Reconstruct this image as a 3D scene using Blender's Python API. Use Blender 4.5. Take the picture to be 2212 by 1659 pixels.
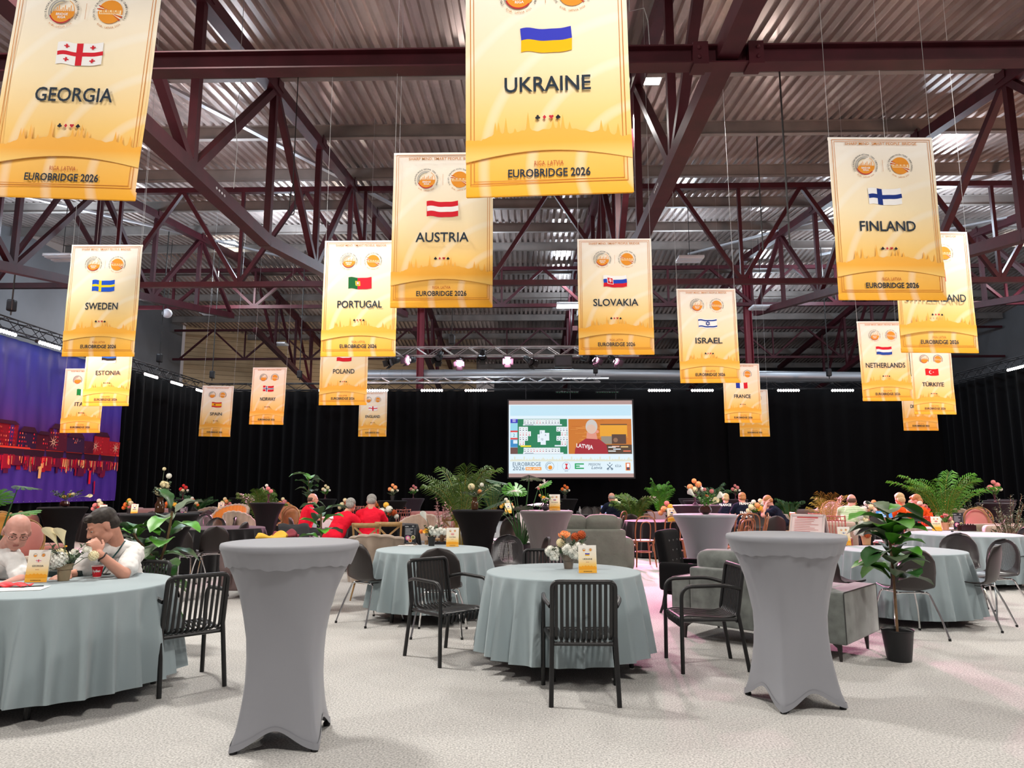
import bpy, bmesh, math, random
from mathutils import Vector, Matrix, Quaternion
random.seed(7)
for o in list(bpy.data.objects): bpy.data.objects.remove(o)
SC = bpy.context.scene; COL = SC.collection
PI = math.pi
# ---------------- camera ----------------
F, CX, CY = 1534.0, 1106.0, 829.5
HC = 1.42; YAW = math.radians(1.2); HOR = 1057.0
PITCH = math.atan((HOR-CY)/F)
cam = bpy.data.cameras.new('camera'); camo = bpy.data.objects.new('camera', cam); COL.objects.link(camo)
cam.sensor_fit = 'HORIZONTAL'; cam.sensor_width = 36; cam.lens = 36*F/2212; cam.clip_end = 200; cam.clip_start = .05
camo.location = (0, 0, HC); camo.rotation_euler = (PI/2+PITCH, 0, YAW)
SC.camera = camo
FW = Vector((-math.sin(YAW)*math.cos(PITCH), math.cos(YAW)*math.cos(PITCH), math.sin(PITCH)))
RT = Vector((math.cos(YAW), math.sin(YAW), 0)); UP = RT.cross(FW); CAM = Vector((0, 0, HC))
def ray(x, y): return FW*F + RT*(x-CX) - UP*(y-CY)
def onZ(x, y, z=0.0): d = ray(x, y); return CAM + d*((z-HC)/d.z)
def onY(x, y, Y): d = ray(x, y); return CAM + d*(Y/d.y)
def gx(px, Y): return onY(px, HOR, Y).x
# ---------------- view, world, lights ----------------
SC.view_settings.view_transform = 'Standard'; SC.view_settings.look = 'None'
SC.view_settings.exposure = 0.25; SC.view_settings.gamma = 1
SC.view_settings.use_curve_mapping = False
wd = bpy.data.worlds.new('world'); SC.world = wd; wd.use_nodes = True
wd.node_tree.nodes['Background'].inputs[0].default_value = (1.0, .87, .86, 1)
wd.node_tree.nodes['Background'].inputs[1].default_value = .15
def lamp(kind, loc, power, color=(1, 1, 1), size=.5, target=None, spot=60, blend=.4, sizey=None):
    l = bpy.data.lights.new('lamp_light', kind); l.energy = power; l.color = color
    o = bpy.data.objects.new('lamp_light', l); COL.objects.link(o); o.location = loc
    if kind == 'AREA':
        l.size = size
        if sizey: l.shape = 'RECTANGLE'; l.size_y = sizey
    elif kind in ('SPOT', 'POINT'):
        l.shadow_soft_size = size
    if kind == 'SPOT': l.spot_size = math.radians(spot); l.spot_blend = blend
    if target is not None:
        o.rotation_euler = (Vector(target)-Vector(loc)).to_track_quat('-Z', 'Y').to_euler()
    return o
# ceiling floodlights: (x, y, power)
FLOODS = [(-8.8, 1.0, 420), (1.2, -.6, 400), (9.0, 1.0, 420), (-12.5, 10.5, 480), (2.6, 15.1, 700), (-4.6, 7.2, 520), (8.6, 9.0, 560), (16.5, 14.5, 420),
          (-13.9, 31.4, 420), (2.2, 33.0, 300), (22.4, 31.7, 380)]
def roofz(Y): return 8.69+.115*Y if Y < 33.3 else 12.52-.115*(Y-33.3)
for x, y, p in FLOODS:
    lamp('AREA', (x, y, roofz(y)-.85), p*1.0, (1.0, .96, .9) if y < 20 else (.9, .96, 1), .9, (x, y, 0), sizey=.7)
for x in (-9, 0, 9):   # unseen spots added behind the camera to brighten the hanging banners
    lamp('SPOT', (x, -6, 5.4), 1350, (1, .96, .92), .5, (x*.75, 10, 5.0), 40, .5)
# cool points without fixtures, added to brighten the far roof sheeting
for x, y, p in [(-17, 24, 700), (-9.5, 27, 800), (-2, 29, 420), (6.4, 28.5, 420), (14.5, 24, 800), (22, 27, 800), (14, 31.5, 500), (24, 18, 500), (-19, 16, 400), (-8, 18, 250), (13, 38, 350), (2, 38, 250)]:
    lamp('POINT', (x, y, roofz(y)-1.1), p, (.72, .86, 1), .35)
for x, y in [(-9.5, 9), (-1.5, 10), (6.5, 9.5), (14.5, 9), (-1.5, 18), (6.5, 18)]:
    lamp('POINT', (x, y, roofz(y)-1.7), 34, (1, .88, .82), .4)  # warm points added under the near roof to lift it, no lamps built here
# points without fixtures, added to brighten the tan siding and far left wall
lamp('POINT', (-11, 42.5, 7.5), 260, (1, .92, .8), .3); lamp('POINT', (-19, 33, 9), 260, (.9, .93, 1), .3)
lamp('AREA', (-13.6, 15, 5.4), 380, (1, .56, .42), .3, (-4, 25, 4.2), sizey=3)  # this pair of rose area lights is added to tint the far banners
lamp('AREA', (17.6, 14, 5.4), 550, (1, .56, .42), .3, (8, 22, 4.2), sizey=3)
# pink stage spots on the lighting truss
for x, tx, ty, p in [(-2.3, -9, 17, 15000), (-1.2, -5, 15, 11000), (.1, 1.5, 13, 15000), (1.8, 2.9, 12.0, 14000), (2.6, 8.0, 12.5, 16000), (3.5, 9.5, 10.2, 14000), (.9, 7.5, 17, 12000)]:
    lamp('SPOT', (x*1.8-.3, 23.6, 5.75), p, (1, .33, .58), .12, (tx, ty, 0), 25, .8)

# ---------------- materials ----------------
MATS = {}
def mat(name, rgb, rough=.6, metal=0, spec=.4, emit=None, noise=None, bump=None, sheen=0, alpha=1, trans=0, coat=0):
    if name in MATS: return MATS[name]
    m = bpy.data.materials.new(name); m.use_nodes = True; nt = m.node_tree; b = nt.nodes['Principled BSDF']
    b.inputs['Base Color'].default_value = (*rgb, 1); b.inputs['Roughness'].default_value = rough
    b.inputs['Metallic'].default_value = metal; b.inputs['Specular IOR Level'].default_value = spec
    b.inputs['Sheen Weight'].default_value = sheen; b.inputs['Alpha'].default_value = alpha
    b.inputs['Transmission Weight'].default_value = trans; b.inputs['Coat Weight'].default_value = coat
    if emit: b.inputs['Emission Color'].default_value = (*emit[:3], 1); b.inputs['Emission Strength'].default_value = emit[3]
    tc = None
    if noise or bump: tc = nt.nodes.new('ShaderNodeTexCoord')
    if noise:   # (scale, amount)  or (scale, amount, (sx,sy,sz))
        mp = nt.nodes.new('ShaderNodeMapping'); nt.links.new(tc.outputs['Object'], mp.inputs[0])
        if len(noise) > 2: mp.inputs['Scale'].default_value = noise[2]
        n = nt.nodes.new('ShaderNodeTexNoise'); n.inputs['Scale'].default_value = noise[0]; n.inputs['Detail'].default_value = 4
        nt.links.new(mp.outputs[0], n.inputs[0])
        r = nt.nodes.new('ShaderNodeValToRGB'); a = noise[1]
        r.color_ramp.elements[0].position = .3; r.color_ramp.elements[1].position = .7
        r.color_ramp.elements[0].color = (*[max(0, c*(1-a)) for c in rgb], 1)
        r.color_ramp.elements[1].color = (*[min(1, c*(1+a)) for c in rgb], 1)
        nt.links.new(n.outputs[0], r.inputs[0]); nt.links.new(r.outputs[0], b.inputs['Base Color'])
    if bump:    # (scale, strength)
        n = nt.nodes.new('ShaderNodeTexNoise'); n.inputs['Scale'].default_value = bump[0]; n.inputs['Detail'].default_value = 3
        nt.links.new(tc.outputs['Object'], n.inputs[0])
        bp = nt.nodes.new('ShaderNodeBump'); bp.inputs['Strength'].default_value = bump[1]; bp.inputs['Distance'].default_value = .02
        nt.links.new(n.outputs[0], bp.inputs['Height']); nt.links.new(bp.outputs[0], b.inputs['Normal'])
    MATS[name] = m; return m
def vmat(name, rough=.7, emit=0):
    if name in MATS: return MATS[name]
    m = bpy.data.materials.new(name); m.use_nodes = True; nt = m.node_tree; b = nt.nodes['Principled BSDF']
    a = nt.nodes.new('ShaderNodeVertexColor'); a.layer_name = 'ink'
    if emit:
        nt.links.new(a.outputs[0], b.inputs['Emission Color']); b.inputs['Emission Strength'].default_value = emit
        b.inputs['Base Color'].default_value = (.02, .02, .02, 1)
    else: nt.links.new(a.outputs[0], b.inputs['Base Color'])
    b.inputs['Roughness'].default_value = rough; b.inputs['Specular IOR Level'].default_value = .25
    MATS[name] = m; return m
def s2l(r, g, b):
    f = lambda c: (c/255/12.92) if c/255 <= .04045 else ((c/255+.055)/1.055)**2.4
    return (f(r), f(g), f(b))
INK = vmat('printed_ink'); GLOW = vmat('screen_picture', .5, .84)
def gradmat(name, stops, axis=2, lo=0, hi=1, rough=.65, arcs=False):
    """printed colour gradient along an object axis"""
    m = bpy.data.materials.new(name); m.use_nodes = True; nt = m.node_tree; b = nt.nodes['Principled BSDF']
    tc = nt.nodes.new('ShaderNodeTexCoord'); sx = nt.nodes.new('ShaderNodeSeparateXYZ'); nt.links.new(tc.outputs['Object'], sx.inputs[0])
    mr = nt.nodes.new('ShaderNodeMapRange'); nt.links.new(sx.outputs[axis], mr.inputs[0]); mr.inputs[1].default_value = lo; mr.inputs[2].default_value = hi
    r = nt.nodes.new('ShaderNodeValToRGB'); els = r.color_ramp.elements
    els[0].position = stops[0][0]; els[0].color = (*stops[0][1], 1); els[1].position = stops[1][0]; els[1].color = (*stops[1][1], 1)
    for p, c in stops[2:]:
        e = els.new(p); e.color = (*c, 1)
    nt.links.new(mr.outputs[0], r.inputs[0]); out = r.outputs[0]
    if arcs:
        mp = nt.nodes.new('ShaderNodeMapping'); mp.inputs['Location'].default_value = (-.75, 0, 1.75); nt.links.new(tc.outputs['Object'], mp.inputs[0])
        w = nt.nodes.new('ShaderNodeTexWave'); w.wave_type = 'RINGS'; w.rings_direction = 'Y'; w.inputs['Scale'].default_value = .9; w.inputs['Distortion'].default_value = .6
        nt.links.new(mp.outputs[0], w.inputs[0])
        r2 = nt.nodes.new('ShaderNodeValToRGB'); r2.color_ramp.elements[0].position = .82; r2.color_ramp.elements[0].color = (0, 0, 0, 1); r2.color_ramp.elements[1].position = 1; r2.color_ramp.elements[1].color = (.3, .3, .3, 1)
        nt.links.new(w.outputs[0], r2.inputs[0])
        mx = nt.nodes.new('ShaderNodeMixRGB'); mx.blend_type = 'MIX'; nt.links.new(r2.outputs[0], mx.inputs[0]); nt.links.new(out, mx.inputs[1]); mx.inputs[2].default_value = (1, .97, .9, 1); out = mx.outputs[0]
    nt.links.new(out, b.inputs['Base Color']); b.inputs['Roughness'].default_value = rough; b.inputs['Specular IOR Level'].default_value = .3
    return m

# ---------------- mesh collector ----------------
class MB:
    def __init__(s): s.v = []; s.f = []; s.c = []; s.mi = []
    def add(s, vs, fs, col=None, mi=0):
        n = len(s.v); s.v += [tuple(v) for v in vs]; s.f += [tuple(i+n for i in f) for f in fs]
        s.c += [col]*len(fs); s.mi += [mi]*len(fs); return s
    def box(s, c, d, rot=None, col=None, mi=0):
        x, y, z = [k/2 for k in d]
        vs = [Vector(p) for p in [(-x, -y, -z), (x, -y, -z), (x, y, -z), (-x, y, -z), (-x, -y, z), (x, -y, z), (x, y, z), (-x, y, z)]]
        if rot is not None: vs = [rot @ v for v in vs]
        vs = [v+Vector(c) for v in vs]
        return s.add(vs, [(0, 3, 2, 1), (4, 5, 6, 7), (0, 1, 5, 4), (1, 2, 6, 5), (2, 3, 7, 6), (3, 0, 4, 7)], col, mi)
    def rbox(s, c, d, r=.03, n=3, rot=None, puff=0, mi=0, seg=6):
        """rounded (and optionally puffed) box made of a subdivided cube"""
        vs = []; fs = []; idx = {}
        hx, hy, hz = [k/2 for k in d]
        def pt(p):
            q = Vector((p[0]*hx, p[1]*hy, p[2]*hz)); inn = Vector((max(-hx+r, min(hx-r, q.x)), max(-hy+r, min(hy-r, q.y)), max(-hz+r, min(hz-r, q.z))))
            dd = q-inn
            if dd.length > 1e-6: q = inn+dd.normalized()*min(r, dd.length if sum(abs(k) > 1e-6 for k in dd) == 1 else r)
            if puff:
                a = (1-p[0]**2); b_ = (1-p[1]**2); c_ = (1-p[2]**2)
                q += Vector((p[0]*puff*b_*c_ if abs(p[0]) == 1 else 0, p[1]*puff*a*c_ if abs(p[1]) == 1 else 0, p[2]*puff*a*b_ if abs(p[2]) == 1 else 0))
            return q
        ts = [-1]+[-1+2*i/seg for i in range(1, seg)]+[1]
        # denser near the edges
        def tt(h): return sorted(set([-1, -1+r*.4/h, -1+r/h, 1-r/h, 1-r*.4/h, 1]+[-.5, 0, .5]))
        T = [tt(hx), tt(hy), tt(hz)]
        for ax in range(3):
            a1, a2 = [(1, 2), (2, 0), (0, 1)][ax]
            for sg in (-1, 1):
                g = []
                for u in T[a1]:
                    row = []
                    for w in T[a2]:
                        p = [0, 0, 0]; p[ax] = sg; p[a1] = u; p[a2] = w; k = tuple(round(x, 5) for x in p)
                        if k not in idx: idx[k] = len(vs); vs.append(pt(p))
                        row.append(idx[k])
                    g.append(row)
                for i in range(len(g)-1):
                    for j in range(len(g[0])-1):
                        q = (g[i][j], g[i+1][j], g[i+1][j+1], g[i][j+1]); fs.append(q if sg > 0 else q[::-1])
        if rot is not None: vs = [rot @ v for v in vs]
        return s.add([v+Vector(c) for v in vs], fs, None, mi)
    def bar(s, a, b, w, h=None, col=None, mi=0, up=Vector((0, 0, 1))):
        a = Vector(a); b = Vector(b); d = b-a; L = d.length
        if L < 1e-6: return s
        h = h or w; z = d.normalized(); u = Vector(up)
        if abs(z.dot(u)) > .95: u = Vector((0, 1, 0))
        x = z.cross(u).normalized(); y = x.cross(z)
        R = Matrix((x, z, y)).transposed()
        return s.box((a+b)/2, (w, L, h), R, col, mi)
    def tube(s, pts, r, n=8, close=False, cap=True, col=None, mi=0):
        pts = [Vector(p) for p in pts]; m = len(pts); rs = r if isinstance(r, (list, tuple)) else [r]*m
        vs = []; fs = []; prev = None
        for i, p in enumerate(pts):
            if close: t = pts[(i+1) % m]-pts[i-1]
            else: t = pts[min(i+1, m-1)]-pts[max(i-1, 0)]
            t = t.normalized() if t.length > 0 else Vector((0, 0, 1))
            if prev is None:
                u = Vector((0, 0, 1)) if abs(t.z) < .9 else Vector((1, 0, 0)); x = t.cross(u).normalized()
            else:
                x = prev-t*prev.dot(t); x = x.normalized() if x.length > 1e-6 else t.orthogonal().normalized()
            prev = x; y = t.cross(x)
            for k in range(n): a = 2*PI*k/n; vs.append(p+(x*math.cos(a)+y*math.sin(a))*rs[i])
        for i in range(m if close else m-1):
            j = (i+1) % m
            for k in range(n): fs.append((i*n+k, i*n+(k+1) % n, j*n+(k+1) % n, j*n+k))
        if cap and not close: fs.append(tuple(range(n))[::-1]); fs.append(tuple((m-1)*n+k for k in range(n)))
        return s.add(vs, fs, col, mi)
    def lathe(s, prof, n=24, c=(0, 0, 0), col=None, mi=0, cap0=True, cap1=True, fn=None):
        vs = []; fs = []; c = Vector(c)
        for r, z in prof:
            for k in range(n):
                a = 2*PI*k/n; rr, zz = (r, z) if fn is None else fn(r, z, a)
                vs.append(c+Vector((rr*math.cos(a), rr*math.sin(a), zz)))
        for i in range(len(prof)-1):
            for k in range(n): fs.append((i*n+k, i*n+(k+1) % n, (i+1)*n+(k+1) % n, (i+1)*n+k))
        if cap0: fs.append(tuple(range(n))[::-1])
        if cap1: fs.append(tuple((len(prof)-1)*n+k for k in range(n)))
        return s.add(vs, fs, col, mi)
    def ell(s, c, r, n=12, m=8, rot=None, col=None, mi=0):
        if not isinstance(r, (tuple, list)): r = (r, r, r)
        vs = [Vector((0, 0, r[2]))]; fs = []
        for i in range(1, m):
            ph = PI*i/m
            for k in range(n): a = 2*PI*k/n; vs.append(Vector((r[0]*math.sin(ph)*math.cos(a), r[1]*math.sin(ph)*math.sin(a), r[2]*math.cos(ph))))
        vs.append(Vector((0, 0, -r[2])))
        for k in range(n): fs.append((0, 1+k, 1+(k+1) % n)); fs.append((len(vs)-1, 1+(m-2)*n+(k+1) % n, 1+(m-2)*n+k))
        for i in range(m-2):
            for k in range(n): fs.append((1+i*n+k, 1+(i+1)*n+k, 1+(i+1)*n+(k+1) % n, 1+i*n+(k+1) % n))
        if rot is not None: vs = [rot @ v for v in vs]
        return s.add([v+Vector(c) for v in vs], fs, col, mi)
    def grid(s, fn, nu, nv, col=None, mi=0, closeu=False):
        vs = [fn(i/nu, j/nv) for j in range(nv+1) for i in range(nu+(0 if closeu else 1))]; w = nu if closeu else nu+1; fs = []
        for j in range(nv):
            for i in range(nu): i2 = (i+1) % w; fs.append((j*w+i, j*w+i2, (j+1)*w+i2, (j+1)*w+i))
        return s.add(vs, fs, col, mi)
    def poly(s, pts, col=None, mi=0): return s.add(pts, [tuple(range(len(pts)))], col, mi)
    def xf(s, M):
        s.v = [tuple(M @ Vector(v)) for v in s.v]; return s
    def join(s, o, M=None):
        n = len(s.v); s.v += [tuple(M @ Vector(v)) for v in o.v] if M is not None else o.v
        s.f += [tuple(i+n for i in f) for f in o.f]; s.c += o.c; s.mi += o.mi; return s
    def mesh(s, name, mats, smooth=True, sharp=40):
        me = bpy.data.meshes.new(name); me.from_pydata(s.v, [], s.f)
        for m in (mats if isinstance(mats, (list, tuple)) else [mats]): me.materials.append(m)
        if any(s.mi): me.polygons.foreach_set('material_index', s.mi)
        if any(c is not None for c in s.c):
            ca = me.color_attributes.new('ink', 'FLOAT_COLOR', 'CORNER'); buf = []
            for f, c in zip(s.f, s.c):
                c = c or (1, 1, 1); buf += [c[0], c[1], c[2], 1]*len(f)
            ca.data.foreach_set('color', buf)
        if smooth:
            me.polygons.foreach_set('use_smooth', [True]*len(me.polygons))
            try: me.set_sharp_from_angle(angle=math.radians(sharp))
            except Exception: pass
        me.update(); return me
    def build(s, name, mats, parent=None, loc=None, rz=0, smooth=True, sharp=40, **tags):
        o = bpy.data.objects.new(name, s.mesh(name, mats, smooth, sharp)); COL.objects.link(o)
        if parent is not None: o.parent = parent
        if loc is not None: o.location = loc
        if rz: o.rotation_euler = (0, 0, rz)
        for k, v in tags.items(): o[k] = v
        return o
def thing(name, label, cat, loc=(0, 0, 0), rz=0, group=None):
    o = bpy.data.objects.new(name, None); COL.objects.link(o); o.empty_display_size = .1
    o.location = loc; o.rotation_euler = (0, 0, rz); o['label'] = label; o['category'] = cat
    if group: o['group'] = group
    return o
def tag(o, label, cat, group=None):
    o['label'] = label; o['category'] = cat
    if group: o['group'] = group
    return o
def struct(o): o['kind'] = 'structure'; return o
def clone(o, parent=None):
    c = o.copy(); COL.objects.link(c); c.parent = parent
    for ch in KIDS(o): clone(ch, c)
    return c
def KIDS(o): return [c for c in list(COL.objects) if c.parent == o] if not len(o.children) else list(o.children)
PROTO = {}
def place(key, builder, loc, rz, label, cat, group=None, scale=1):
    """first use builds the thing, later uses copy it with its parts"""
    if key not in PROTO: o = builder(); PROTO[key] = o
    else: o = clone(PROTO[key])
    o.location = loc; o.rotation_euler = (0, 0, rz); o.scale = (scale,)*3 if not isinstance(scale, (tuple, list)) else scale
    o['label'] = label; o['category'] = cat
    if group: o['group'] = group
    elif 'group' in o: del o['group']
    return o
def blank(name): return thing(name, '', '')
def arcpts(c, r, a0, a1, n, plane='xz'):
    out = []
    for i in range(n+1):
        a = math.radians(a0+(a1-a0)*i/n); u, v = r*math.cos(a), r*math.sin(a)
        out.append(Vector(c)+(Vector((u, 0, v)) if plane == 'xz' else Vector((0, u, v)) if plane == 'yz' else Vector((u, v, 0))))
    return out
def rounded(pts, r, n=5):
    """polyline with rounded corners"""
    pts = [Vector(p) for p in pts]; out = [pts[0]]
    for i in range(1, len(pts)-1):
        a, b, c = pts[i-1], pts[i], pts[i+1]; d1 = (a-b); d2 = (c-b); rr = min(r, d1.length*.49, d2.length*.49)
        p, q = b+d1.normalized()*rr, b+d2.normalized()*rr
        for k in range(n+1): t = k/n; out.append(p*(1-t)**2+b*2*t*(1-t)+q*t*t)
    out.append(pts[-1]); return out
# ---------------- lettering ----------------
_tc = {}
def text2d(s, size=1, align='CENTER', bold=0.0, res=2, shear=0, space=1.0):
    key = (s, align, bold, res, shear, space)
    if key not in _tc:
        cu = bpy.data.curves.new('t', 'FONT'); cu.body = s; cu.size = 1; cu.align_x = align; cu.resolution_u = res; cu.offset = bold; cu.shear = shear; cu.space_character = space
        o = bpy.data.objects.new('t', cu); COL.objects.link(o); dg = bpy.context.evaluated_depsgraph_get(); ev = o.evaluated_get(dg); me = ev.to_mesh()
        _tc[key] = ([tuple(v.co) for v in me.vertices], [tuple(p.vertices) for p in me.polygons]); ev.to_mesh_clear()
        bpy.data.objects.remove(o); bpy.data.curves.remove(cu)
    vs, fs = _tc[key]
    return [(x*size, y*size) for x, y, z in vs], fs
def put_text(mb, s, x, z, size, col, y=0, align='CENTER', bold=0.0, width=None, res=2, shear=0, flipx=False, space=1.0, sx=1.0, slant=0.0):
    """lettering in the local x-z plane facing -y"""
    vs, fs = text2d(s, size, align, bold, res, shear, space)
    if not vs: return
    if width:
        w = max(v[0] for v in vs)-min(v[0] for v in vs); sx = width/w
    mb.add([(x+v[0]*sx, y, z+v[1]+slant*v[0]*sx) for v in vs], fs, col)
def arc_text(mb, s, cx, cz, R, a0, a1, size, col, y=0, inside=False, bold=0.0):
    n = len(s)
    for i, ch in enumerate(s):
        if ch == ' ': continue
        a = math.radians(a0+(a1-a0)*(i+.5)/n); vs, fs = text2d(ch, size, 'CENTER', bold, 1)
        th = a-PI/2 if not inside else a+PI/2
        c, sn = math.cos(th), math.sin(th); px, pz = cx+R*math.cos(a), cz+R*math.sin(a)
        mb.add([(px+v[0]*c-v[1]*sn, y, pz+v[0]*sn+v[1]*c) for v in vs], fs, col)
def disc(mb, cx, cz, r, col, y=0, n=28, r0=0, a0=0, a1=360):
    for i in range(n):
        A, B = math.radians(a0+(a1-a0)*i/n), math.radians(a0+(a1-a0)*(i+1)/n)
        if r0: mb.add([(cx+r0*math.cos(A), y, cz+r0*math.sin(A)), (cx+r*math.cos(A), y, cz+r*math.sin(A)), (cx+r*math.cos(B), y, cz+r*math.sin(B)), (cx+r0*math.cos(B), y, cz+r0*math.sin(B))], [(0, 1, 2, 3)], col)
        else: mb.add([(cx, y, cz), (cx+r*math.cos(A), y, cz+r*math.sin(A)), (cx+r*math.cos(B), y, cz+r*math.sin(B))], [(0, 1, 2)], col)
def rect(mb, x0, z0, x1, z1, col, y=0): mb.add([(x0, y, z0), (x1, y, z0), (x1, y, z1), (x0, y, z1)], [(0, 1, 2, 3)], col)
# ================= building shell =================
steel = mat('oxblood_steel', (.045, .006, .010), .5, spec=.25, noise=(3, .25))
galv = mat('galvanised_sheet', (.62, .525, .49), .27, .75, noise=(1.2, .3, (1, .15, 1)))
purlinm = mat('grey_beige_steel', (.19, .165, .15), .55, .2, noise=(1.5, .2))
black = mat('black_metal', (.012, .012, .014), .45, .3); alu = mat('aluminium', (.5, .5, .52), .35, .8)
# carpet
cm = mat('speckled_carpet', (.475, .46, .44), .95, spec=.1, noise=(85, .42), bump=(260, .35))
MB().box((3, 26, -.05), (62, 72, .1)).build('floor', cm, kind='structure')
# corrugated roof: trapezoid ribs running down the slope
def roof_sheet(y0, y1, rows):
    mb = MB(); per = .26; prof = [(0, 0), (.08, 0), (.105, .095), (.195, .095), (.22, 0)]
    xs = []; x = -21.9
    while x < 28.8: xs += [(x+a, h) for a, h in prof]; x += per
    n = len(xs); vs = []
    for j in range(rows+1):
        y = y0+(y1-y0)*j/rows; z = roofz(y)+.46
        vs += [(a, y, z+h) for a, h in xs]
    fs = [(j*n+i, (j+1)*n+i, (j+1)*n+i+1, j*n+i+1) for j in range(rows) for i in range(n-1)]
    return mb.add(vs, fs)
rb = roof_sheet(-2, 33.3, 1); rb.join(roof_sheet(33.3, 56, 1)); rb.build('ceiling', galv, smooth=False, kind='structure')
def ibeam(mb, a, b, h, w, t=.012):
    a = Vector(a); b = Vector(b); u = Vector((0, 0, 1))
    mb.bar(a, b, .02, h); mb.bar(a+u*h/2, b+u*h/2, w, t*1.6); mb.bar(a-u*h/2, b-u*h/2, w, t*1.6)
def ord_word(n): return ['first', 'second', 'third', 'fourth', 'fifth', 'sixth', 'seventh', 'eighth', 'ninth', 'tenth', 'eleventh', 'twelfth', 'thirteenth', 'fourteenth', 'fifteenth'][n]
PY = [11.1+3.456*i for i in range(7)]+[35.3+3.456*i for i in range(6)]
for i, y in enumerate(PY):
    mb = MB(); z = roofz(y)+.27; ibeam(mb, (-21.8, y, z), (28.6, y, z), .36, .14)
    k = (ord_word(i)+' of the cross beams counted from the camera, on the near roof slope') if y < 33 else ('grey beam under the far roof slope, '+ord_word(i-7)+' beyond the ridge')
    tag(mb.build('roof_purlin', purlinm, smooth=False), k, 'roof beam', 'purlins under the corrugated roof')
# grey wind bracing bars under the sheets
def brace(a, b, lab):
    a = Vector((*a, roofz(a[1])+.03)); b = Vector((*b, roofz(b[1])+.03)); mb = MB(); mb.bar(a, b, .14, .07)
    tag(mb.build('wind_brace', mat('light_grey_steel', (.42, .42, .44), .45, .4), smooth=False), lab, 'roof brace', 'diagonal braces under the roof')
brace((-9.2, 11.5), (-2, 32), 'pale diagonal bar running under the roof behind the large oxblood truss')
brace((-20.5, 16.6), (-11.5, 33), 'pale diagonal bar under the roof above the yellow and blue flag banner')
brace((3.1, 20.5), (2.4, 33), 'pale bar under the roof right of the red and white striped flag banner')
brace((18.5, 15.4), (7.7, 32.6), 'pale diagonal bar under the roof running behind the blue cross flag banner')
brace((21.8, 21.8), (14, 33), 'pale diagonal bar at the far right roof bay beside the lamp')
# longitudinal trusses
def zbot(Y): return 6.64+.004*max(0, Y) if Y < 14.5 else 6.7+(Y-14.5)*.155
def long_truss(X, lab, y0=-1.8):
    t = thing('roof_truss', lab, 'roof truss', (X, 0, 0), 0, 'oxblood trusses running away from the camera')
    def zt(Y): return roofz(Y)-.1
    RY = 33.3; P = [11.1, 14.6, 18.0, 21.5, 24.9, 28.4]; E_ = 31.9
    mb = MB(); mb.bar((0, y0, zt(y0)), (0, RY, zt(RY)), .25, .28); mb.bar((0, RY, zt(RY)), (0, 52, zt(52)), .25, .28)
    mb.build('top_chord', steel, t, smooth=False)
    mb = MB(); ys = [y0, 7.6, 14.5, E_]
    for a, b in zip(ys, ys[1:]): mb.bar((0, a, zbot(a)), (0, b, zbot(b)), .25, .25)
    zb2 = lambda Y: zbot(E_)-(Y-34.8)*.155
    mb.bar((0, 34.8, zbot(E_)), (0, 47, zb2(47)), .25, .25); mb.build('bottom_chord', steel, t, smooth=False)
    for a in P:
        m = MB(); m.bar((0, a, zbot(a)), (0, a, zt(a)), .14, .14); m.build('post', steel, t, smooth=False)
    for a, b in [(7.7, 11.1), (14.6, 11.1), (14.6, 18.0), (21.5, 18.0), (21.5, 24.9), (28.4, 24.9)]:
        m = MB(); m.bar((0, a, zt(a)), (0, b, zbot(b)), .15, .15); m.build('diagonal', steel, t, smooth=False)
    m = MB(); m.bar((0, 28.4, zt(28.4)), (0, E_, zbot(E_)), .14, .14); m.build('diagonal', steel, t, smooth=False)
    for a in [37.7, 41, 44.2]:
        m = MB(); m.bar((0, a, zb2(a)), (0, a, zt(a)), .12, .12); m.build('post', steel, t, smooth=False)
        m = MB(); m.bar((0, a, zb2(a)), (0, a-3.2, zt(a-3.2)), .12, .12); m.build('diagonal', steel, t, smooth=False)
    for a in P:
        m = MB()
        for s in (-.14, .14): m.box((s, a, zt(a)+.1), (.02, .32, .24))
        m.build('gusset_plate', steel, t, smooth=False)
    m = MB()
    for k in range(4):
        for s in (-.13, .13): m.ell((s, 11.8+.11*k, zbot(11.8)), (.015, .03, .03), 8, 4)
    m.build('bolts', alu, t, kind='stuff')
for X, l in [(-5.6, 'dark red steel truss running between the GEORGIA and AUSTRIA banners'), (2.43, 'dark red steel truss running away just right of the blue and yellow flag banner'),
             (10.5, 'dark red steel truss meeting the tall red column beside the star flag banner'), (-13.7, 'dark red steel truss at the left above the blue and yellow cross flag banner'), (18.6, 'dark red steel truss at the far right of the roof')]:
    long_truss(X, l)
# cross trusses
def cross_truss(Y, zt, zb, lab, w=.12, pitch=2.1, x0=-21.7, x1=28.6):
    t = thing('cross_truss', lab, 'roof truss', (0, Y, 0), 0, 'oxblood trusses spanning the hall')
    m = MB(); m.bar((x0, 0, zt), (x1, 0, zt), w, w); m.build('top_chord', steel, t, smooth=False)
    m = MB(); m.bar((x0, 0, zb), (x1, 0, zb), w, w); m.build('bottom_chord', steel, t, smooth=False)
    x = x0+.4; k = 0
    while x+pitch < x1:
        m = MB(); a, b = (zb, zt) if k % 2 == 0 else (zt, zb); m.bar((x, 0, a), (x+pitch*.5, 0, b), w*.75, w*.75)
        m.bar((x+pitch*.5, 0, b), (x+pitch, 0, a if k % 3 else a), w*.6, w*.6) if False else None
        m.build('diagonal', steel, t, smooth=False)
        if k % 2 == 1: m = MB(); m.bar((x+pitch*.5, 0, zb), (x+pitch*.5, 0, zt), w*.6, w*.6); m.build('post', steel, t, smooth=False)
        x += pitch*.5; k += 1
cross_truss(21.9, 11.1, 7.92, 'deep dark red truss spanning the hall behind the flag banners', .17, 4.02)
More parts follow.
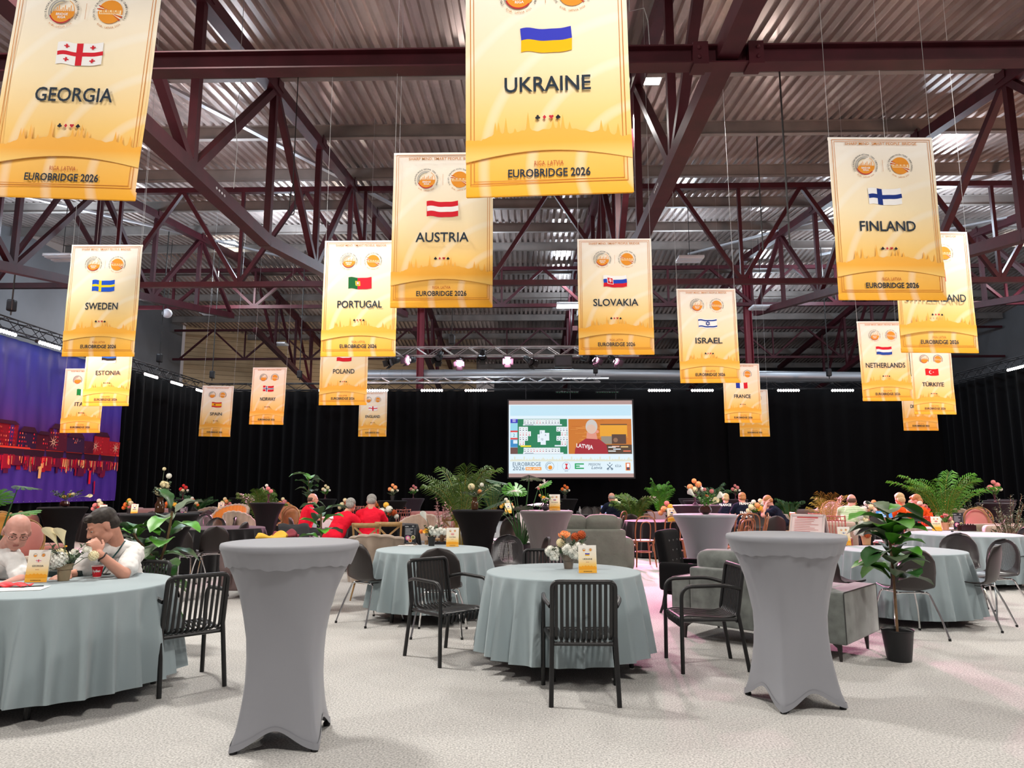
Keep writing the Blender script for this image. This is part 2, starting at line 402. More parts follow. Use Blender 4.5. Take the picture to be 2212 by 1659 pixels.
cross_truss(33.4, 12.05, 10.2, 'dark red truss spanning the hall below the roof ridge', .17, 4.02)
cross_truss(42.4, 11.1, 9.3, 'far dark truss spanning the hall above the back curtain', .13, 4.02)
m = MB(); ibeam(m, (-21.7, 8.0, 6.6), (28.6, 8.0, 6.6), .22, .21)
for x in (2.1, 2.76, -5.27, -5.93): m.box((x, 8.0, 6.6), (.18, .24, .29))
for x in (2.08, 2.78):
    for z in (6.54, 6.66): m.ell((x, 7.87, z), (.025, .025, .025), 8, 5)
tag(m.build('tie_beam', steel, smooth=False), 'long dark red steel beam crossing the whole picture behind the blue and yellow flag banner', 'steel beam')
# columns
for x, y, l in [(-5.2, 34.1, 'red steel column rising left of the stage lights'), (10.75, 33.9, 'red steel column beside the star flag banner')]:
    m = MB(); t_ = roofz(y)-.6
    for s in (-.15, .15): m.box((x+s, y, t_/2), (.02, .3, t_))
    m.box((x, y, t_/2), (.3, .02, t_)); m.box((x, y, .02), (.5, .5, .04))
    tag(m.build('steel_column', mat('red_column_paint', (.16, .008, .02), .5), smooth=False), l, 'column', 'red steel columns')
# walls
wg = mat('grey_wall_panel', (.17, .17, .18), .7, noise=(.6, .1))
MB().box((-22.1, 21, 6), (.2, 46, 13)).build('wall_left', wg, kind='structure')
MB().box((28.9, 27, 6), (.2, 58, 13)).build('wall_right', wg, kind='structure')
sid = mat('tan_siding', (.46, .31, .17), .6)
m = MB(); A = Vector((-21.9, 44.2, 0)); B = Vector((-3.8, 52.5, 0))
for k in range(16):
    z0 = 8.05+.28*k; m.box((A+B)/2+Vector((0, 0, z0)), ((B-A).length, .2+.03*(k % 2), .265), Matrix.Rotation(math.atan2(8.3, 18.1), 3, 'Z'))
m.build('wall_back', sid, smooth=False, kind='structure')
MB().box((13, 54, 6), (31, .2, 12)).build('wall_far', mat('dark_wall', (.03, .03, .035), .8), kind='structure')
# ---------------- curtains and printed backdrop ----------------
velvet = mat('black_velvet', (.0018, .0016, .002), .9, spec=.05, sheen=.03)
def curtain(name, a, b, z0, z1, amp, nf, lab, m_=velvet, seed=0, cat='curtain', group='black drapes round the hall'):
    rnd = random.Random(seed); a = Vector(a); b = Vector(b); d = b-a; L = d.length; d.normalize(); nrm = Vector((-d.y, d.x, 0)); ph = [rnd.uniform(0, 6.28) for _ in range(4)]
    nu = int(nf*10)
    def f(u, v):
        s = u*nf*2*PI; w = math.sin(s+ph[0]+1.3*math.sin(u*9+ph[1]))+.5*math.sin(s*.43+ph[2])
        return a+d*(L*u)+nrm*(w*amp*(.55+.6*(1-v)))+Vector((0, 0, z0+(z1-z0)*v))
    mb = MB(); mb.grid(f, nu, 6)
    o = mb.build(name, m_, sharp=180); so = o.modifiers.new('s', 'SOLIDIFY'); so.thickness = .012
    return tag(o, lab, cat, group)
curtain('stage_curtain', (-15.3, 32.3, 0), (-2.2, 32.3, 0), .02, 5.9, .10, 26, 'black back curtain hanging left of the projection screen', seed=1)
curtain('stage_curtain', (-2.7, 32.5, 0), (9.5, 32.5, 0), .02, 5.9, .04, 14, 'black back curtain hanging behind the projection screen', seed=2)
curtain('stage_curtain', (9.1, 32.25, 0), (18.8, 32.25, 0), .02, 5.9, .04, 12, 'black back curtain hanging right of the projection screen up to the corner', seed=3)
curtain('side_curtain', (-15.1, 25.9, 0), (-15.0, 32.6, 0), .02, 5.9, .12, 12, 'black side curtain hanging right of the printed city backdrop', seed=4)
curtain('side_curtain', (18.6, 19, 0), (18.7, 32.7, 0), .02, 5.95, .10, 22, 'black side curtain along the right edge of the hall', seed=5)
curtain('skirt_drape', (-15.0, 14, 0), (-15.0, 25.8, 0), .02, 1.15, .05, 26, 'low black drape below the printed city backdrop', seed=6)
# printed backdrop (night city by a river)
def backdrop():
    t = thing('printed_backdrop', 'large printed fabric backdrop of a purple night city with red lights along a river', 'backdrop', (-14.9, 0, 0))
    Y0, Y1, Z0, Z1 = 14.0, 25.7, 1.02, 5.75; rnd = random.Random(3)
    g = gradmat('night_sky_print', [(0, s2l(85, 45, 150)), (.22, s2l(80, 50, 150)), (.35, s2l(60, 20, 70)), (.42, s2l(95, 40, 120)), (.65, s2l(72, 50, 150)), (1, s2l(35, 50, 140))], 2, Z0, Z1, .45)
    def wav(y, z): return .025*math.sin(y*7+z*1.3)*math.sin(z*2.2)+.02*math.sin(y*13+z)
    mb = MB(); mb.grid(lambda u, v: Vector((wav(Y0+(Y1-Y0)*u, Z0+(Z1-Z0)*v), Y0+(Y1-Y0)*u, Z0+(Z1-Z0)*v)), 120, 30); mb.build('printed_fabric', g, t, sharp=180)
    p = MB()
    def q(y0, z0, y1, z1, c, e=.004):
        p.add([(wav(y0, z0)+e+.03, y0, z0), (wav(y1, z0)+e+.03, y1, z0), (wav(y1, z1)+e+.03, y1, z1), (wav(y0, z1)+e+.03, y0, z1)], [(0, 1, 2, 3)], c)
    y = Y0; sh = 2.62  # shoreline height
    while y < Y1-.2:
        w = rnd.uniform(.5, 1.3); h = rnd.uniform(.35, .75); w = min(w, Y1-y)
        c = rnd.choice([s2l(150, 10, 35), s2l(90, 10, 40), s2l(190, 25, 40), s2l(60, 20, 60)]); q(y, sh, y+w, sh+h, c)
        rf = rnd.choice([.1, .16, .0]);
        if rf: p.add([(.034+.03, y, sh+h), (.034+.03, y+w, sh+h), (.034+.03, y+w*.8, sh+h+rf), (.034+.03, y+w*.2, sh+h+rf)], [(0, 1, 2, 3)], s2l(70, 15, 45))
        yy = y+.06
        while yy < y+w-.08:
            for k in range(int(h/.12)):
                if rnd.random() < .75: q(yy, sh+.05+k*.12, yy+.035, sh+.1+k*.12, rnd.choice([s2l(255, 40, 60), s2l(255, 120, 90), s2l(220, 10, 40)]), .008)
            yy += .08
        y += w
    q(Y0, sh-.50, Y1, sh-.2, s2l(120, 8, 50), .006)
    for k in range(60): y = rnd.uniform(Y0, Y1-.5); q(y, sh-.45-rnd.uniform(0, .35), y+rnd.uniform(.1, .45), sh-.2, rnd.choice([s2l(170, 8, 45), s2l(140, 10, 60), s2l(100, 10, 60)]), .008)
    q(Y0, sh-.02, Y1, sh+.035, s2l(255, 70, 50), .01); q(Y0, sh-.22, Y1, sh-.02, s2l(60, 12, 40), .01)
    for k in range(420):
        y = rnd.uniform(Y0, Y1-.05); l = rnd.uniform(.08, .42)*(.6+.5*math.sin(y*2)**2); q(y, sh-.26-l, y+rnd.uniform(.015, .05), sh-.24, rnd.choice([s2l(255, 30, 50), s2l(255, 140, 90), s2l(230, 0, 50), s2l(255, 200, 130), s2l(200, 0, 60)]), .012)
    for y, c, z in [(21.5, s2l(255, 190, 120), 1.75), (24.0, s2l(255, 20, 50), 1.6), (24.3, s2l(220, 0, 60), 1.25)]: q(y, z, y+.09, z+.45, c, .014)
    for y in (22.0, 23.2, 24.2, 18.0, 25.4):
        for k in range(8):
            a = k*PI/4; c, s = math.cos(a), math.sin(a); z = sh+.27
            p.add([(.05, y-s*.02, z+c*.02), (.05, y+s*.02, z-c*.02), (.05, y+c*.22, z+s*.22)], [(0, 1, 2)], s2l(255, 190, 160))
    p.build('city_print', INK, t, smooth=False)
    e = MB()
    for k in range(46): e.ell((.03, Y0+.2+k*.25, Z0+.04), .012, 6, 4)
    e.build('eyelets', alu, t)
backdrop()
# ---------------- lighting trusses ----------------
def box_truss(a, b, s, lab, m_=alu, r=.025, zig=.45, group='box trusses for the lights'):
    a = Vector(a); b = Vector(b); d = (b-a).normalized(); L = (b-a).length; sd = Vector((-d.y, d.x, 0)); u = Vector((0, 0, 1))
    t = thing('box_truss', lab, 'lighting truss', a, 0, group)
    for i in (-1, 1):
        for j in (-1, 1):
            o = sd*i*s/2+u*j*s/2; m = MB(); m.tube([o, o+d*L], r, 6); m.build('chord', m_, t)
    m = MB(); n = max(2, int(L/zig)); 
    for k in range(n):
        p, q = L*k/n, L*(k+1)/n
        for i in (-1, 1):
            x, y = (p, q) if k % 2 else (q, p)
            m.tube([d*x+sd*i*s/2-u*s/2, d*y+sd*i*s/2+u*s/2], r*.5, 5); m.tube([d*x+sd*(-s/2)+u*i*s/2, d*y+sd*(s/2)+u*i*s/2], r*.5, 5)
    m.build('lacing', m_, t); return t
box_truss((-6.6, 24.2, 6.15), (3.9, 24.2, 6.15), .3, 'silver box truss carrying the pink stage spotlights')
box_truss((-14.5, 31.6, 6.0), (18.6, 31.6, 6.0), .3, 'black box truss along the top of the back curtain', black, .022)
box_truss((-14.6, 12.5, 6.0), (-14.6, 31.3, 6.0), .32, 'black box truss along the top of the printed city backdrop', black, .022)
box_truss((18.3, 16, 6.1), (18.3, 31.3, 6.1), .32, 'black box truss along the top of the right side curtain', black, .022)
box_truss((-8.2, 30.6, 6.15), (3.2, 30.6, 6.15), .22, 'thin silver box truss behind the stage spotlights', alu, .02)
# hoist chains and motors
hm = mat('dark_cable', (.01, .01, .01), .6)
def hang(x, y, z0, z1, lab, r=.02, motor=True):
    t = thing('hoist_chain', lab, 'hoist', (x, y, z0), 0, 'chain hoists holding the trusses'); m = MB(); m.tube([(0, 0, 0), (0, 0, z1-z0)], r, 6); m.build('chain', hm, t)
    if motor: m = MB(); m.rbox((0, 0, .28), (.2, .2, .34), .04); m.build('motor', black, t)
for x, y, l in [(-14.6, 19.3, 'dark hoist hanging above the printed backdrop at the left edge'), (-14.6, 27.5, 'dark hoist above the side curtain near the grey wall'), (-14.3, 31.6, 'dark hoist in the left back corner'),
                (-10.3, 31.6, 'dark hoist above the back curtain at the red and blue cross flag banner'), (-2.6, 24.2, 'dark hoist above the stage spotlights'), (-8.0, 30.6, 'dark hoist at the left end of the thin silver truss'), (3.0, 30.6, 'dark hoist at the right end of the thin silver truss'), (13.5, 31.6, 'dark hoist above the back curtain on the right')]:
    hang(x, y, 6.3, roofz(y)+.1, l)
# round ventilation duct
m = MB(); m.tube([(-9.5, 34.5, 7.0), (2.6, 34.5, 7.0), (16.5, 34.2, 6.75)], .27, 16)
for k in range(24): m.tube([(-9.3+k*1.05, 34.5, 7.0-(.25*(max(0, k-11)/13))), (-9.27+k*1.05, 34.5, 7.0-(.25*(max(0, k-11)/13)))], .29, 16)
tag(m.build('ventilation_duct', mat('duct_metal', (.30, .31, .33), .45, .6)), 'long round grey ventilation duct above the back curtain', 'duct')
# LED batten lights
ledm = mat('led_emitter_warm', (1, .9, .85), emit=(1, .80, .76, 40)); ledy = mat('led_emitter_white', (1, 1, .9), emit=(1, .95, .85, 36)); 
def led(px, py, Y, lab, col=ledm, rz=0, x=None, z=None, tilt=0):
    p = onY(px, py, Y) if x is None else Vector((x, Y, z))
    t = thing('led_batten', lab, 'stage light', p, rz, 'light battens on the trusses')
    m = MB(); m.rbox((0, .05, .02), (1.04, .10, .10), .02); m.build('housing', black, t)
    m = MB()
    for k in range(9): m.ell((-.44+.11*k, -.01, -.01), (.048, .03, .05), 10, 6)
    m.build('lens', col, t, kind='stuff')
    m = MB(); m.tube([(0, .05, .05), (0, .17, max(.12, 5.9-p.z))], .015, 6); m.build('clamp', black, t)
for px, l in [(712, 'small lit batten light between the white and red flag banner and the wide curtain'), (815, 'lit batten light above the red cross flag banner at the back'), (933, 'lit batten light, first to the left of the one left of the screen'), (1028, 'lit batten light just left of the projection screen'), (1424, 'lit batten light just right of the projection screen'),
              (1517, 'lit batten light left of the blue white red flag banner'), (1703, 'lit batten light right of the red column')]:
    led(px, 843, 31.3, l)
led(1820, 843, 31.3, 'white lit batten light below the red white blue flag banner', ledy)
for Y, l in [(20.6, 'pink white batten light over the printed backdrop, the largest of its row'), (18.7, 'batten light over the backdrop at the very left edge of the picture'), (22.9, 'batten light over the backdrop half behind the yellow and blue flag banner'), (26.4, 'batten light over the side curtain beside the black and white flag banner'), (28.4, 'batten light over the side curtain, second from the back corner'), (30.6, 'batten light over the side curtain nearest the back corner')]:
    led(0, 0, Y, l, rz=PI/2, x=-14.3, z=5.7)
led(0, 0, 26.2, 'lit yellow white batten light on the right side truss', ledy, rz=-PI/2, x=18.05, z=5.85)
for px in (1225, 1312):
    p = onY(px, 848, 31.2); m = MB()
    for k in range(9): m.ell((-.44+.11*k, 0, 0), (.03, .03, .03), 8, 5)
    tt = thing('led_batten', 'unlit greenish batten light above the %s of the projection screen' % ('middle' if px < 1250 else 'right half'), 'stage light', p, 0, 'unlit battens above the screen'); m.build('lens', mat('green_lens', (.03, .12, .07), .2), tt, kind='stuff')
    m = MB(); m.rbox((0, .07, .02), (1.04, .10, .10), .02); m.build('housing', black, tt)
# long white strip at the duct
m = MB(); m.box((0, 0, 0), (2.2, .06, .05)); p = onY(1265, 817, 33.6); tag(m.build('light_strip', mat('dim_strip', (.8, .85, .9), .3, emit=(.85, .92, 1, 1.2)), loc=p), 'thin white strip light on the duct above the projection screen', 'strip light')
# stage spotlights
pinkm = mat('spot_lens_pink', (1, .5, .7), emit=(1, .42, .66, 24)); offm = mat('spot_lens_off', (.05, .05, .06), .1)
def spot(px, py, lab, on, tx, tz, big=False):
    p = onY(px, py, 24.04); t = thing('stage_spotlight', lab, 'spotlight', p, 0, 'spotlights hanging from the silver truss')
    d = Vector((tx, -1, tz)).normalized(); q = d.to_track_quat('Z', 'Y').to_matrix()
    m = MB()
    if big:
        m.rbox((0, .1, 0), (.62, .3, .4), .03); m.build('housing', black, t); m = MB(); m.box((0, -.06, 0), (.5, .02, .28)); m.build('lens', offm, t)
    else:
        m.lathe([(.07, -.30), (.10, -.26), (.11, 0), (.13, .02), (.13, .12)], 14, cap1=False).xf(q.to_4x4()); hs = m.build('housing', black, t)
        m = MB(); m.lathe([(.0, .06), (.115, .06)], 14, cap0=False, cap1=False).xf(q.to_4x4()); m.build('lens', pinkm if on else offm, hs)
        m = MB()
        for k, (a, b) in enumerate([(1, 0), (-1, 0), (0, 1), (0, -1)]):
            c = Vector((a*.15, b*.15, .2)); m.box(c, (.012 if a else .22, .012 if b else .22, .17), Matrix.Rotation(-.45*b, 3, 'X') @ Matrix.Rotation(.45*a, 3, 'Y'))
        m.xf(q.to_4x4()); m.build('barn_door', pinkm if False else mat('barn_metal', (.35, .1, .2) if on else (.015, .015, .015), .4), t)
    m = MB(); m.tube([(-.13, .0, 0), (-.13, .02, .2), (.13, .02, .2), (.13, 0, 0)], .012, 6); m.tube([(0, .02, .2), (0, .02, max(.25, 6.01-p.z))], .014, 6); m.build('yoke', black, t)
for a in [(848, 781, 'black spotlight pointing left, leftmost on the silver truss', 0, -.9, -.5), (885, 778, 'glowing pink spotlight left of the red column', 1, -.5, -.2), (948, 772, 'black spotlight hanging between the two left glowing pink ones', 0, -.3, -1), (993, 784, 'glowing pink spotlight pointing down, right of the red column', 1, 0, -.5), (1042, 768, 'slim black spotlight between two glowing pink ones', 0, 0, -1.2),
          (1096, 780, 'glowing pink spotlight left of the black boxy floodlight', 1, .1, -.3), (1144, 780, 'black spotlight pointing right beside the boxy floodlight', 0, .8, -.8), (1268, 774, 'black spotlight under the red blue white flag banner', 0, .8, -.3), (1284, 775, 'pinkish spotlight under the red blue white flag banner', 1, .5, -.9), (1327, 778, 'pinkish spotlight, rightmost under the red blue white flag banner', 1, .7, -.8)]:
    spot(*a)
spot(1217, 780, 'boxy black floodlight hanging from the silver truss', 0, 0, -.3, True)
# ceiling floodlights
fe = mat('flood_panel', (1, 1, 1), emit=(1, .98, .86, 14)); ff = mat('flood_frame', (.6, .6, .62), .4, .3); fo = mat('flood_panel_off', (.6, .64, .7), .3)
def flood(p, lab, on=True, s=1.0, rz=0, rod=True):
    t = thing('ceiling_floodlight', lab, 'ceiling light', p, rz, 'floodlights under the roof')
    m = MB(); m.rbox((0, 0, .06), (.92*s, .66*s, .1), .02); fr_ = m.build('frame', ff, t)
    for k in (-1, 1): m = MB(); m.box((0, k*.16*s, .0), (.86*s, .2*s, .025)); m.build('diffuser', fe if on else fo, fr_)
    if rod: m = MB(); m.tube([(0, 0, .1), (0, 0, max(.2, roofz(p[1])-p[2]+.1))], .012, 6); m.build('rod', black, t)
for x, y, p in FLOODS:
    l = {15.1: 'bright twin panel ceiling light right of the blue and yellow flag banner', 33.0: 'bright ceiling light left of the red blue white flag banner', }.get(y)
    if y == 31.4: l = 'bright ceiling light in front of the roof sheets at upper left'
    if y == 31.7: l = 'bright ceiling light cut off at the right edge of the picture'
    if not l: l = 'bright ceiling floodlight above the %s of the room outside the picture' % ('left' if x < -5 else 'right' if x > 5 else 'middle')
    z = roofz(y)-.75
    if y == 15.1: q = onY(1378, 165, 15.1); x, z = q.x, q.z
    if y == 33.0: q = onY(1234, 635, 30.8); x, z = q.x, q.z
    if y == 31.4: q = onY(488, 528, 31.4); x, z = q.x, q.z
    if y == 31.7: q = onY(2200, 522, 31.7); x, z = q.x, q.z
    flood((x, y, z), l, s=1.25 if y > 10 else 1)
for px, py, Y, l in [(602, 745, 38, 'unlit white ceiling light above the red and blue cross flag banner'), (455, 678, 32, 'unlit ceiling light under the dark truss above the yellow and red striped flag banner'), (1490, 563, 25, 'unlit grey ceiling light above the star flag banner'), (1212, 668, 36, 'unlit ceiling light below the lit one in the middle of the roof'), (1645, 667, 30, 'pinkish unlit ceiling light right of the red column'), (135, 560, 22, 'unlit grey light on the left wall above the printed backdrop')]:
    flood(onY(px, py, Y), l, False)
# pendulum ball and loose cables
def cord(pts, lab, r=.012, m_=None):
    p0 = Vector(pts[0]); pts = [Vector((p0.x, p0.y, roofz(p0.y)+.42))]+list(pts); m = MB(); m.tube(pts, r, 5); tag(m.build('loose_cable', m_ or hm), lab, 'cable', 'cables hanging from the roof')
q = onY(631, 440, 14.1)
cord(rounded([q+Vector((0, 0, .5)), q+Vector((.06, 0, .1)), q+Vector((.05, 0, -.25)), q+Vector((-.06, 0, -.25)), q+Vector((-.05, 0, .1)), q+Vector((0, 0, .5))], .08), 'black cable loop hanging below the large oxblood truss')
wm = mat('pale_wire', (.3, .3, .3), .5)
q = onY(512, 250, 12.0); cord([q+Vector((.0, 0, 1.2)), q+Vector((.03, .02, .6)), q+Vector((-.04, 0, 0)), q+Vector((.04, 0, -.6)), q+Vector((0.02, 0, -1.4))], 'thin pale wire hanging beside the large oxblood truss', .006, wm)
q = onY(1400, 60, 9.0); cord([q+Vector((-.25, 0, .25)), q+Vector((-.05, 0, .3)), q+Vector((.0, 0, .1)), q+Vector((.02, 0, -.5))], 'pale wire hanging at the top right of the blue and yellow flag banner', .006, wm)
for px, py, Y, l in [(1706, 530, 14, 'black rod hanging from the roof between the star and blue cross flag banners'), (1648, 540, 19, 'black rod hanging above the red column')]:
    q = onY(px, py, Y); cord([q+Vector((0, 0, .45)), q], l, .02)
q = onY(361, 677, 29); m = MB(); m.ell((0, 0, 0), .2, 16, 10); tag(m.build('mirror_ball', mat('pale_ball', (.7, .7, .75), .3), loc=q), 'pale round ball hanging in front of the grey wall', 'ball')
m = MB(); m.tube([q+Vector((0, 0, .18)), q+Vector((0, 0, roofz(29)-q.z))], .015, 6); tag(m.build('loose_cable', hm), 'dark cable holding the pale ball', 'cable', 'cables hanging from the roof')
# ---------------- projection screen ----------------
def screen():
    Y = 31.0; a = onY(1099, 1031, Y); b = onY(1365, 865, Y); w = b.x-a.x; h = b.z-a.z
    t = thing('projection_screen', 'large black framed projection screen showing a card game and a player in a red shirt', 'projection screen', (a.x+w/2, Y, a.z))
    f = .06; m = MB()
    for c, d in [((0, 0, -f/2), (w+2*f, .08, f)), ((0, 0, h+f/2), (w+2*f, .08, f)), ((-w/2-f/2, 0, h/2), (f, .08, h)), ((w/2+f/2, 0, h/2), (f, .08, h))]: m.box(c, d)
    m.box((0, .05, h/2), (w, .03, h)); m.build('frame', black, t)
    s = MB(); X = lambda u: (u-.5)*w; Z = lambda v: v*h
    def R(u0, v0, u1, v1, c, y=0): rect(s, X(u0), Z(v0), X(u1), Z(v1), s2l(*c), -.005-y*.004)
    R(0, 0, 1, 1, (180, 150, 145)); R(0, .048, 1, .948, (226, 243, 252), 1); R(.012, .80, .99, .935, (196, 230, 246), 2)
    # card table
    x0, x1, z0, z1 = .013, .472, .30, .757; R(x0, z0, x1, z1, (38, 128, 88), 3)
    R(x0, z0, .072, z1, (150, 200, 220), 4); R(x0, .705, .072, z1, (60, 60, 190), 5); R(x0, .6, .072, .698, (150, 215, 235), 5); R(x0, z0, .072, .385, (110, 75, 70), 5); R(x0, .585, .072, .605, (225, 60, 60), 6); R(x0, .49, .072, .51, (225, 60, 60), 6); R(.018, .51, .066, .585, (215, 240, 248), 6); R(x0, .39, .072, .485, (60, 140, 200), 5); R(.036, .435, .07, .48, (225, 240, 250), 6)
    put_text(s, '2', X(.042), Z(.525), .2, s2l(30, 120, 160), -.04)
    for k in range(3): R(.03, .72+k*.012, .056, .726+k*.012, (220, 220, 255), 7)
    def cards(u, v, txt, suits, up=1):
        n = len(txt)
        for k in range(n):
            R(u+k*.0245, v-.062, u+k*.0245+.0235, v, (240, 246, 250), 5)
            c = s2l(200, 30, 50) if suits[k] in 'hd' else s2l(20, 25, 70)
            put_text(s, {'T': '10'}.get(txt[k], txt[k]), X(u+k*.0245+.011), Z(v-.03), .085, c, -.03, bold=.01)
            disc(s, X(u+k*.0245+.011), Z(v-.047), .025, c, -.03, 6)
    cards(.12, .752, 'Q876T5J8Q662', 'sssshhsscccc'); R(.115, .672, .43, .688, (235, 240, 250), 5); R(.13, .676, .2, .682, (60, 80, 120), 6)
    cards(.12, .382, 'K4AKJ63AJT62', 'sshhhhhccccc'); R(.115, .302, .44, .32, (235, 240, 250), 5); R(.13, .307, .2, .313, (60, 80, 120), 6)
    cards(.082, .655, 'A25', 'sss'); cards(.082, .595, '7642', 'hhhh'); cards(.082, .535, 'AK9', 'ccc'); cards(.082, .475, '74', 'dd')
    cards(.385, .655, 'T932', 'ssss'); cards(.42, .595, 'Q9', 'hh'); cards(.385, .535, 'T643', 'cccc'); cards(.42, .475, 'K9', 'dd')
    R(.095, .392, .18, .412, (240, 220, 50), 6); R(.37, .398, .465, .416, (225, 235, 245), 6)
    for u, v, t_ in [(.25, .61, '5'), (.285, .575, '6'), (.232, .555, 'J'), (.257, .52, 'Q')]:
        R(u, v-.1, u+.042, v, (232, 242, 250), 6); put_text(s, t_, X(u+.012), Z(v-.04), .12, s2l(30, 60, 110), -.035)
    # player picture
    x0, x1 = .482, .99; R(x0, .30, x1, .757, (205, 120, 45), 3)
    rnd = random.Random(5)
    for k in range(46):
        v = .42+.335*rnd.random(); u = rnd.uniform(x0, x1-.1); R(u, v, min(x1, u+rnd.uniform(.03, .14)), v+.004, rnd.choice([(225, 150, 70), (180, 95, 30), (240, 170, 90)]), 4)
    R(.74, .675, .955, .69, (110, 75, 50), 5); R(.735, .53, .955, .675, (235, 165, 50), 5); R(.745, .43, .94, .53, (150, 140, 125), 6); R(.83, .43, .945, .555, (90, 65, 55), 7); R(.78, .30, x1, .42, (85, 65, 50), 7)
    for u, v, c in [(.8, .38, (230, 235, 235)), (.84, .355, (215, 225, 235)), (.8, .33, (225, 230, 230)), (.9, .385, (240, 200, 130)), (.83, .39, (240, 190, 170)), (.92, .33, (240, 120, 90))]: R(u, v, u+.06, v+.014, c, 8)
    disc(s, X(.86), Z(.48), .1, s2l(150, 110, 85), -.045, 14)
    sh = [(.53, .30), (.535, .37), (.56, .435), (.62, .50), (.68, .52), (.73, .49), (.785, .42), (.80, .30)]
    s.poly([(X(u), -.05, Z(v)) for u, v in sh], s2l(165, 40, 52)); s.poly([(X(u), -.054, Z(v)) for u, v in [(.625, .5), (.63, .58), (.705, .58), (.715, .49)]], s2l(225, 150, 130))
    s.poly([(X(.668)+.27*math.cos(a)*.95, -.058, Z(.655)+.31*math.sin(a)) for a in [k*PI/12 for k in range(24)]], s2l(205, 200, 195)); disc(s, X(.665), Z(.625), .2, s2l(222, 190, 172), -.06, 16); disc(s, X(.714), Z(.59), .07, s2l(235, 150, 130), -.06, 10)
    put_text(s, 'LATVIJA', X(.61), Z(.375), .24, s2l(250, 245, 245), -.065, bold=.02, slant=-.12, width=.72)
    # skyline and logos
    pr = [(.01, .235)]+[(.01+.98*k/90, .232+.02*abs(math.sin(k*1.7))+(.035 if k % 7 == 3 else 0)+.012*math.sin(k*.3)) for k in range(91)]+[(.99, .21), (.01, .21)]
    for k in range(90):
        u0, u1 = .01+.98*k/90, .01+.98*(k+1)/90; R(u0, .205, u1, .222+.016*abs(math.sin(k*1.7))+(.03 if k % 7 == 3 else 0), (226, 228, 210), 3)
    c = s2l(45, 80, 110)
    put_text(s, 'EUROBRIDGE', X(.03), Z(.145), .235, c, -.03, 'LEFT', width=.225*w); put_text(s, '2026', X(.03), Z(.09), .235, c, -.03, 'LEFT', width=.095*w)
    R(.135, .09, .262, .13, (245, 155, 30), 5); put_text(s, 'RIGA, LATVIA', X(.198), Z(.1), .1, s2l(255, 255, 255), -.035, bold=.02, width=.112*w)
    disc(s, X(.328), Z(.142), .19, c, -.03, 30, .178); disc(s, X(.333), Z(.125), .09, s2l(240, 150, 40), -.033, 20); disc(s, X(.328), Z(.142), .14, s2l(120, 150, 170), -.032, 20, .115, 60, 230)
    R(.392, .09, .3935, .19, (180, 210, 225), 5)
    disc(s, X(.462), Z(.142), .18, s2l(120, 140, 190), -.03, 30, .168); s.poly([(X(u), -.034, Z(v)) for u, v in [(.45, .175), (.476, .175), (.466, .145), (.476, .105), (.45, .105), (.460, .145)]], s2l(215, 45, 60)); [R(.449+.007*q, .076, .453+.007*q, .083, (45, 80, 110), 5) for q in range(4)]
    for v in (.165, .137, .109): R(.53, v-.003, .603 if v != .137 else .57, v+.014, (35, 165, 95), 5)
    R(.53, .106, .54, .179, (35, 165, 95), 5)
    put_text(s, 'MISSION', X(.685), Z(.15), .15, c, -.03, shear=.3, width=.098*w); put_text(s, 'Latvia', X(.703), Z(.105), .19, c, -.03, shear=.3, width=.085*w)
    for an in (45, 135):
        ca, sa = math.cos(math.radians(an)), math.sin(math.radians(an)); q_ = Vector((X(.81), 0, Z(.135)))
        s.add([(q_.x+u*.16*ca-v*.012*sa, -.03, q_.z+u*.16*sa+v*.012*ca) for u, v in [(-1, -1), (1, -1), (1, 1), (-1, 1)]], [(0, 1, 2, 3)], c)
    disc(s, X(.795), Z(.107), .05, c, -.03, 12, .03); disc(s, X(.826), Z(.107), .05, c, -.03, 12, .03); R(.808, .172, .812, .19, (45, 80, 110), 5); R(.803, .179, .817, .183, (45, 80, 110), 5)
    put_text(s, 'RĪGA', X(.877), Z(.13), .14, c, -.03, width=.048*w)
    R(.935, .085, .975, .188, (245, 190, 110), 5); R(.94, .09, .97, .183, (225, 60, 40), 6); R(.945, .13, .966, .176, (250, 250, 250), 7); R(.944, .096, .968, .125, (70, 80, 90), 7)
    s.build('projected_picture', GLOW, t, smooth=False)
    for px in (1136, 1232, 1330):
        p = onY(px, 862, Y); m = MB(); m.tube([(p.x-t.location.x, 0, h+.05), (p.x-t.location.x, 0, 5.95-a.z)], .02, 6); m.build('hanging_strap', black, t)
screen()
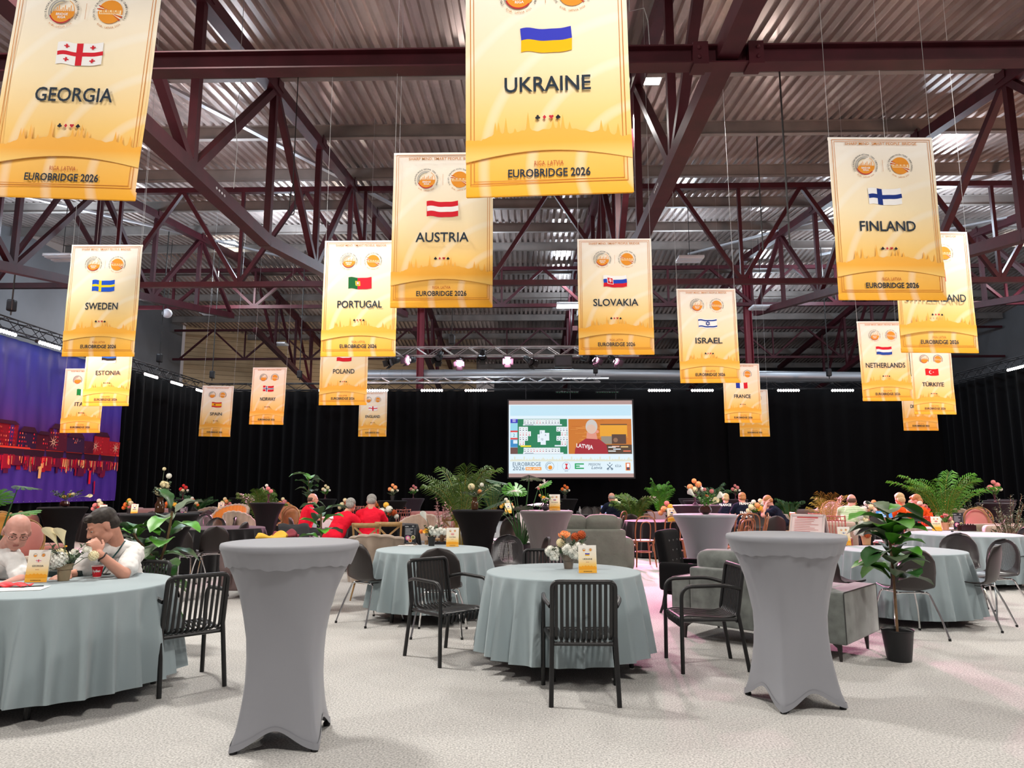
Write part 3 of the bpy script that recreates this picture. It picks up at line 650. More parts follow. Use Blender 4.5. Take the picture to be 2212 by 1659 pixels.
# ================= hanging flag banners =================
BAN_TOP = s2l(250, 244, 236); BAN_BOT = s2l(253, 182, 40)
banm = gradmat('banner_print', [(0, s2l(253, 178, 38)), (.3, s2l(253, 208, 120)), (.55, s2l(252, 232, 190)), (1, BAN_TOP)], 2, -1.92, 0, .6, arcs=True)
skym = gradmat('banner_skyline_print', [(0, s2l(252, 205, 110)), (.3, s2l(252, 180, 62)), (1, s2l(250, 185, 80))], 2, -1.62, -1.3, .6)
BROWN = s2l(205, 130, 50); DARK = s2l(35, 48, 62); RED_ = s2l(205, 45, 60)
WHT, REDF, BLU = s2l(248, 246, 244), s2l(214, 25, 45), s2l(30, 70, 180)
FL = {
 'GEORGIA': [(0, 0, 1, 1, WHT), (0, .41, 1, .59, REDF), (.43, 0, .57, 1, REDF)]+[r for cx in (.21, .79) for cy in (.2, .8) for r in [(cx-.06, cy-.025, cx+.06, cy+.025, REDF), (cx-.02, cy-.09, cx+.02, cy+.09, REDF)]],
 'UKRAINE': [(0, 0, 1, .5, s2l(252, 190, 0)), (0, .5, 1, 1, s2l(55, 60, 190))],
 'FINLAND': [(0, 0, 1, 1, WHT), (0, .37, 1, .63, s2l(20, 50, 130)), (.27, 0, .42, 1, s2l(20, 50, 130))],
 'AUSTRIA': [(0, 0, 1, 1, REDF), (0, .34, 1, .67, WHT)],
 'SWEDEN': [(0, 0, 1, 1, s2l(25, 85, 205)), (0, .4, 1, .6, s2l(255, 215, 20)), (.3, 0, .42, 1, s2l(255, 215, 20))],
 'PORTUGAL': [(0, 0, .4, 1, s2l(15, 95, 45)), (.4, 0, 1, 1, REDF), (.3, .3, .5, .7, s2l(250, 210, 60)), (.34, .36, .46, .66, REDF), (.365, .42, .435, .62, WHT)],
 'SLOVAKIA': [(0, 0, 1, .34, REDF), (0, .34, 1, .67, s2l(30, 70, 190)), (0, .67, 1, 1, WHT), (.16, .25, .42, .8, WHT), (.18, .29, .40, .78, REDF), (.275, .4, .305, .74, WHT), (.225, .62, .355, .66, WHT), (.21, .51, .37, .55, WHT)],
 'ISRAEL': [(0, 0, 1, 1, WHT), (0, .1, 1, .24, s2l(20, 60, 150)), (0, .76, 1, .9, s2l(20, 60, 150))],
 'SWITZERLAND': [(0, 0, 1, 1, REDF), (.44, .2, .56, .8, WHT), (.3, .42, .7, .58, WHT)],
 'ESTONIA': [(0, 0, 1, .34, WHT), (0, .34, 1, .67, s2l(20, 20, 25)), (0, .67, 1, 1, s2l(20, 100, 200))],
 'ITALY': [(0, 0, .34, 1, s2l(20, 140, 70)), (.34, 0, .67, 1, WHT), (.67, 0, 1, 1, REDF)],
 'SPAIN': [(0, 0, 1, 1, s2l(205, 30, 35)), (0, .25, 1, .75, s2l(245, 180, 20)), (.22, .35, .38, .66, s2l(150, 60, 40))],
 'NORWAY': [(0, 0, 1, 1, REDF), (0, .36, 1, .64, WHT), (.25, 0, .45, 1, WHT), (0, .44, 1, .56, s2l(20, 45, 120)), (.31, 0, .39, 1, s2l(20, 45, 120))],
 'POLAND': [(0, 0, 1, .5, REDF), (0, .5, 1, 1, WHT)],
 'ENGLAND': [(0, 0, 1, 1, WHT), (0, .4, 1, .6, REDF), (.43, 0, .57, 1, REDF)],
 'FRANCE': [(0, 0, .34, 1, s2l(30, 60, 170)), (.34, 0, .67, 1, WHT), (.67, 0, 1, 1, REDF)],
 'NETHERLANDS': [(0, 0, 1, .34, s2l(30, 70, 160)), (0, .34, 1, .67, WHT), (0, .67, 1, 1, REDF)],
 'TÜRKIYE': [(0, 0, 1, 1, s2l(215, 20, 30))],
 'DENMARK': [(0, 0, 1, 1, REDF), (0, .4, 1, .6, WHT), (.3, 0, .43, 1, WHT)],
 '': [(0, 0, 1, 1, s2l(200, 60, 50)), (0, .34, 1, .67, WHT)]}
def flag_mesh(mb, name, cx, cz, w, h, y, n=10, wav=1.0):
    def P(u, v, e): return (cx+(u-.5)*w+.012*w*math.sin(v*5)*wav, y-e, cz+(v-.5)*h+.045*h*math.sin(u*7+.6)*wav+.02*h*math.sin(u*13)*wav)
    for i, (u0, v0, u1, v1, c) in enumerate(FL[name]):
        k = max(1, int(n*(u1-u0)+.5))
        for j in range(k): a, b = u0+(u1-u0)*j/k, u0+(u1-u0)*(j+1)/k; mb.add([P(a, v0, i*.0006), P(b, v0, i*.0006), P(b, v1, i*.0006), P(a, v1, i*.0006)], [(0, 1, 2, 3)], c)
    e = .006*w/.4
    if name == 'ISRAEL':
        for s in (1, -1):
            p = [Vector((cx+.12*w*math.sin(2*PI*k/3)*1, 0, cz+s*.12*w*math.cos(2*PI*k/3))) for k in range(3)]
            for k in range(3):
                a, b = p[k], p[(k+1) % 3]; mb.bar(a+Vector((0, y-e, 0)), b+Vector((0, y-e, 0)), .0035*w/.4*3, .001, s2l(20, 60, 150), up=Vector((0, 1, 0)))
    if name == 'TÜRKIYE':
        disc(mb, cx-.12*w, cz, .13*w, WHT, y-e, 18); disc(mb, cx-.09*w, cz, .105*w, s2l(215, 20, 30), y-e*1.4, 18); disc(mb, cx+.08*w, cz, .04*w, WHT, y-e, 5)
# the two round emblems, shared by every banner
def emblem(mb, cx, cz, R, kind, y=-.003, fine=True):
    k = s2l(40, 45, 55)
    if fine:
        arc_text(mb, '57TH EUROPEAN BRIDGE NATIONAL TEAMS CHAMPIONSHIP' if kind == 0 else '30TH RTU EUROPEAN YOUTH TEAMS CHAMPIONSHIPS', cx, cz, R*.93, 212, -32, R*.19, k, y)
        arc_text(mb, 'RIGA, LATVIA 2026', cx, cz, R*1.08, 228, 312, R*.17, BROWN, y, inside=True)
    else: disc(mb, cx, cz, R, k, y, 30, R*.93, -32, 212)
    if kind == 0:
        disc(mb, cx+.03*R, cz, R*.74, s2l(235, 150, 45), y, 20, 0, 180, 360); disc(mb, cx, cz-.02*R, R*.78, s2l(190, 40, 50), y-.0006, 24, R*.70, 200, 320)
        for j, c in enumerate([(150, 150, 150), (205, 200, 185), (120, 125, 135), (225, 205, 160)]): disc(mb, cx, cz, R*(.82-.07*j), s2l(*c), y-.0004*j, 20, R*(.77-.07*j), 70+6*j, 205-5*j)
        for j in range(9): rect(mb, cx+(-.45+.12*j)*R, cz-.02*R, cx+(-.40+.12*j)*R, cz+(.12+.13*(j % 3))*R, s2l(235, 150, 45), y)
        disc(mb, cx, cz, R*.80, s2l(235, 160, 60), y, 20, R*.76, -30, 60)
        if fine: put_text(mb, 'BRIDGE', cx+.03*R, cz-.27*R, R*.22, WHT, y-.001, bold=.02); put_text(mb, 'RIGA', cx+.03*R, cz-.47*R, R*.22, WHT, y-.001, bold=.02)
    else:
        disc(mb, cx, cz, R*.76, s2l(235, 150, 45), y, 24)
        for j in range(4):
            a = 2.6+j*.14; mb.add([(cx+.1*R*math.cos(a), y-.0006, cz+.1*R), (cx+.85*R*math.cos(a), y-.0006, cz+.85*R*math.sin(a)), (cx+.85*R*math.cos(a+.07), y-.0006, cz+.85*R*math.sin(a+.07))], [(0, 1, 2)], (s2l(190, 40, 50), WHT)[j % 2])
            a = -.75+j*.14; mb.add([(cx+.1*R*math.cos(a), y-.0006, cz-.1*R), (cx+.85*R*math.cos(a), y-.0006, cz+.85*R*math.sin(a)), (cx+.85*R*math.cos(a+.07), y-.0006, cz+.85*R*math.sin(a+.07))], [(0, 1, 2)], (s2l(190, 40, 50), WHT)[j % 2])
        rect(mb, cx-.66*R, cz-.16*R, cx+.68*R, cz+.10*R, s2l(250, 225, 180), y-.001)
        for j in range(12): rect(mb, cx+(-.6+.1*j)*R, cz-.12*R, cx+(-.53+.1*j)*R, cz+(.0+.12*((j*7) % 3))*R, s2l(235, 150, 45), y-.0014)
def suits(mb, cx, cz, s, y):
    blk, rd = s2l(30, 35, 45), s2l(205, 45, 60); g = s*1.45
    def club(x):
        for dx, dz in ((-.27, -.1), (.27, -.1), (0, .27)): disc(mb, x+dx*s, cz+dz*s, s*.27, blk, y, 10)
        mb.add([(x-.18*s, y, cz-.5*s), (x+.18*s, y, cz-.5*s), (x, y, cz+.1*s)], [(0, 1, 2)], blk)
    def dia(x): mb.add([(x, y, cz-.5*s), (x+.4*s, y, cz), (x, y, cz+.5*s), (x-.4*s, y, cz)], [(0, 1, 2, 3)], rd)
    def heart(x, c, f=1):
        for dx in (-.24, .24): disc(mb, x+dx*s, cz+.14*s*f, s*.27, c, y, 12)
        mb.add([(x-.48*s, y, cz+.05*s*f), (x+.48*s, y, cz+.05*s*f), (x, y, cz-.52*s*f)], [(0, 1, 2)], c)
    club(cx-1.5*g); dia(cx-.5*g); heart(cx+.5*g, rd); heart(cx+1.5*g, blk, -1); mb.add([(cx+1.5*g-.16*s, y, cz-.55*s), (cx+1.5*g+.16*s, y, cz-.55*s), (cx+1.5*g, y, cz)], [(0, 1, 2)], blk)
def banner_skyline(sc=1.0):
    m = MB(); n = 96; rnd = random.Random(11)
    spires = {.18: .08, .20: .07, .245: .10, .30: .03, .38: .11, .53: .05, .565: .07, .59: .09, .63: .05, .82: .07, .86: .05, .92: .06}
    def prof(u):
        b = -1.475+.05*math.sin(PI*min(1, max(0, (u-.1)/.8)))+.006*math.sin(u*40)+.004*math.sin(u*97)
        if u < .1 or u > .93: b -= .02
        h = 0
        for p, k in spires.items(): d = abs(u-p); h = max(h, k*max(0, 1-d/.011)+k*.35*max(0, 1-d/.022))
        return b+h
    def arch(u): return -1.69+.105*math.sin(PI*(.08+.84*u))
    us = sorted(set([i/n for i in range(n+1)]+[p+d for p in spires for d in (-.022, -.011, 0, .011, .022)]))
    for a, b in zip(us, us[1:]):
        m.add([((a-.5)*1.2, -.0025, arch(a)), ((b-.5)*1.2, -.0025, arch(b)), ((b-.5)*1.2, -.0025, prof(b)), ((a-.5)*1.2, -.0025, prof(a))], [(0, 1, 2, 3)])
    return m
_bm = {}
def hang_banner(name, px, py, w, lab, rz=0, sway=0, wiretop=None, tilt=0):
    Y = 1.2*F/w
    for _ in range(8): p = onY(px, py, Y); Y *= (1.2*F/w)/((p-CAM).dot(FW))
    p = onY(px, py, Y); z0 = 3.52+1.92
    z0 = p.z+1.92
    t = thing('hanging_banner', lab, 'banner', (p.x, Y, z0), rz, 'orange and white country banners hanging from the roof')
    fine = w > 95
    if 'fab' not in _bm:
        m = MB(); m.grid(lambda u, v: Vector(((u-.5)*1.2, .006*math.sin(v*9+u*3), -1.92*v)), 10, 20)
        # flattened hem tubes top and bottom
        m2 = MB(); m2.rbox((0, .008, -1.885), (1.2, .022, .075), .01); m2b = MB(); m2b.rbox((0, .008, -.018), (1.2, .018, .04), .008)
        _bm['fab'] = m.mesh('fabric', banm, sharp=180); _bm['hem'] = m2.mesh('hem', banm); _bm['hem2'] = m2b.mesh('hem', banm)
        _bm['fab'].polygons[0].use_smooth = True
        m3 = banner_skyline(); _bm['sky'] = m3.mesh('skyline_print', skym, smooth=False)
        m4 = MB()
        for o_, wd_ in ((.035, .006), (.06, .005)):
            x, za, zb = .6-o_, -o_*.9, -1.92+.06+o_*.8
            for r in ((-x, zb, -x+wd_, za), (x-wd_, zb, x, za), (-x, za-wd_, x, za), (-x, zb, x, zb+wd_)): rect(m4, *r, BROWN, -.009)
        m4.add([((u-.5)*1.2, -.0095, -1.69+.105*math.sin(PI*(.08+.84*u))+d) for u, d in [(i/30, 0) for i in range(31)]+[(1-i/30, .005) for i in range(31)]], [tuple(range(62))], s2l(190, 120, 50))
        _bm['line'] = m4.mesh('border_lines', INK, smooth=False)
        for f_ in (0, 1):
            for k in (0, 1):
                e = MB(); emblem(e, 0, 0, .135, k, 0, f_ == 1); _bm['em%d%d' % (f_, k)] = e.mesh('round_emblem', INK, smooth=False)
    def part(n_, me, loc=(0, 0, 0), par=None): o = bpy.data.objects.new(n_, me); COL.objects.link(o); o.parent = par or t; o.location = loc; return o
    fb = part('fabric', _bm['fab']); part('hem', _bm['hem']); part('hem', _bm['hem2']); part('skyline_print', _bm['sky'], (0, -.007, 0), fb); part('border_lines', _bm['line'], (0, 0, 0), fb)
    part('round_emblem', _bm['em%d0' % fine], (-.2, -.012, -.35), fb); part('round_emblem', _bm['em%d1' % fine], (.2, -.012, -.35), fb)
    m = MB(); flag_mesh(m, name, 0, -.72, .375, .19, -.012, 16); m.build('flag_print', INK, fb, smooth=False)
    m = MB(); yy = -.014
    put_text(m, 'SHARP MIND. SMART PEOPLE. BRIDGE.', 0, -.10, .045, BROWN, yy, bold=.01, width=.83)
    if name: put_text(m, name, 0, -1.125, .165, DARK, yy, bold=.012, width=min(.95, .09*len(name)+.0), res=3)
    suits(m, 0, -1.33, .034, yy)
    put_text(m, 'RIGA, LATVIA', 0, -1.70, .05, s2l(185, 85, 45), yy, width=.21); put_text(m, 'EUROBRIDGE 2026', 0, -1.785, .085, DARK, yy, bold=.02, width=.59)
    rect(m, -.0015, -.42, .0015, -.28, BROWN, yy)
    m.build('lettering', INK, fb, smooth=False)
    top = roofz(Y)+.45-z0
    for s in (-1, 1):
        m = MB(); m.tube([(s*.585, .005, -.01), (s*(.585+.0), .005, top)], .003 if Y < 12 else .004, 5); m.build('cord', wm, t)
    t.rotation_euler = (0, tilt, rz); return t
BAN = [('GEORGIA', 154, 428, 336, -.02, .05), ('UKRAINE', 1180, 421, 362, -.03, -.012), ('FINLAND', 1929, 648, 234, .03, 0), ('AUSTRIA', 953, 664, 222, 0, 0), ('SWEDEN', 211, 770, 157, .02, .0), ('PORTUGAL', 773, 770, 163, 0, 0),
       ('SLOVAKIA', 1332, 766, 163, 0, 0), ('ISRAEL', 1533, 827, 131, .05, -.01), ('SWITZERLAND', 2031, 762, 171, .06, .0), ('ESTONIA', 227, 877, 102, 0, 0), ('ITALY', 172, 935, 88, 0, 0), ('SPAIN', 465, 943, 69, 0, .02),
       ('NORWAY', 577, 917, 78, -.1, .02), ('POLAND', 740, 875, 104, 0, .0), ('ENGLAND', 804, 943, 61, 0, 0), ('FRANCE', 1606, 913, 81, .05, 0), ('', 1631, 943, 64, 0, 0), ('NETHERLANDS', 1917, 866, 110, .05, -.01), ('TÜRKIYE', 2021, 895, 92, .05, 0), ('DENMARK', 1990, 930, 74, 0, 0)]
LAB = {'': 'country banner mostly hidden behind the one reading FRANCE'}
for n, x, y, w, rz, tl in BAN: hang_banner(n, x, y, w, LAB.get(n, 'hanging country banner reading %s with its flag' % (n if n != 'DENMARK' else 'a word starting with D')), rz, tilt=tl)
# ================= furniture builders (front faces +y, origin on the floor) =================
char_pl = mat('charcoal_plastic', (.005, .005, .0055), .42, spec=.5); chrome = mat('chrome', (.75, .75, .75), .12, 1)
brown_pl = mat('brown_black_plastic', (.016, .011, .010), .42, spec=.5); rubber = mat('rubber_foot', (.01, .01, .01), .7)
def perforated():
    m = mat('perforated_plastic', (.035, .030, .032), .3, spec=.6); nt = m.node_tree
    if nt.nodes.get('tc2'): return m
    tc = nt.nodes.new('ShaderNodeTexCoord'); tc.name = 'tc2'; sp = nt.nodes.new('ShaderNodeSeparateXYZ'); nt.links.new(tc.outputs['Object'], sp.inputs[0])
    def M(op, a, b=None):
        n = nt.nodes.new('ShaderNodeMath'); n.operation = op
        for i, v in enumerate([a, b]):
            if v is None: continue
            if isinstance(v, (int, float)): n.inputs[i].default_value = v
            else: nt.links.new(v, n.inputs[i])
        return n.outputs[0]
    x, z = sp.outputs[0], M('SUBTRACT', sp.outputs[2], .655)
    r2 = M('ADD', M('MULTIPLY', M('MULTIPLY', x, x), 1.25), M('MULTIPLY', z, z)); r = M('SQRT', r2)
    dots = M('MULTIPLY', M('SINE', M('MULTIPLY', x, 420)), M('SINE', M('MULTIPLY', z, 420)))
    hole = M('MULTIPLY', M('GREATER_THAN', M('ABSOLUTE', dots), .5), M('LESS_THAN', r, .155))
    hole = M('MULTIPLY', hole, M('GREATER_THAN', M('ABSOLUTE', M('SUBTRACT', r, .06)), 0.0))
    al = M('SUBTRACT', 1.0, hole); nt.links.new(al, nt.nodes['Principled BSDF'].inputs['Alpha']); return m
def slat_armchair():
    t = blank('slatted_armchair')
    for s in (-1, 1):
        m = MB(); m.tube([(s*.265, .255, 0), (s*.262, .25, .45)], .0165, 10); m.build('leg', char_pl, t)
        m = MB(); m.tube([(s*.225, -.285, 0), (s*.215, -.225, .39), (s*.214, -.215, .44)], .0165, 10); m.build('leg', char_pl, t)
        m = MB(); m.tube(rounded([(s*.262, .25, .44), (s*.262, .245, .655), (s*.262, -.12, .665), (s*.225, -.235, .635)], .09, 7), .0155, 10); m.build('arm', char_pl, t)
    m = MB(); m.tube(rounded([(-.214, -.215, .43), (-.212, -.275, .80), (.212, -.275, .80), (.214, -.215, .43)], .05, 6), .0165, 10); m.build('back_frame', char_pl, t)
    m = MB()
    for s in (-1, 1): m.tube([(s*.25, .235, .40), (s*.208, -.2, .395)], .0145, 8)
    m.tube([(-.25, .235, .40), (.25, .235, .40)], .0145, 8); m.tube([(-.21, -.205, .385), (.21, -.205, .385)], .0145, 8); m.build('seat_rail', char_pl, t)
    seat = MB(); back = MB(); n = 11
    for k in range(n):
        u = (k-(n-1)/2)/((n-1)/2); x = u*.185; dip = .022*(1-u*u)
        def strip(mb, pts):
            pts = rounded(pts, .05, 5)
            def f(a, b):
                i = min(len(pts)-2, int(b*(len(pts)-1)+1e-6)); w = b*(len(pts)-1)-i; p = pts[i].lerp(pts[i+1], w); t_ = (pts[i+1]-pts[i]).normalized(); nn = Vector((0, -t_.z, t_.y)); an = a*2*PI
                return p+Vector((math.cos(an)*.0115, 0, 0))+nn*math.sin(an)*.006
            mb.grid(f, 8, len(pts)-1, closeu=True)
        strip(seat, [(x*1.15, .235, .33), (x*1.15, .262, .405-dip*.3), (x*1.1, .20, .425-dip), (x, -.12, .402-dip), (x, -.205, .42)])
        strip(back, [(x, -.15, .402-dip), (x, -.222, .42), (x, -.262+.006, .62), (x, -.283, .78), (x, -.279, .812)])
    seat.build('seat', char_pl, t, sharp=70); back.build('backrest', char_pl, t, sharp=70)
    return t
def shell_pts():
    return [(.225, .425), (.20, .445), (.10, .440), (-.02, .432), (-.12, .438), (-.175, .468), (-.205, .53), (-.228, .62), (-.248, .72), (-.260, .79), (-.266, .835), (-.268, .855)], [.15, .19, .212, .222, .22, .215, .215, .22, .207, .165, .105, .015]
def shell_chair(kind='plain'):
    t = blank('shell_chair'); P, W = shell_pts(); n = len(P)-1
    def f(u, v):
        q = v*n; i = min(n-1, int(q)); w = q-i
        y = P[i][0]*(1-w)+P[i+1][0]*w; z = P[i][1]*(1-w)+P[i+1][1]*w; hw = W[i]*(1-w)+W[i+1]*w; a = (u-.5)*2
        lift = .03*a*a
        bf = max(0, min(1, (v-.35)/.25)); return Vector((a*hw, y+lift*bf*1.6, z+lift*(1-bf)))
    m = MB(); m.grid(f, 16, 30)
    o = m.build('seat_shell', perforated() if kind == 'holes' else brown_pl, t, sharp=180); so = o.modifiers.new('s', 'SOLIDIFY'); so.thickness = .008; so.offset = -1
    for sx in (-1, 1):
        for y0, y1 in ((.15, .25), (-.12, -.27)):
            m = MB(); m.tube(rounded([(sx*.10, y0*.9, .418), (sx*.165, y0, .418), (sx*.215, (y0+y1)/2*1.0, .22), (sx*.245, y1, 0.012)], .03, 5), .0095, 8); lg = m.build('leg', chrome, t)
            m = MB(); m.tube([(sx*.243, y1, .022), (sx*.246, y1, 0)], .013, 8); m.build('foot', rubber, lg)
    m = MB()
    for sx in (-1, 1): m.tube([(sx*.13, .14, .418), (sx*.13, -.12, .422)], .009, 8)
    for y in (.13, -.1): m.tube([(-.16, y, .420), (.16, y, .420)], .008, 8)
    m.build('under_frame', chrome, t); return t
wood = mat('honey_wood', (.30, .12, .045), .4, noise=(8, .25)); oak = mat('ochre_oak', (.33, .19, .07), .5, noise=(10, .2)); walnut = mat('bentwood_brown', (.24, .085, .035), .3)
def bentwood():
    t = blank('bentwood_chair'); m = MB(); m.lathe([(0, .455), (.19, .452), (.205, .462), (.2, .478), (.17, .474), (0, .47)], 24, cap0=False, cap1=False); m.build('seat', walnut, t)
    for sx in (-1, 1):
        m = MB(); m.tube([(sx*.135, .14, .45), (sx*.165, .19, .2), (sx*.185, .215, 0)], [.017, .015, .012], 8); m.build('leg', walnut, t)
        m = MB(); m.tube([(sx*.15, -.15, .46), (sx*.17, -.19, .2), (sx*.19, -.23, 0)], [.017, .015, .013], 8); m.build('leg', walnut, t)
    m = MB(); m.tube(rounded([(-.17, -.14, .42), (-.195, -.20, .62), (-.17, -.26, .92), (.17, -.26, .92), (.195, -.20, .62), (.17, -.14, .42)], .14, 8), .0135, 8); m.build('back_hoop', walnut, t)
    m = MB(); m.tube(rounded([(-.09, -.17, .46), (-.095, -.215, .66), (-.08, -.255, .82), (.08, -.255, .82), (.095, -.215, .66), (.09, -.17, .46)], .08, 7), .0105, 8); m.build('inner_hoop', walnut, t)
    m = MB(); m.tube([(.15*math.cos(2*PI*k/20), .15*math.sin(2*PI*k/20)-.01, .26) for k in range(20)], .010, 6, close=True)
    for sx in (-1, 1): m.tube(arcpts((sx*.155, 0, .27), .12, 0, 180, 8, 'yz'), .008, 6)
    m.build('stretcher', walnut, t); return t
def spindle_chair(mt):
    t = blank('spindle_chair'); m = MB(); m.rbox((0, 0, .45), (.40, .40, .035), .015); m.build('seat', mt, t)
    m = MB(); m.rbox((0, 0, .48), (.37, .37, .035), .017, puff=.01); m.build('cushion', mat('pale_cushion', (.55, .42, .40), .8), t)
    def bamboo(a, b, r):
        a = Vector(a); b = Vector(b); n = max(3, int((b-a).length/.09)); pts = []; rs = []
        for i in range(n+1):
            p = a.lerp(b, i/n)
            if 0 < i < n: d = (b-a).normalized()*.008; pts += [p-d, p, p+d]; rs += [r, r*1.55, r]
            else: pts.append(p); rs.append(r)
        return pts, rs
    for sx in (-1, 1):
        m = MB(); m.tube(*[*bamboo((sx*.18, .18, .44), (sx*.185, .19, 0), .013)][:2], 8); m.build('leg', mt, t)
        m = MB(); m.tube(*bamboo((sx*.18, -.17, .92), (sx*.19, -.21, 0), .013), 8); m.build('leg', mt, t)
    m = MB()
    for z in (.90, .82, .52): m.tube(*bamboo((-.18, -.175, z), (.18, -.175, z), .011), 7)
    for k in range(5): m.tube(*bamboo((-.12+.06*k, -.176, .52), (-.12+.06*k, -.175, .82), .008), 6)
    for k in range(4): m.tube(*bamboo((-.10+.066*k, -.175, .82), (-.10+.066*k, -.175, .90), .008), 6)
    m.build('backrest', mt, t); m = MB()
    for z in (.2, .3):
        for y in (.185, -.2): m.tube(*bamboo((-.18, y, z), (.18, y, z), .008), 6)
        for x in (-.18, .18): m.tube(*bamboo((x, .185, z+.03), (x, -.2, z+.03), .008), 6)
    m.build('stretcher', mt, t); return t
def crossback():
    t = blank('cross_back_chair'); m = MB(); m.lathe([(0, .45), (.2, .45), (.215, .462), (.2, .475), (0, .475)], 20, cap0=False, cap1=False, fn=lambda r, z, a: (r*(1+.06*abs(math.cos(2*a))), z)); m.build('seat', oak, t)
    for sx in (-1, 1):
        m = MB(); m.tube([(sx*.16, .16, .45), (sx*.18, .19, 0)], .016, 8); m.build('leg', oak, t)
        m = MB(); m.tube([(sx*.215, -.26, .88), (sx*.19, -.2, .5), (sx*.18, -.24, 0)], .016, 8); m.build('leg', oak, t)
    m = MB(); m.grid(lambda u, v: Vector(((u-.5)*.46, -.25-.05*math.sin(PI*u), .82+.075*v)), 12, 1); o = m.build('top_rail', oak, t); so = o.modifiers.new('s', 'SOLIDIFY'); so.thickness = .022
    for s in (-1, 1):
        m = MB(); pts = [Vector((s*(-.19+.38*k/8), -.25-.035*math.sin(PI*k/8)+.01*s, .5+.33*k/8)) for k in range(9)]
        for a, b in zip(pts, pts[1:]): m.bar(a, b, .028, .012, up=Vector((0, 1, 0)))
        m.build('cross_slat', oak, t)
    m = MB(); m.tube([(-.17, .17, .2), (.17, .17, .2)], .009, 6); m.tube([(-.18, -.22, .2), (.18, -.22, .2)], .009, 6)
    for sx in (-1, 1): m.tube([(sx*.17, .17, .24), (sx*.18, -.22, .24)], .009, 6)
    m.build('stretcher', oak, t); return t
def medallion(mt, fr):
    """upholstered chair with tall oval padded back"""
    t = blank('oval_back_chair'); m = MB(); m.rbox((0, .02, .45), (.48, .46, .10), .04, puff=.015); m.build('seat', mt, t)
    m = MB(); m.ell((0, -.24, .76), (.22, .045, .25), 20, 10, Matrix.Rotation(-.12, 3, 'X')); m.build('backrest', mt, t)
    m = MB(); m.tube([Vector((.235*math.cos(a), -.25+.12*(-math.sin(a))*.25, .76+.265*math.sin(a))) for a in [2*PI*k/24 for k in range(24)]], .016, 7, close=True); m.build('back_frame', fr, t)
    for sx in (-1, 1):
        m = MB(); m.tube([(sx*.2, .2, .42), (sx*.21, .22, 0)], [.02, .012], 8); m.build('leg', fr, t)
        m = MB(); m.tube([(sx*.11, -.23, .54), (sx*.17, -.2, .42), (sx*.2, -.27, 0)], [.018, .02, .013], 8); m.build('leg', fr, t)
    return t
def scallop_chair(front, backm, w=.78, name='scallop_armchair', wavy=9):
    """low tub seat with a wrap-round fluted back whose top edge waves"""
    t = blank(name); R = w/2
    def ring(off, z, a): return Vector(((R+off)*math.cos(a), (.33+off)*math.sin(a)-.0, z))
    def top(u): e = math.sin(PI*u); return .56+.24*e**.7+.014*abs(math.sin(u*PI*wavy))
    a0, a1 = PI*.98+.0, 2*PI*1.01
    def surf(off0, off1):
        def f(u, v):
            a = a0+(a1-a0)*u; z = .22+(top(u)-.22)*v; fl = .016*abs(math.sin(u*PI*wavy)); return ring(off0+(off1-off0)*v+fl, z, a)
        return f
    m = MB(); m.grid(surf(.0, .05), 72, 8); o = m.build('back_shell', backm, t, sharp=180)
    m = MB(); m.grid(surf(-.09, -.03), 72, 8); m.build('back_padding', front, t, sharp=180)
    m = MB()
    def lip(u, v):
        a = a0+(a1-a0)*u; fl = .016*abs(math.sin(u*PI*wavy)); an = PI*v; return ring(.01+.045*math.cos(an)+fl, top(u)+.03*math.sin(an), a)
    m.grid(lip, 72, 6); m.build('rolled_edge', backm, t, sharp=180)
    m = MB(); m.lathe([(0, .25), (R*.92, .25), (R*.95, .3), (R*.93, .42), (R*.8, .455), (0, .46)], 28, cap0=False, cap1=False, fn=lambda r, z, a: (r*(1 if R < .45 else math.hypot(math.cos(a), math.sin(a)*.36/R)), z)); m.build('seat', front, t)
    for sx in (-1, 1):
        for y in (.2, -.22): m = MB(); m.tube([(sx*R*.62, y, .26), (sx*R*.72, y*1.2, 0)], [.014, .009], 8); m.build('leg', oak, t)
    return t
vel_g = mat('grey_velvet', (.115, .125, .115), .7, spec=.2, sheen=.5, noise=(9, .35)); seam = mat('dark_piping', (.03, .03, .03), .7)
slip = mat('grey_green_cotton', (.135, .14, .12), .85, spec=.15, noise=(5, .12), bump=(14, .35)); vel_b = mat('black_velvet_cloth', (.003, .003, .0035), .75, spec=.1, sheen=.06)
def tufted():
    t = blank('tufted_armchair')
    m = MB(); m.rbox((0, .03, .36), (.56, .58, .26), .04, puff=.01); m.build('seat', vel_b, t)
    R_ = Matrix.Rotation(.16, 3, 'X'); m = MB(); m.rbox((0, -.27, .66), (.60, .13, .70), .05, rot=R_, puff=.012); bk_ = m.build('backrest', vel_b, t)
    m = MB()
    for x, z in [(-.14, .88), (.0, .88), (.14, .88), (-.07, .76), (.07, .76), (-.14, .64), (0, .64), (.14, .64)]: m.ell((x, -.27+.075-(z-.66)*.16, z), (.014, .010, .014), 8, 5)
    m.build('tuft_buttons', mat('button_cloth', (.08, .08, .08), .4), bk_, kind='stuff')
    for s in (-1, 1):
        m = MB(); m.rbox((s*.315, .0, .46), (.10, .60, .34), .04); m.build('armrest', vel_b, t)
        m = MB(); m.tube([(s*.24, .26, .24), (s*.26, .28, 0)], [.026, .016], 8); m.build('leg', black, t)
        m = MB(); m.tube([(s*.24, -.26, .24), (s*.25, -.29, .1), (s*.25, -.33, 0)], [.026, .02, .016], 8); m.build('leg', black, t)
    return t
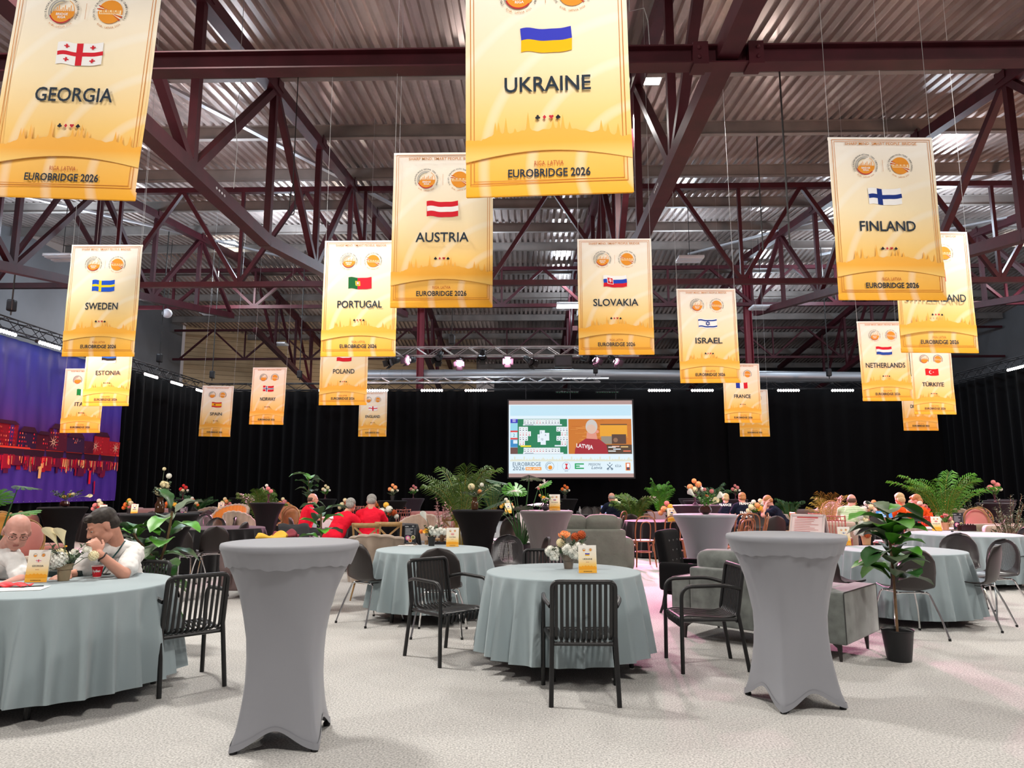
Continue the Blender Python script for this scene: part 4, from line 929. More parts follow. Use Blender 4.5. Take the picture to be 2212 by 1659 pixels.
def box_sofa(W=1.62, D=.86):
    """boxy velvet sofa: the back faces -y"""
    t = blank('velvet_sofa')
    m = MB(); m.rbox((0, .02, .29), (W-.34, D-.1, .26), .02); m.build('base', vel_g, t)
    m = MB(); m.rbox((0, -D/2+.09, .42), (W-.40, .18, .52), .02); m.build('backrest', vel_g, t)
    for s in (-1, 1):
        m = MB(); m.rbox((s*(W/2-.10), 0, .36), (.20, D, .42), .018); ar = m.build('armrest', vel_g, t)
        m = MB(); z = .57; m.tube(rounded([(s*W/2-s*.004, -D/2+.01, .16), (s*W/2-s*.004, -D/2+.004, z), (s*W/2-s*.004, D/2-.004, z), (s*W/2-s*.004, D/2-.004, .16)], .02, 3), .005, 5); m.build('piping', seam, ar)
    for s in (-1, 1):
        m = MB(); m.rbox((s*(W-.40)/4, .07, .48), ((W-.42)/2, .66, .15), .05, puff=.01); m.build('seat_cushion', vel_g, t)
        m = MB(); m.rbox((s*(W-.40)/4, -D/2+.22, .66), ((W-.44)/2, .20, .34), .06, puff=.02, rot=Matrix.Rotation(.1, 3, 'X')); m.build('back_cushion', vel_g, t)
        for y in (-D/2+.09, D/2-.09):
            m = MB(); m.tube([(s*(W/2-.12), y, .17), (s*(W/2-.09), y, .11), (s*(W/2-.085), y, 0)], [.05, .022, .012], 8); m.build('leg', brown_pl, t)
    return t
def slip_sofa(W=1.66, D=.88):
    t = blank('slipcovered_sofa'); lo = .0
    m = MB(); m.rbox((0, -D/2+.12, .36), (W-.30, .24, .72), .05); m.build('backrest', slip, t)
    for s in (-1, 1):
        m = MB(); m.rbox((s*(W/2-.13), 0, .29), (.26, D, .58), .11); m.build('armrest', slip, t)
        m = MB(); m.rbox((s*(W-.50)/4, -D/2+.28, .74), ((W-.46)/2, .24, .42), .09, puff=.03, rot=Matrix.Rotation(.12, 3, 'X')); m.build('back_cushion', slip, t)
    m = MB(); m.rbox((0, .08, .32), (W-.46, D-.2, .3), .05, puff=.01); m.build('seat', slip, t)
    m = MB(); m.grid(lambda u, v: Vector(((u-.5)*(W-.28)+0, -D/2-.004-.012*math.sin(u*22)*(1-v)-.01*math.sin(u*9+v*5), .01+.3*v)), 60, 6); m.build('skirt', slip, t, sharp=180)
    return t
def simple_sofa(W, mt, name='lounge_sofa', D=.8, h=.74):
    t = blank(name); m = MB(); m.rbox((0, .05, .27), (W, D-.1, .34), .05); m.build('seat', mt, t)
    m = MB(); m.rbox((0, -D/2+.12, .5), (W, .2, h-.25), .06, puff=.015); m.build('backrest', mt, t)
    for s in (-1, 1):
        m = MB(); m.rbox((s*(W/2-.08), .02, .38), (.16, D-.06, .44), .05); m.build('armrest', mt, t)
        for y in (-D/2+.1, D/2-.1): m = MB(); m.tube([(s*(W/2-.1), y, .12), (s*(W/2-.1), y, 0)], .018, 8); m.build('leg', black, t)
    return t
# ---------- tables ----------
def cloth_mat(name, c): return mat(name, c, .8, spec=.15, sheen=.15)
grey_cl = cloth_mat('grey_tablecloth', s2l(152, 165, 169)); blk_cl = cloth_mat('black_tablecloth', (.006, .005, .006)); beige_cl = cloth_mat('beige_tablecloth', s2l(150, 142, 128)); pink_cl = cloth_mat('white_tablecloth', s2l(215, 205, 205))
def table_under(R, z=.74):
    t = blank('round_table'); m = MB(); m.lathe([(0, z-.025), (R-.015, z-.025), (R-.015, z-.004), (0, z-.004)], 40, cap0=False, cap1=False); m.build('tabletop', brown_pl, t)
    for k in range(4): a = PI/4+k*PI/2+.3; m = MB(); m.tube([((R-.16)*math.cos(a), (R-.16)*math.sin(a), z-.02), ((R-.08)*math.cos(a), (R-.08)*math.sin(a), 0)], .02, 8); m.build('leg', char_pl, t)
    return t
def cloth(R, hem, seed, z=.745, flare=.08, nf=17):
    rnd = random.Random(seed); ph = [rnd.uniform(0, 6.28) for _ in range(5)]; n = 300; H = z-hem
    def f(u, v):
        a = 2*PI*u
        if v <= .25: r = R*v/.25; return Vector((r*math.cos(a), r*math.sin(a), z))
        if v <= .33: k = (v-.25)/.08*PI/2; return Vector(((R+.012*math.sin(k))*math.cos(a), (R+.012*math.sin(k))*math.sin(a), z-.014*(1-math.cos(k))))
        t = (v-.33)/.67
        w = 1.1-2.2*abs(math.sin(nf*.5*a+ph[0]+.6*math.sin(2*a+ph[1])))**.8+.35*math.sin(round(nf*.6)*a+ph[2])+.3*math.sin(5*a+ph[3])
        am = .064*t**.6; r = R+.012+flare*t*.85+am*w
        return Vector((r*math.cos(a), r*math.sin(a), z-.014-(H-.014)*t+.012*w*t))
    m = MB(); vs_ = [0, .12, .25, .27, .29, .31, .33]+[.33+.67*k/12 for k in range(1, 13)]
    w = n; vs = []; fs = []
    for v in vs_:
        for i in range(n): vs.append(f(i/n, v))
    for j in range(len(vs_)-1):
        for i in range(n): fs.append((j*w+i, j*w+(i+1) % w, (j+1)*w+(i+1) % w, (j+1)*w+i))
    m.add(vs, fs); return m
def high_table(cov, topc, wrinkle=False, cap=True):
    t = blank('cocktail_table')
    def body(r, z, a):
        c = .5+.5*math.cos(4*(a-PI/4)); k = max(0, min(1, (.70-z)/.68))**1.2; k2 = max(0, min(1, (1.0-z)/.3)); g = min(.985, .7071/max(abs(math.cos(a)), abs(math.sin(a)))); g -= .05*(1-c)
        sq = 1+.10*(c-.5)*k2*(1-k)  # slightly four-sided waist
        rr = r*sq*(1-k)+r*g*k
        zz = z
        if z < .3: zz = z+((1-c)**.75)*.105*(1-z/.3)
        if wrinkle and z > .62: rr += (.009*(1-abs(math.sin(a*8+z*7)))**2+.006*(1-abs(math.sin(a*5.5-z*9+1)))**3)*min(1, max(0, (1.03-z)*6))*min(1, (z-.62)*4)
        return rr, zz
    prof = [(.335, .012), (.325, .05), (.305, .10), (.288, .16), (.268, .25), (.25, .35), (.238, .47), (.236, .58), (.25, .70), (.278, .82), (.32, .93), (.365, 1.02), (.39, 1.075)]
    m = MB(); m.lathe([(r, z) for r, z in prof], 96, cap0=False, cap1=False, fn=body); m.build('stretch_cover', cov, t, sharp=180)
    # hem band round the arches at the bottom
    m = MB(); m.lathe([(.337, .010), (.334, .03), (.331, .045)], 96, cap0=False, cap1=False, fn=lambda r, z, a: (body(r, z, a)[0]+.0025, body(r, z, a)[1])); m.build('hem', cov, t, sharp=180)
    if cap:
        m = MB(); m.lathe([(.0, 1.112), (.37, 1.112), (.393, 1.108), (.398, 1.098), (.398, 1.078), (.392, 1.07), (.376, 1.03), (.360, .985)], 96, cap0=False, cap1=False,
                fn=lambda r, z, a: (r+(.004*math.sin(a*31)*(1.07-z)*8 if z < 1.05 else 0), z+(.007*math.sin(a*5)+.005*math.sin(a*23) if z < 1.0 else 0))); m.build('top_cap', topc, t, sharp=60)
    else: m = MB(); m.lathe([(0, 1.108), (.378, 1.108), (.394, 1.10), (.396, 1.08), (.388, 1.068)], 64, cap0=False, cap1=False); m.build('top_cap', topc, t, sharp=60)
    for k in range(4): a = PI/4+k*PI/2; m = MB(); m.lathe([(.0, 0), (.02, 0), (.022, .014), (.012, .03)], 12, c=(.305*math.cos(a), .305*math.sin(a), 0)); m.build('foot', rubber, t)
    return t
spandex = mat('grey_stretch_fabric', s2l(140, 141, 147), .6, spec=.25, sheen=.15); spandex_d = mat('dark_grey_stretch_fabric', s2l(104, 98, 98), .6, spec=.25, sheen=.15); spandex_k = mat('black_stretch_fabric', (.0045, .004, .0045), .7, spec=.15); spandex_p = mat('plum_stretch_fabric', (.020, .009, .016), .55, spec=.3)
# ---------- plants ----------
leafd = mat('deep_green_leaf', (.022, .085, .018), .38, spec=.5, noise=(6, .4)); leafb = mat('bright_green_leaf', (.07, .26, .02), .4, spec=.5, noise=(6, .3)); leafg = mat('grey_green_leaf', (.09, .13, .07), .5, noise=(6, .3)); palmg = mat('palm_green', (.075, .15, .02), .45, noise=(5, .35)); palmb = mat('palm_bright_green', (.07, .24, .015), .45, noise=(5, .3)); stemy = mat('yellow_stem', (.30, .22, .02), .5)
bark = mat('brown_bark', (.16, .09, .045), .8, noise=(12, .4)); soil = mat('dark_soil', (.02, .015, .01), .95); potk = mat('black_pot', (.012, .012, .014), .45); potr = mat('red_pot', (.45, .02, .02), .5)
def leaf(m, base, d, L, W, up=Vector((0, 0, 1)), droop=.35, mi=0, shape='fiddle', wave=.06):
    base = Vector(base); d = Vector(d).normalized(); side = d.cross(up); side = side.normalized() if side.length > .01 else Vector((1, 0, 0)); nrm = side.cross(d)
    n = 8; pts = []
    for i in range(n+1):
        t = i/n
        if shape == 'fiddle': w = W*(math.sin(PI*min(1, t*1.02))**.55)*(.55+.55*t) if t < .999 else .02*W
        elif shape == 'blade': w = W*math.sin(PI*(t*.94+.05))**.8
        else: w = W*math.sin(PI*t**.8)**.7
        c = base+d*(L*t)-Vector((0, 0, 1))*(droop*L*t*t)+nrm*(.06*L*math.sin(PI*t))
        for s in (-1, -.5, 0, .5, 1): pts.append(c+side*(w*s*.5)+nrm*(.16*w*abs(s)**1.5+wave*L*math.sin(t*14+s*2)*abs(s)*.5))
    fs = [(j*5+i, j*5+i+1, (j+1)*5+i+1, (j+1)*5+i) for j in range(n) for i in range(4)]; m.add(pts, fs, None, mi)
def pot(t, r0, r1, h, mt=potk, name='pot'):
    m = MB(); m.lathe([(r0*.98, 0), (r0, .01), (r1, h), (r1*1.03, h+.004), (r1*1.03, h-.006), (r1*.93, h-.012), (r1*.9, h-.05)], 28, cap1=False); pp = m.build(name, mt, t)
    m = MB(); m.lathe([(0, h-.045), (r1*.91, h-.045)], 20, cap0=False, cap1=False); m.build('soil', soil, pp)
def fiddle(h, n, spread, seed, lab, loc, L=.26, Wl=.17, potd=(.095, .125, .24), branches=None, rz=0, potm=potk, trunk0=.0, mats=None):
    rnd = random.Random(seed); t = thing('fiddle_leaf_plant', lab, 'potted plant', loc, rz, None); pot(t, *potd, potm)
    br = branches or [[(0, 0, potd[2]-.05), (.01, .01, h*.5), (-.01, 0, h)]]
    for b in br:
        m = MB(); pts = [Vector(p) for p in b]; k = len(pts); m.tube(rounded(pts, .2, 4), .011, 7); m.build('trunk', bark, t)
    LM = MB()
    per = n//len(br)
    for b in br:
        pts = [Vector(p) for p in b]
        for i in range(per):
            f = trunk0+(1-trunk0)*(i+1)/per; q = f*(len(pts)-1); j = min(len(pts)-2, int(q)); p = pts[j].lerp(pts[j+1], q-j)
            a = i*2.399+rnd.uniform(-.3, .3); el = rnd.uniform(.0, .9)*f+.1; d = Vector((math.cos(a)*math.cos(el), math.sin(a)*math.cos(el), math.sin(el)))
            leaf(LM, p+d*.03, d, L*rnd.uniform(.8, 1.15), Wl*rnd.uniform(.8, 1.15), droop=rnd.uniform(.15, .6), mi=rnd.choice([0, 0, 1, 1, 2]))
    o = LM.build('leaves', mats or [leafd, leafb, leafg], t, sharp=180, kind='stuff'); return t
def palm(h, n, seed, lab, loc, reach=.55, mt=None, group='potted palms', stems=stemy, leafw=.022, rz=0, potd=(.12, .15, .26), up=1.0):
    rnd = random.Random(seed); t = thing('potted_palm', lab, 'potted palm', loc, rz, group); pot(t, *potd)
    S = MB(); Lf = MB(); mt = mt or palmg
    for i in range(n):
        a = i*2.4+rnd.uniform(-.3, .3); rr = reach*rnd.uniform(.45, 1.05); hh = (h-potd[2])*rnd.uniform(.75, 1.02)*(1-.25*(rr/reach-.45)); p0 = Vector((.05*math.cos(a), .05*math.sin(a), potd[2]-.04))
        P = []
        for k in range(13):
            s = k/12; P.append(p0+Vector((math.cos(a), math.sin(a), 0))*(rr*s**1.9)+Vector((0, 0, 1))*(hh*(s*1.25-.35*s**3)*up))
        S.tube(P, [.009*(1-.8*k/12) for k in range(13)], 5)
        for k in range(4, 13):
            for sub in (0, .5):
                kk = min(12, k+sub); j = min(11, int(kk)); c = P[j].lerp(P[j+1], kk-j); dr = (P[j+1]-P[j]).normalized(); sd = dr.cross(Vector((0, 0, 1))); sd = sd.normalized() if sd.length > .05 else Vector((-math.sin(a), math.cos(a), 0))
                ll = .27*math.sin(PI*min(1, (kk-3)/9.6))**.5*(h/1.6)
                for s in (-1, 1):
                    d = (sd*s*.85+dr*.75+Vector((0, 0, rnd.uniform(-.1, .25)))).normalized(); e = c+d*ll-Vector((0, 0, .3*ll)); mid = c+d*ll*.5+Vector((0, 0, .03)); wv = dr*leafw*.5
                    Lf.add([c-wv*.5, c+wv*.5, mid+wv, e, mid-wv], [(0, 1, 2, 3, 4)])
    S.build('stems', stems, t, kind='stuff'); Lf.build('fronds', mt, t, smooth=False, kind='stuff'); return t
def monstera(h, n, seed, lab, loc, mts=None, potd=(.11, .15, .4), sz=.3, rz=0, hollow=True, reach=.35):
    rnd = random.Random(seed); t = thing('monstera_plant', lab, 'potted plant', loc, rz); pot(t, *potd); S = MB(); Lf = MB()
    for i in range(n):
        a = i*2.4+rnd.uniform(-.3, .3); f = (i+1)/n; base = Vector((.03*math.cos(a), .03*math.sin(a), potd[2]-.04)); tip = Vector((math.cos(a)*reach*rnd.uniform(.4, 1), math.sin(a)*reach*rnd.uniform(.4, 1), potd[2]+(h-potd[2])*(.35+.65*f)*.93))
        S.tube([base, base.lerp(tip, .5)+Vector((0, 0, .08)), tip], [.016, .011, .006], 6)
        d = Vector((math.cos(a)*.8, math.sin(a)*.8, rnd.uniform(-.3, .7))).normalized(); sd = d.cross(Vector((0, 0, 1))).normalized(); nn = sd.cross(d); s_ = sz*rnd.uniform(.75, 1.15)
        # split leaf: heart outline with fingers
        mi = rnd.choice([0, 1]); N = 9
        for sgn in (-1, 1):
            for k in range(N):
                a0, a1 = PI*(.04+.96*k/N), PI*(.04+.96*(k+.74)/N)
                def pp(an, r): r2 = r*s_*(.42+.2*math.cos(an)); return tip+d*(math.cos(an)*r2*1.25+.12*s_)+sd*(sgn*math.sin(an)*r2*1.3)-nn*(.25*r2*r*abs(math.sin(an)))
                Lf.add([pp((a0+a1)/2, .12), pp(a0, .55), pp(a0, 1), pp((a0+a1)/2, 1.06), pp(a1, 1), pp(a1, .55)], [(0, 1, 2, 3, 4, 5)], None, mi)
            Lf.add([tip+d*(.12*s_-.3*s_), tip+d*(.12*s_+.5*s_), tip+d*(.1*s_)+sd*sgn*.38*s_-nn*.04*s_], [(0, 1, 2)], None, mi)
    S.build('stems', leafd, t, kind='stuff'); Lf.build('leaves', mts or [leafd, leafb], t, smooth=False, kind='stuff'); return t
# ---------- flowers ----------
fc = {'white': s2l(245, 243, 232), 'cream': s2l(245, 232, 190), 'peach': s2l(250, 175, 115), 'rust': s2l(190, 85, 40), 'yellow': s2l(250, 200, 80), 'pink': s2l(235, 150, 150), 'red': s2l(225, 60, 60), 'orange': s2l(240, 130, 60)}
def fm(c): return mat(c+'_petals', fc[c], .75, spec=.2, sheen=.1)
def rose(m, c, r, ax=Vector((0, 0, 1)), n=14, seed=0):
    q = Vector(ax).to_track_quat('Z', 'Y').to_matrix(); rnd = random.Random(seed)
    m.ell(c, (r*.42, r*.42, r*.45), 10, 6, q)
    for k in range(n):
        f = k/n; a = k*2.4; op = .25+.75*f; R = r*(.35+.65*f)
        def pt(u, v):
            an = a+(u-.5)*1.7; rr = R*(math.sin(v*PI/2)**.7)*op*1.05; zz = r*(-.45+v*(1.05-.55*f))+.04*r*math.sin(u*9)*v; return Vector(c)+q @ Vector((rr*math.cos(an), rr*math.sin(an), zz))
        m.grid(pt, 5, 4)
def pompom(m, c, r, n=60, seed=0):
    rnd = random.Random(seed); c = Vector(c); m.ell(c, r*.78, 10, 7)
    for k in range(n):
        z = 1-2*(k+.5)/n; a = k*2.399; s = math.sqrt(1-z*z); d = Vector((s*math.cos(a), s*math.sin(a), z)); t1 = d.orthogonal().normalized(); t2 = d.cross(t1); b = rnd.uniform(0, 6); w = r*.24
        for j in range(4):
            an = b+j*PI/2; e = t1*math.cos(an)+t2*math.sin(an); f = t1*math.cos(an+PI/2)+t2*math.sin(an+PI/2)
            m.add([c+d*r*.92, c+d*r*1.02+(e+f)*w*.45, c+d*r*.98+e*w, c+d*r*1.02+(e-f)*w*.45], [(0, 1, 2, 3)])
def lily(m, c, d, L, r):
    """calla: rolled funnel"""
    q = Vector(d).normalized().to_track_quat('Z', 'Y').to_matrix()
    m.grid(lambda u, v: Vector(c)+q @ Vector((r*(v**1.6)*math.cos(2*PI*u)*(1+.5*v*math.cos(2*PI*u)), r*(v**1.6)*math.sin(2*PI*u), L*v+.35*L*v*max(0, math.cos(2*PI*u)))), 14, 6)
def sprig(m, a, b, n=7, L=.05, W=.025, seed=0):
    rnd = random.Random(seed); a = Vector(a); b = Vector(b); m.tube([a, (a+b)/2+Vector((0, 0, .02)), b], .0022, 4)
    for k in range(n): p = a.lerp(b, .3+.7*k/n); d = Vector((rnd.uniform(-1, 1), rnd.uniform(-1, 1), rnd.uniform(0, 1))); leaf(m, p, d, L, W, shape='o', droop=.2, wave=.02)
_potdefs = {
 'clay': (lambda m: m.lathe([(.036, 0), (.042, .05), (.043, .078), (.051, .08), (.055, .118), (.05, .118), (.045, .09)], 24, cap1=False), ('khaki_pot', (.28, .215, .13), .6)),
 'brown': (lambda m: m.lathe([(.034, 0), (.042, .06), (.047, .062), (.05, .075), (.05, .11), (.045, .11), (.042, .09)], 24, cap1=False), ('taupe_pot', (.17, .13, .10), .35)),
 'blackpot': (lambda m: m.lathe([(.034, 0), (.044, .085), (.047, .087), (.047, .1), (.042, .1), (.04, .08)], 20, cap1=False), ('small_black_pot', (.02, .02, .02), .5)),
 'bulb': (lambda m: m.lathe([(.022, 0), (.045, .012), (.058, .04), (.05, .07), (.022, .09), (.02, .105), (.026, .112)], 20, cap1=False), ('dark_glass_vase', (.03, .02, .03), .08)),
 'slim': (lambda m: m.lathe([(.03, 0), (.032, .01), (.012, .04), (.014, .09), (.026, .14), (.03, .17)], 16, cap1=False), ('plum_glass_vase', (.07, .02, .03), .1)),
 'jar': (lambda m: m.lathe([(.04, 0), (.05, .01), (.052, .10), (.035, .13), (.033, .17), (.04, .18)], 18, cap1=False), ('amber_glass_vase', (.06, .025, .01), .08)),
 'bowl': (lambda m: m.lathe([(.03, 0), (.065, .02), (.075, .05), (.06, .085), (.035, .095)], 18, cap1=False), ('plum_bowl_vase', (.05, .015, .012), .12)),
 'orangepot': (lambda m: m.lathe([(.04, 0), (.052, .09), (.058, .092), (.058, .11)], 20, cap1=False), ('peach_pot', (.6, .32, .16), .6))}
def bouquet(potk_, flowers, lab, loc, seed=0, green=10, greenR=.12, ph=.1, group=None, rz=0, scale=1.0, gm=None):
    """flowers: (kind, colour, x, y, z, r)"""
    t = thing('flower_arrangement', lab, 'flowers', loc, rz, group); t.scale = (scale,)*3
    f, (n, c, r) = _potdefs[potk_]; m = MB(); f(m); m.build('pot', mat(n, c, r), t)
    rnd = random.Random(seed); G = MB()
    for k in range(green): a = k*2.4; rr = greenR*rnd.uniform(.5, 1.1); sprig(G, (0, 0, ph-.02), (rr*math.cos(a), rr*math.sin(a), ph+rnd.uniform(.03, .16)), 6, .05, .028, seed+k)
    for k, (kind, c, x, y, z, r) in enumerate(flowers):
        m = MB(); p = Vector((x, y, z)); base = Vector((x*.15, y*.15, ph-.03)); G.tube([base, base.lerp(p, .6)+Vector((0, 0, .02)), p], .0028, 5)
        ax = (p-base).normalized()
        if kind == 'rose': rose(m, p, r, (ax+Vector((0, -.6, .1))).normalized(), seed=k)
        elif kind == 'pom': pompom(m, p, r, 70, k)
        elif kind == 'lily': lily(m, p-ax*r, (ax+Vector((.3*(1 if x > 0 else -1), 0, 0))).normalized(), r*2.2, r*.75)
        else:
            for j in range(8): a = j*2.4; q = p+Vector((r*.62*math.cos(a), r*.62*math.sin(a)*.7, r*.11*j-r*.35)); pompom(m, q, r*.50, 34, j)
        m.build('flower', fm(c), t)
    G.build('greenery', gm or leafb if seed % 2 else leafg, t, kind='stuff'); return t
BF = [('pom', 'cream', -.05, -.02, .17, .035), ('pom', 'peach', .05, -.01, .17, .03), ('rose', 'orange', .0, -.03, .21, .035), ('pom', 'pink', -.08, .0, .13, .03), ('pom', 'white', .09, 0, .13, .03), ('rose', 'yellow', .03, .02, .25, .025)]
# ---------- small table things ----------
acr = mat('clear_acrylic', (.9, .92, .92), .05, alpha=.22); signm = gradmat('sign_print', [(0, s2l(253, 178, 38)), (.3, s2l(253, 208, 120)), (.55, s2l(252, 236, 205)), (1, BAN_TOP)], 2, 0, .21, .35)
def table_sign(name, loc, lab, rz=0, s=1.0):
    t = thing('table_sign', lab, 'table sign', loc, rz, 'tilted country signs on the tables'); t.scale = (s,)*3
    R_ = Matrix.Rotation(-.12, 4, 'X'); W, H = .14, .21
    m = MB(); m.box((0, .001, H/2), (W, .002, H)); m.xf(R_); m.build('card', signm, t, smooth=False)
    p = MB(); y = -.0012; emblem(p, -.026, .175, .013, 0, y, False); emblem(p, .026, .175, .013, 1, y, False)
    flag_mesh(p, name, 0, .14, .035, .018, y, 6)
    if name: put_text(p, name, 0, .1, .017, DARK, y, width=min(.12, .0105*len(name)), bold=.01)
    else: rect(p, -.035, .102, .035, .112, DARK, y); rect(p, -.017, .131, .017, .149, s2l(40, 60, 140), y-.001)
    for k, c in enumerate([DARK, RED_, RED_, DARK] if name else []): disc(p, -.009+.006*k, .082, .002, c, y, 8)
    p.add([((u-.5)*W, y, z) for u, z in [(0, .028), (1, .028)]]+[((u-.5)*W, y, .048+.007*math.sin(u*PI)+.004*math.sin(u*37)) for u in [1-i/20 for i in range(21)]], [tuple(range(23))], s2l(250, 170, 45))
    put_text(p, 'EUROBRIDGE 2026', 0, .010, .008, DARK, y, bold=.02); p.xf(R_); p.build('print', INK, t, smooth=False)
    m = MB(); m.box((0, .006, H/2), (W+.006, .0015, H+.004)); m.xf(R_); m.box((0, .03, .0015), (W+.006, .075, .003)); m.build('acrylic_stand', acr, t, smooth=False); return t
def menu_card(loc, lab, rz=0):
    t = thing('menu_stand', lab, 'menu', loc, rz); W, H = .148, .23; m = MB(); m.box((0, 0, H/2+.003), (W, .006, H)); m.box((0, .0, .003), (W+.01, .07, .006)); m.build('board', mat('slate_card', (.018, .02, .026), .4), t, smooth=False)
    p = MB(); y = -.0045; w_ = s2l(235, 235, 235)
    put_text(p, 'OlyBet', -.045, .205, .016, w_, y, bold=.02)
    for k in range(3): rect(p, .02, .207+.005*k, .045, .209+.005*k, w_, y)
    rnd = random.Random(2)
    for k in range(9): rect(p, -.063, .185-.0095*k, -.063+rnd.uniform(.06, .10), .188-.0095*k, s2l(200, 200, 205), y); rect(p, .052, .185-.0095*k, .062, .188-.0095*k, s2l(200, 200, 205), y)
    for x, z, r, c in [(-.03, .068, .030, s2l(225, 120, 175)), (-.03, .070, .016, s2l(240, 225, 200)), (.035, .075, .027, s2l(225, 205, 165)), (.035, .075, .017, s2l(120, 130, 60)), (.0, .035, .024, s2l(230, 190, 150)), (.0, .035, .015, s2l(190, 100, 50))]: y -= .0003; disc(p, x, z, r, c, y, 20)
    rect(p, -.05, .011, .05, .013, w_, y); p.build('print', INK, t, smooth=False); return t
# ================= people =================
skin = mat('warm_skin', (.56, .27, .19), .5, spec=.35, noise=(14, .10)); skin_p = mat('pink_skin', (.60, .30, .24), .5, spec=.35, noise=(14, .10))
tee = mat('white_shirt_cloth', (.78, .77, .75), .85, spec=.1, bump=(9, .5)); redt = mat('red_shirt_cloth', (.70, .008, .030), .8, spec=.15, bump=(9, .5)); navy = mat('navy_shirt_cloth', (.008, .011, .025), .85, spec=.1, bump=(9, .4))
oran = mat('orange_shirt_cloth', (.80, .09, .01), .8, spec=.15, bump=(9, .4)); dkt = mat('dark_trousers', (.02, .02, .024), .85); mint = mat('mint_striped_cloth', (.38, .52, .30), .85)
def _str():
    nt = mint.node_tree; b = nt.nodes['Principled BSDF']; tc = nt.nodes.new('ShaderNodeTexCoord'); w = nt.nodes.new('ShaderNodeTexWave'); w.bands_direction = 'Z'; w.inputs['Scale'].default_value = 9; w.inputs['Distortion'].default_value = .4
    r = nt.nodes.new('ShaderNodeValToRGB'); r.color_ramp.elements[0].color = (.27, .40, .22, 1); r.color_ramp.elements[1].color = (.58, .68, .45, 1)
    nt.links.new(tc.outputs['Object'], w.inputs[0]); nt.links.new(w.outputs[0], r.inputs[0]); nt.links.new(r.outputs[0], b.inputs['Base Color'])
_str()
hair_d = mat('dark_brown_hair', (.022, .015, .011), .55, noise=(60, .5)); hair_g = mat('grey_hair', (.26, .25, .23), .6, noise=(60, .3)); hair_r = mat('ginger_hair', (.38, .17, .06), .6, noise=(60, .3)); hair_b = mat('blond_hair', (.5, .36, .18), .6, noise=(60, .3)); hair_s = mat('shaved_stubble', (.20, .12, .09), .7, noise=(80, .2)); hair_m = mat('brown_hair', (.09, .05, .03), .6, noise=(60, .3))
WR = bpy.data.textures.new('cloth_wrinkles', 'MARBLE'); WR.noise_scale = .13; WR.turbulence = 9
def cap(m, a, b, ra, rb, n=12):
    a = Vector(a); b = Vector(b); d = (b-a); L = d.length
    if L < 1e-5: m.ell(a, ra, n, 8); return
    q = d.normalized().to_track_quat('Z', 'Y').to_matrix(); prof = []
    for k in range(5): t = PI/2*k/4; prof.append((ra*math.sin(t)+1e-4, -ra*math.cos(t)))
    for k in range(5): t = PI/2*k/4; prof.append((rb*math.cos(t)+1e-4, L+rb*math.sin(t)))
    s = MB(); s.lathe(prof, n); s.v = [tuple(q @ Vector(v)+a) for v in s.v]; m.add(s.v, s.f)
def el(m, c, r, R=None): m.ell(c, r, 16, 10, R)
def remesh(o, vox, it=4, fac=.6):
    r = o.modifiers.new('r', 'REMESH'); r.mode = 'VOXEL'; r.voxel_size = vox; r.use_smooth_shade = True
    s = o.modifiers.new('s', 'SMOOTH'); s.factor = fac; s.iterations = it
def frame(look, up=Vector((0, 0, 1))):
    y = Vector(look).normalized(); x = y.cross(up).normalized(); z = x.cross(y); return Matrix((x, y, z)).transposed()
def head_prims(m, c, R, s=1.0):
    """face looks along +y of R, c = centre of the skull"""
    def P(x, y, z): return Vector(c)+R @ Vector((x*s, y*s, z*s))
    def E(x, y, z, a, b, d): el(m, P(x, y, z), (a*s, b*s, d*s), R)
    E(0, -.012, .025, .076, .095, .088); E(0, .022, -.02, .066, .072, .085); E(0, .040, -.070, .050, .045, .042); E(0, .062, -.092, .026, .022, .020)
    for k in (-1, 1):
        E(k*.036, .062, -.030, .026, .020, .022); E(k*.030, .079, .028, .028, .012, .010); E(k*.078, -.008, -.012, .010, .020, .032); E(k*.045, .02, -.07, .022, .04, .03)
    cap(m, P(0, .083, .02), P(0, .106, -.020), .009*s, .013*s); E(-.012, .096, -.026, .009, .010, .008); E(.012, .096, -.026, .009, .010, .008)
    E(0, .086, -.052, .024, .010, .006); E(0, .084, -.063, .020, .010, .007)
def hand(m, w, d, nrm, s=1.0, curl=.5, thumb=1, side=None):
    """w = wrist, d = direction of the palm, nrm = palm normal"""
    d = Vector(d).normalized(); n_ = Vector(nrm); n_ = (n_-d*n_.dot(d)).normalized(); x = d.cross(n_).normalized(); w = Vector(w)
    R = Matrix((x, d, n_)).transposed(); el(m, w+d*.045*s, (.040*s, .052*s, .016*s), R)
    for k, (o_, L) in enumerate([(-.030, .060), (-.010, .075), (.011, .072), (.030, .056)]):
        p = w+d*.085*s+x*o_*s; c1 = curl*(.8+.15*k); a = (d*math.cos(c1)+n_*math.sin(c1)+x*o_*1.2).normalized(); q = p+a*L*.5*s; c2 = c1*2.0; b = (d*math.cos(c2)+n_*math.sin(c2)+x*o_*1.2).normalized()
        cap(m, p-d*.02*s, q, .0095*s, .0088*s, 10); cap(m, q, q+b*L*.5*s, .0086*s, .0072*s, 10)
    p = w+d*.025*s+x*thumb*-.028*s; a = (d*.75-x*thumb*.8+n_*.3).normalized(); q = p+a*.042*s; cap(m, p, q, .013*s, .010*s, 10); cap(m, q, q+(d*.9-x*thumb*.25+n_*.35).normalized()*.032*s, .0098*s, .0085*s, 10)
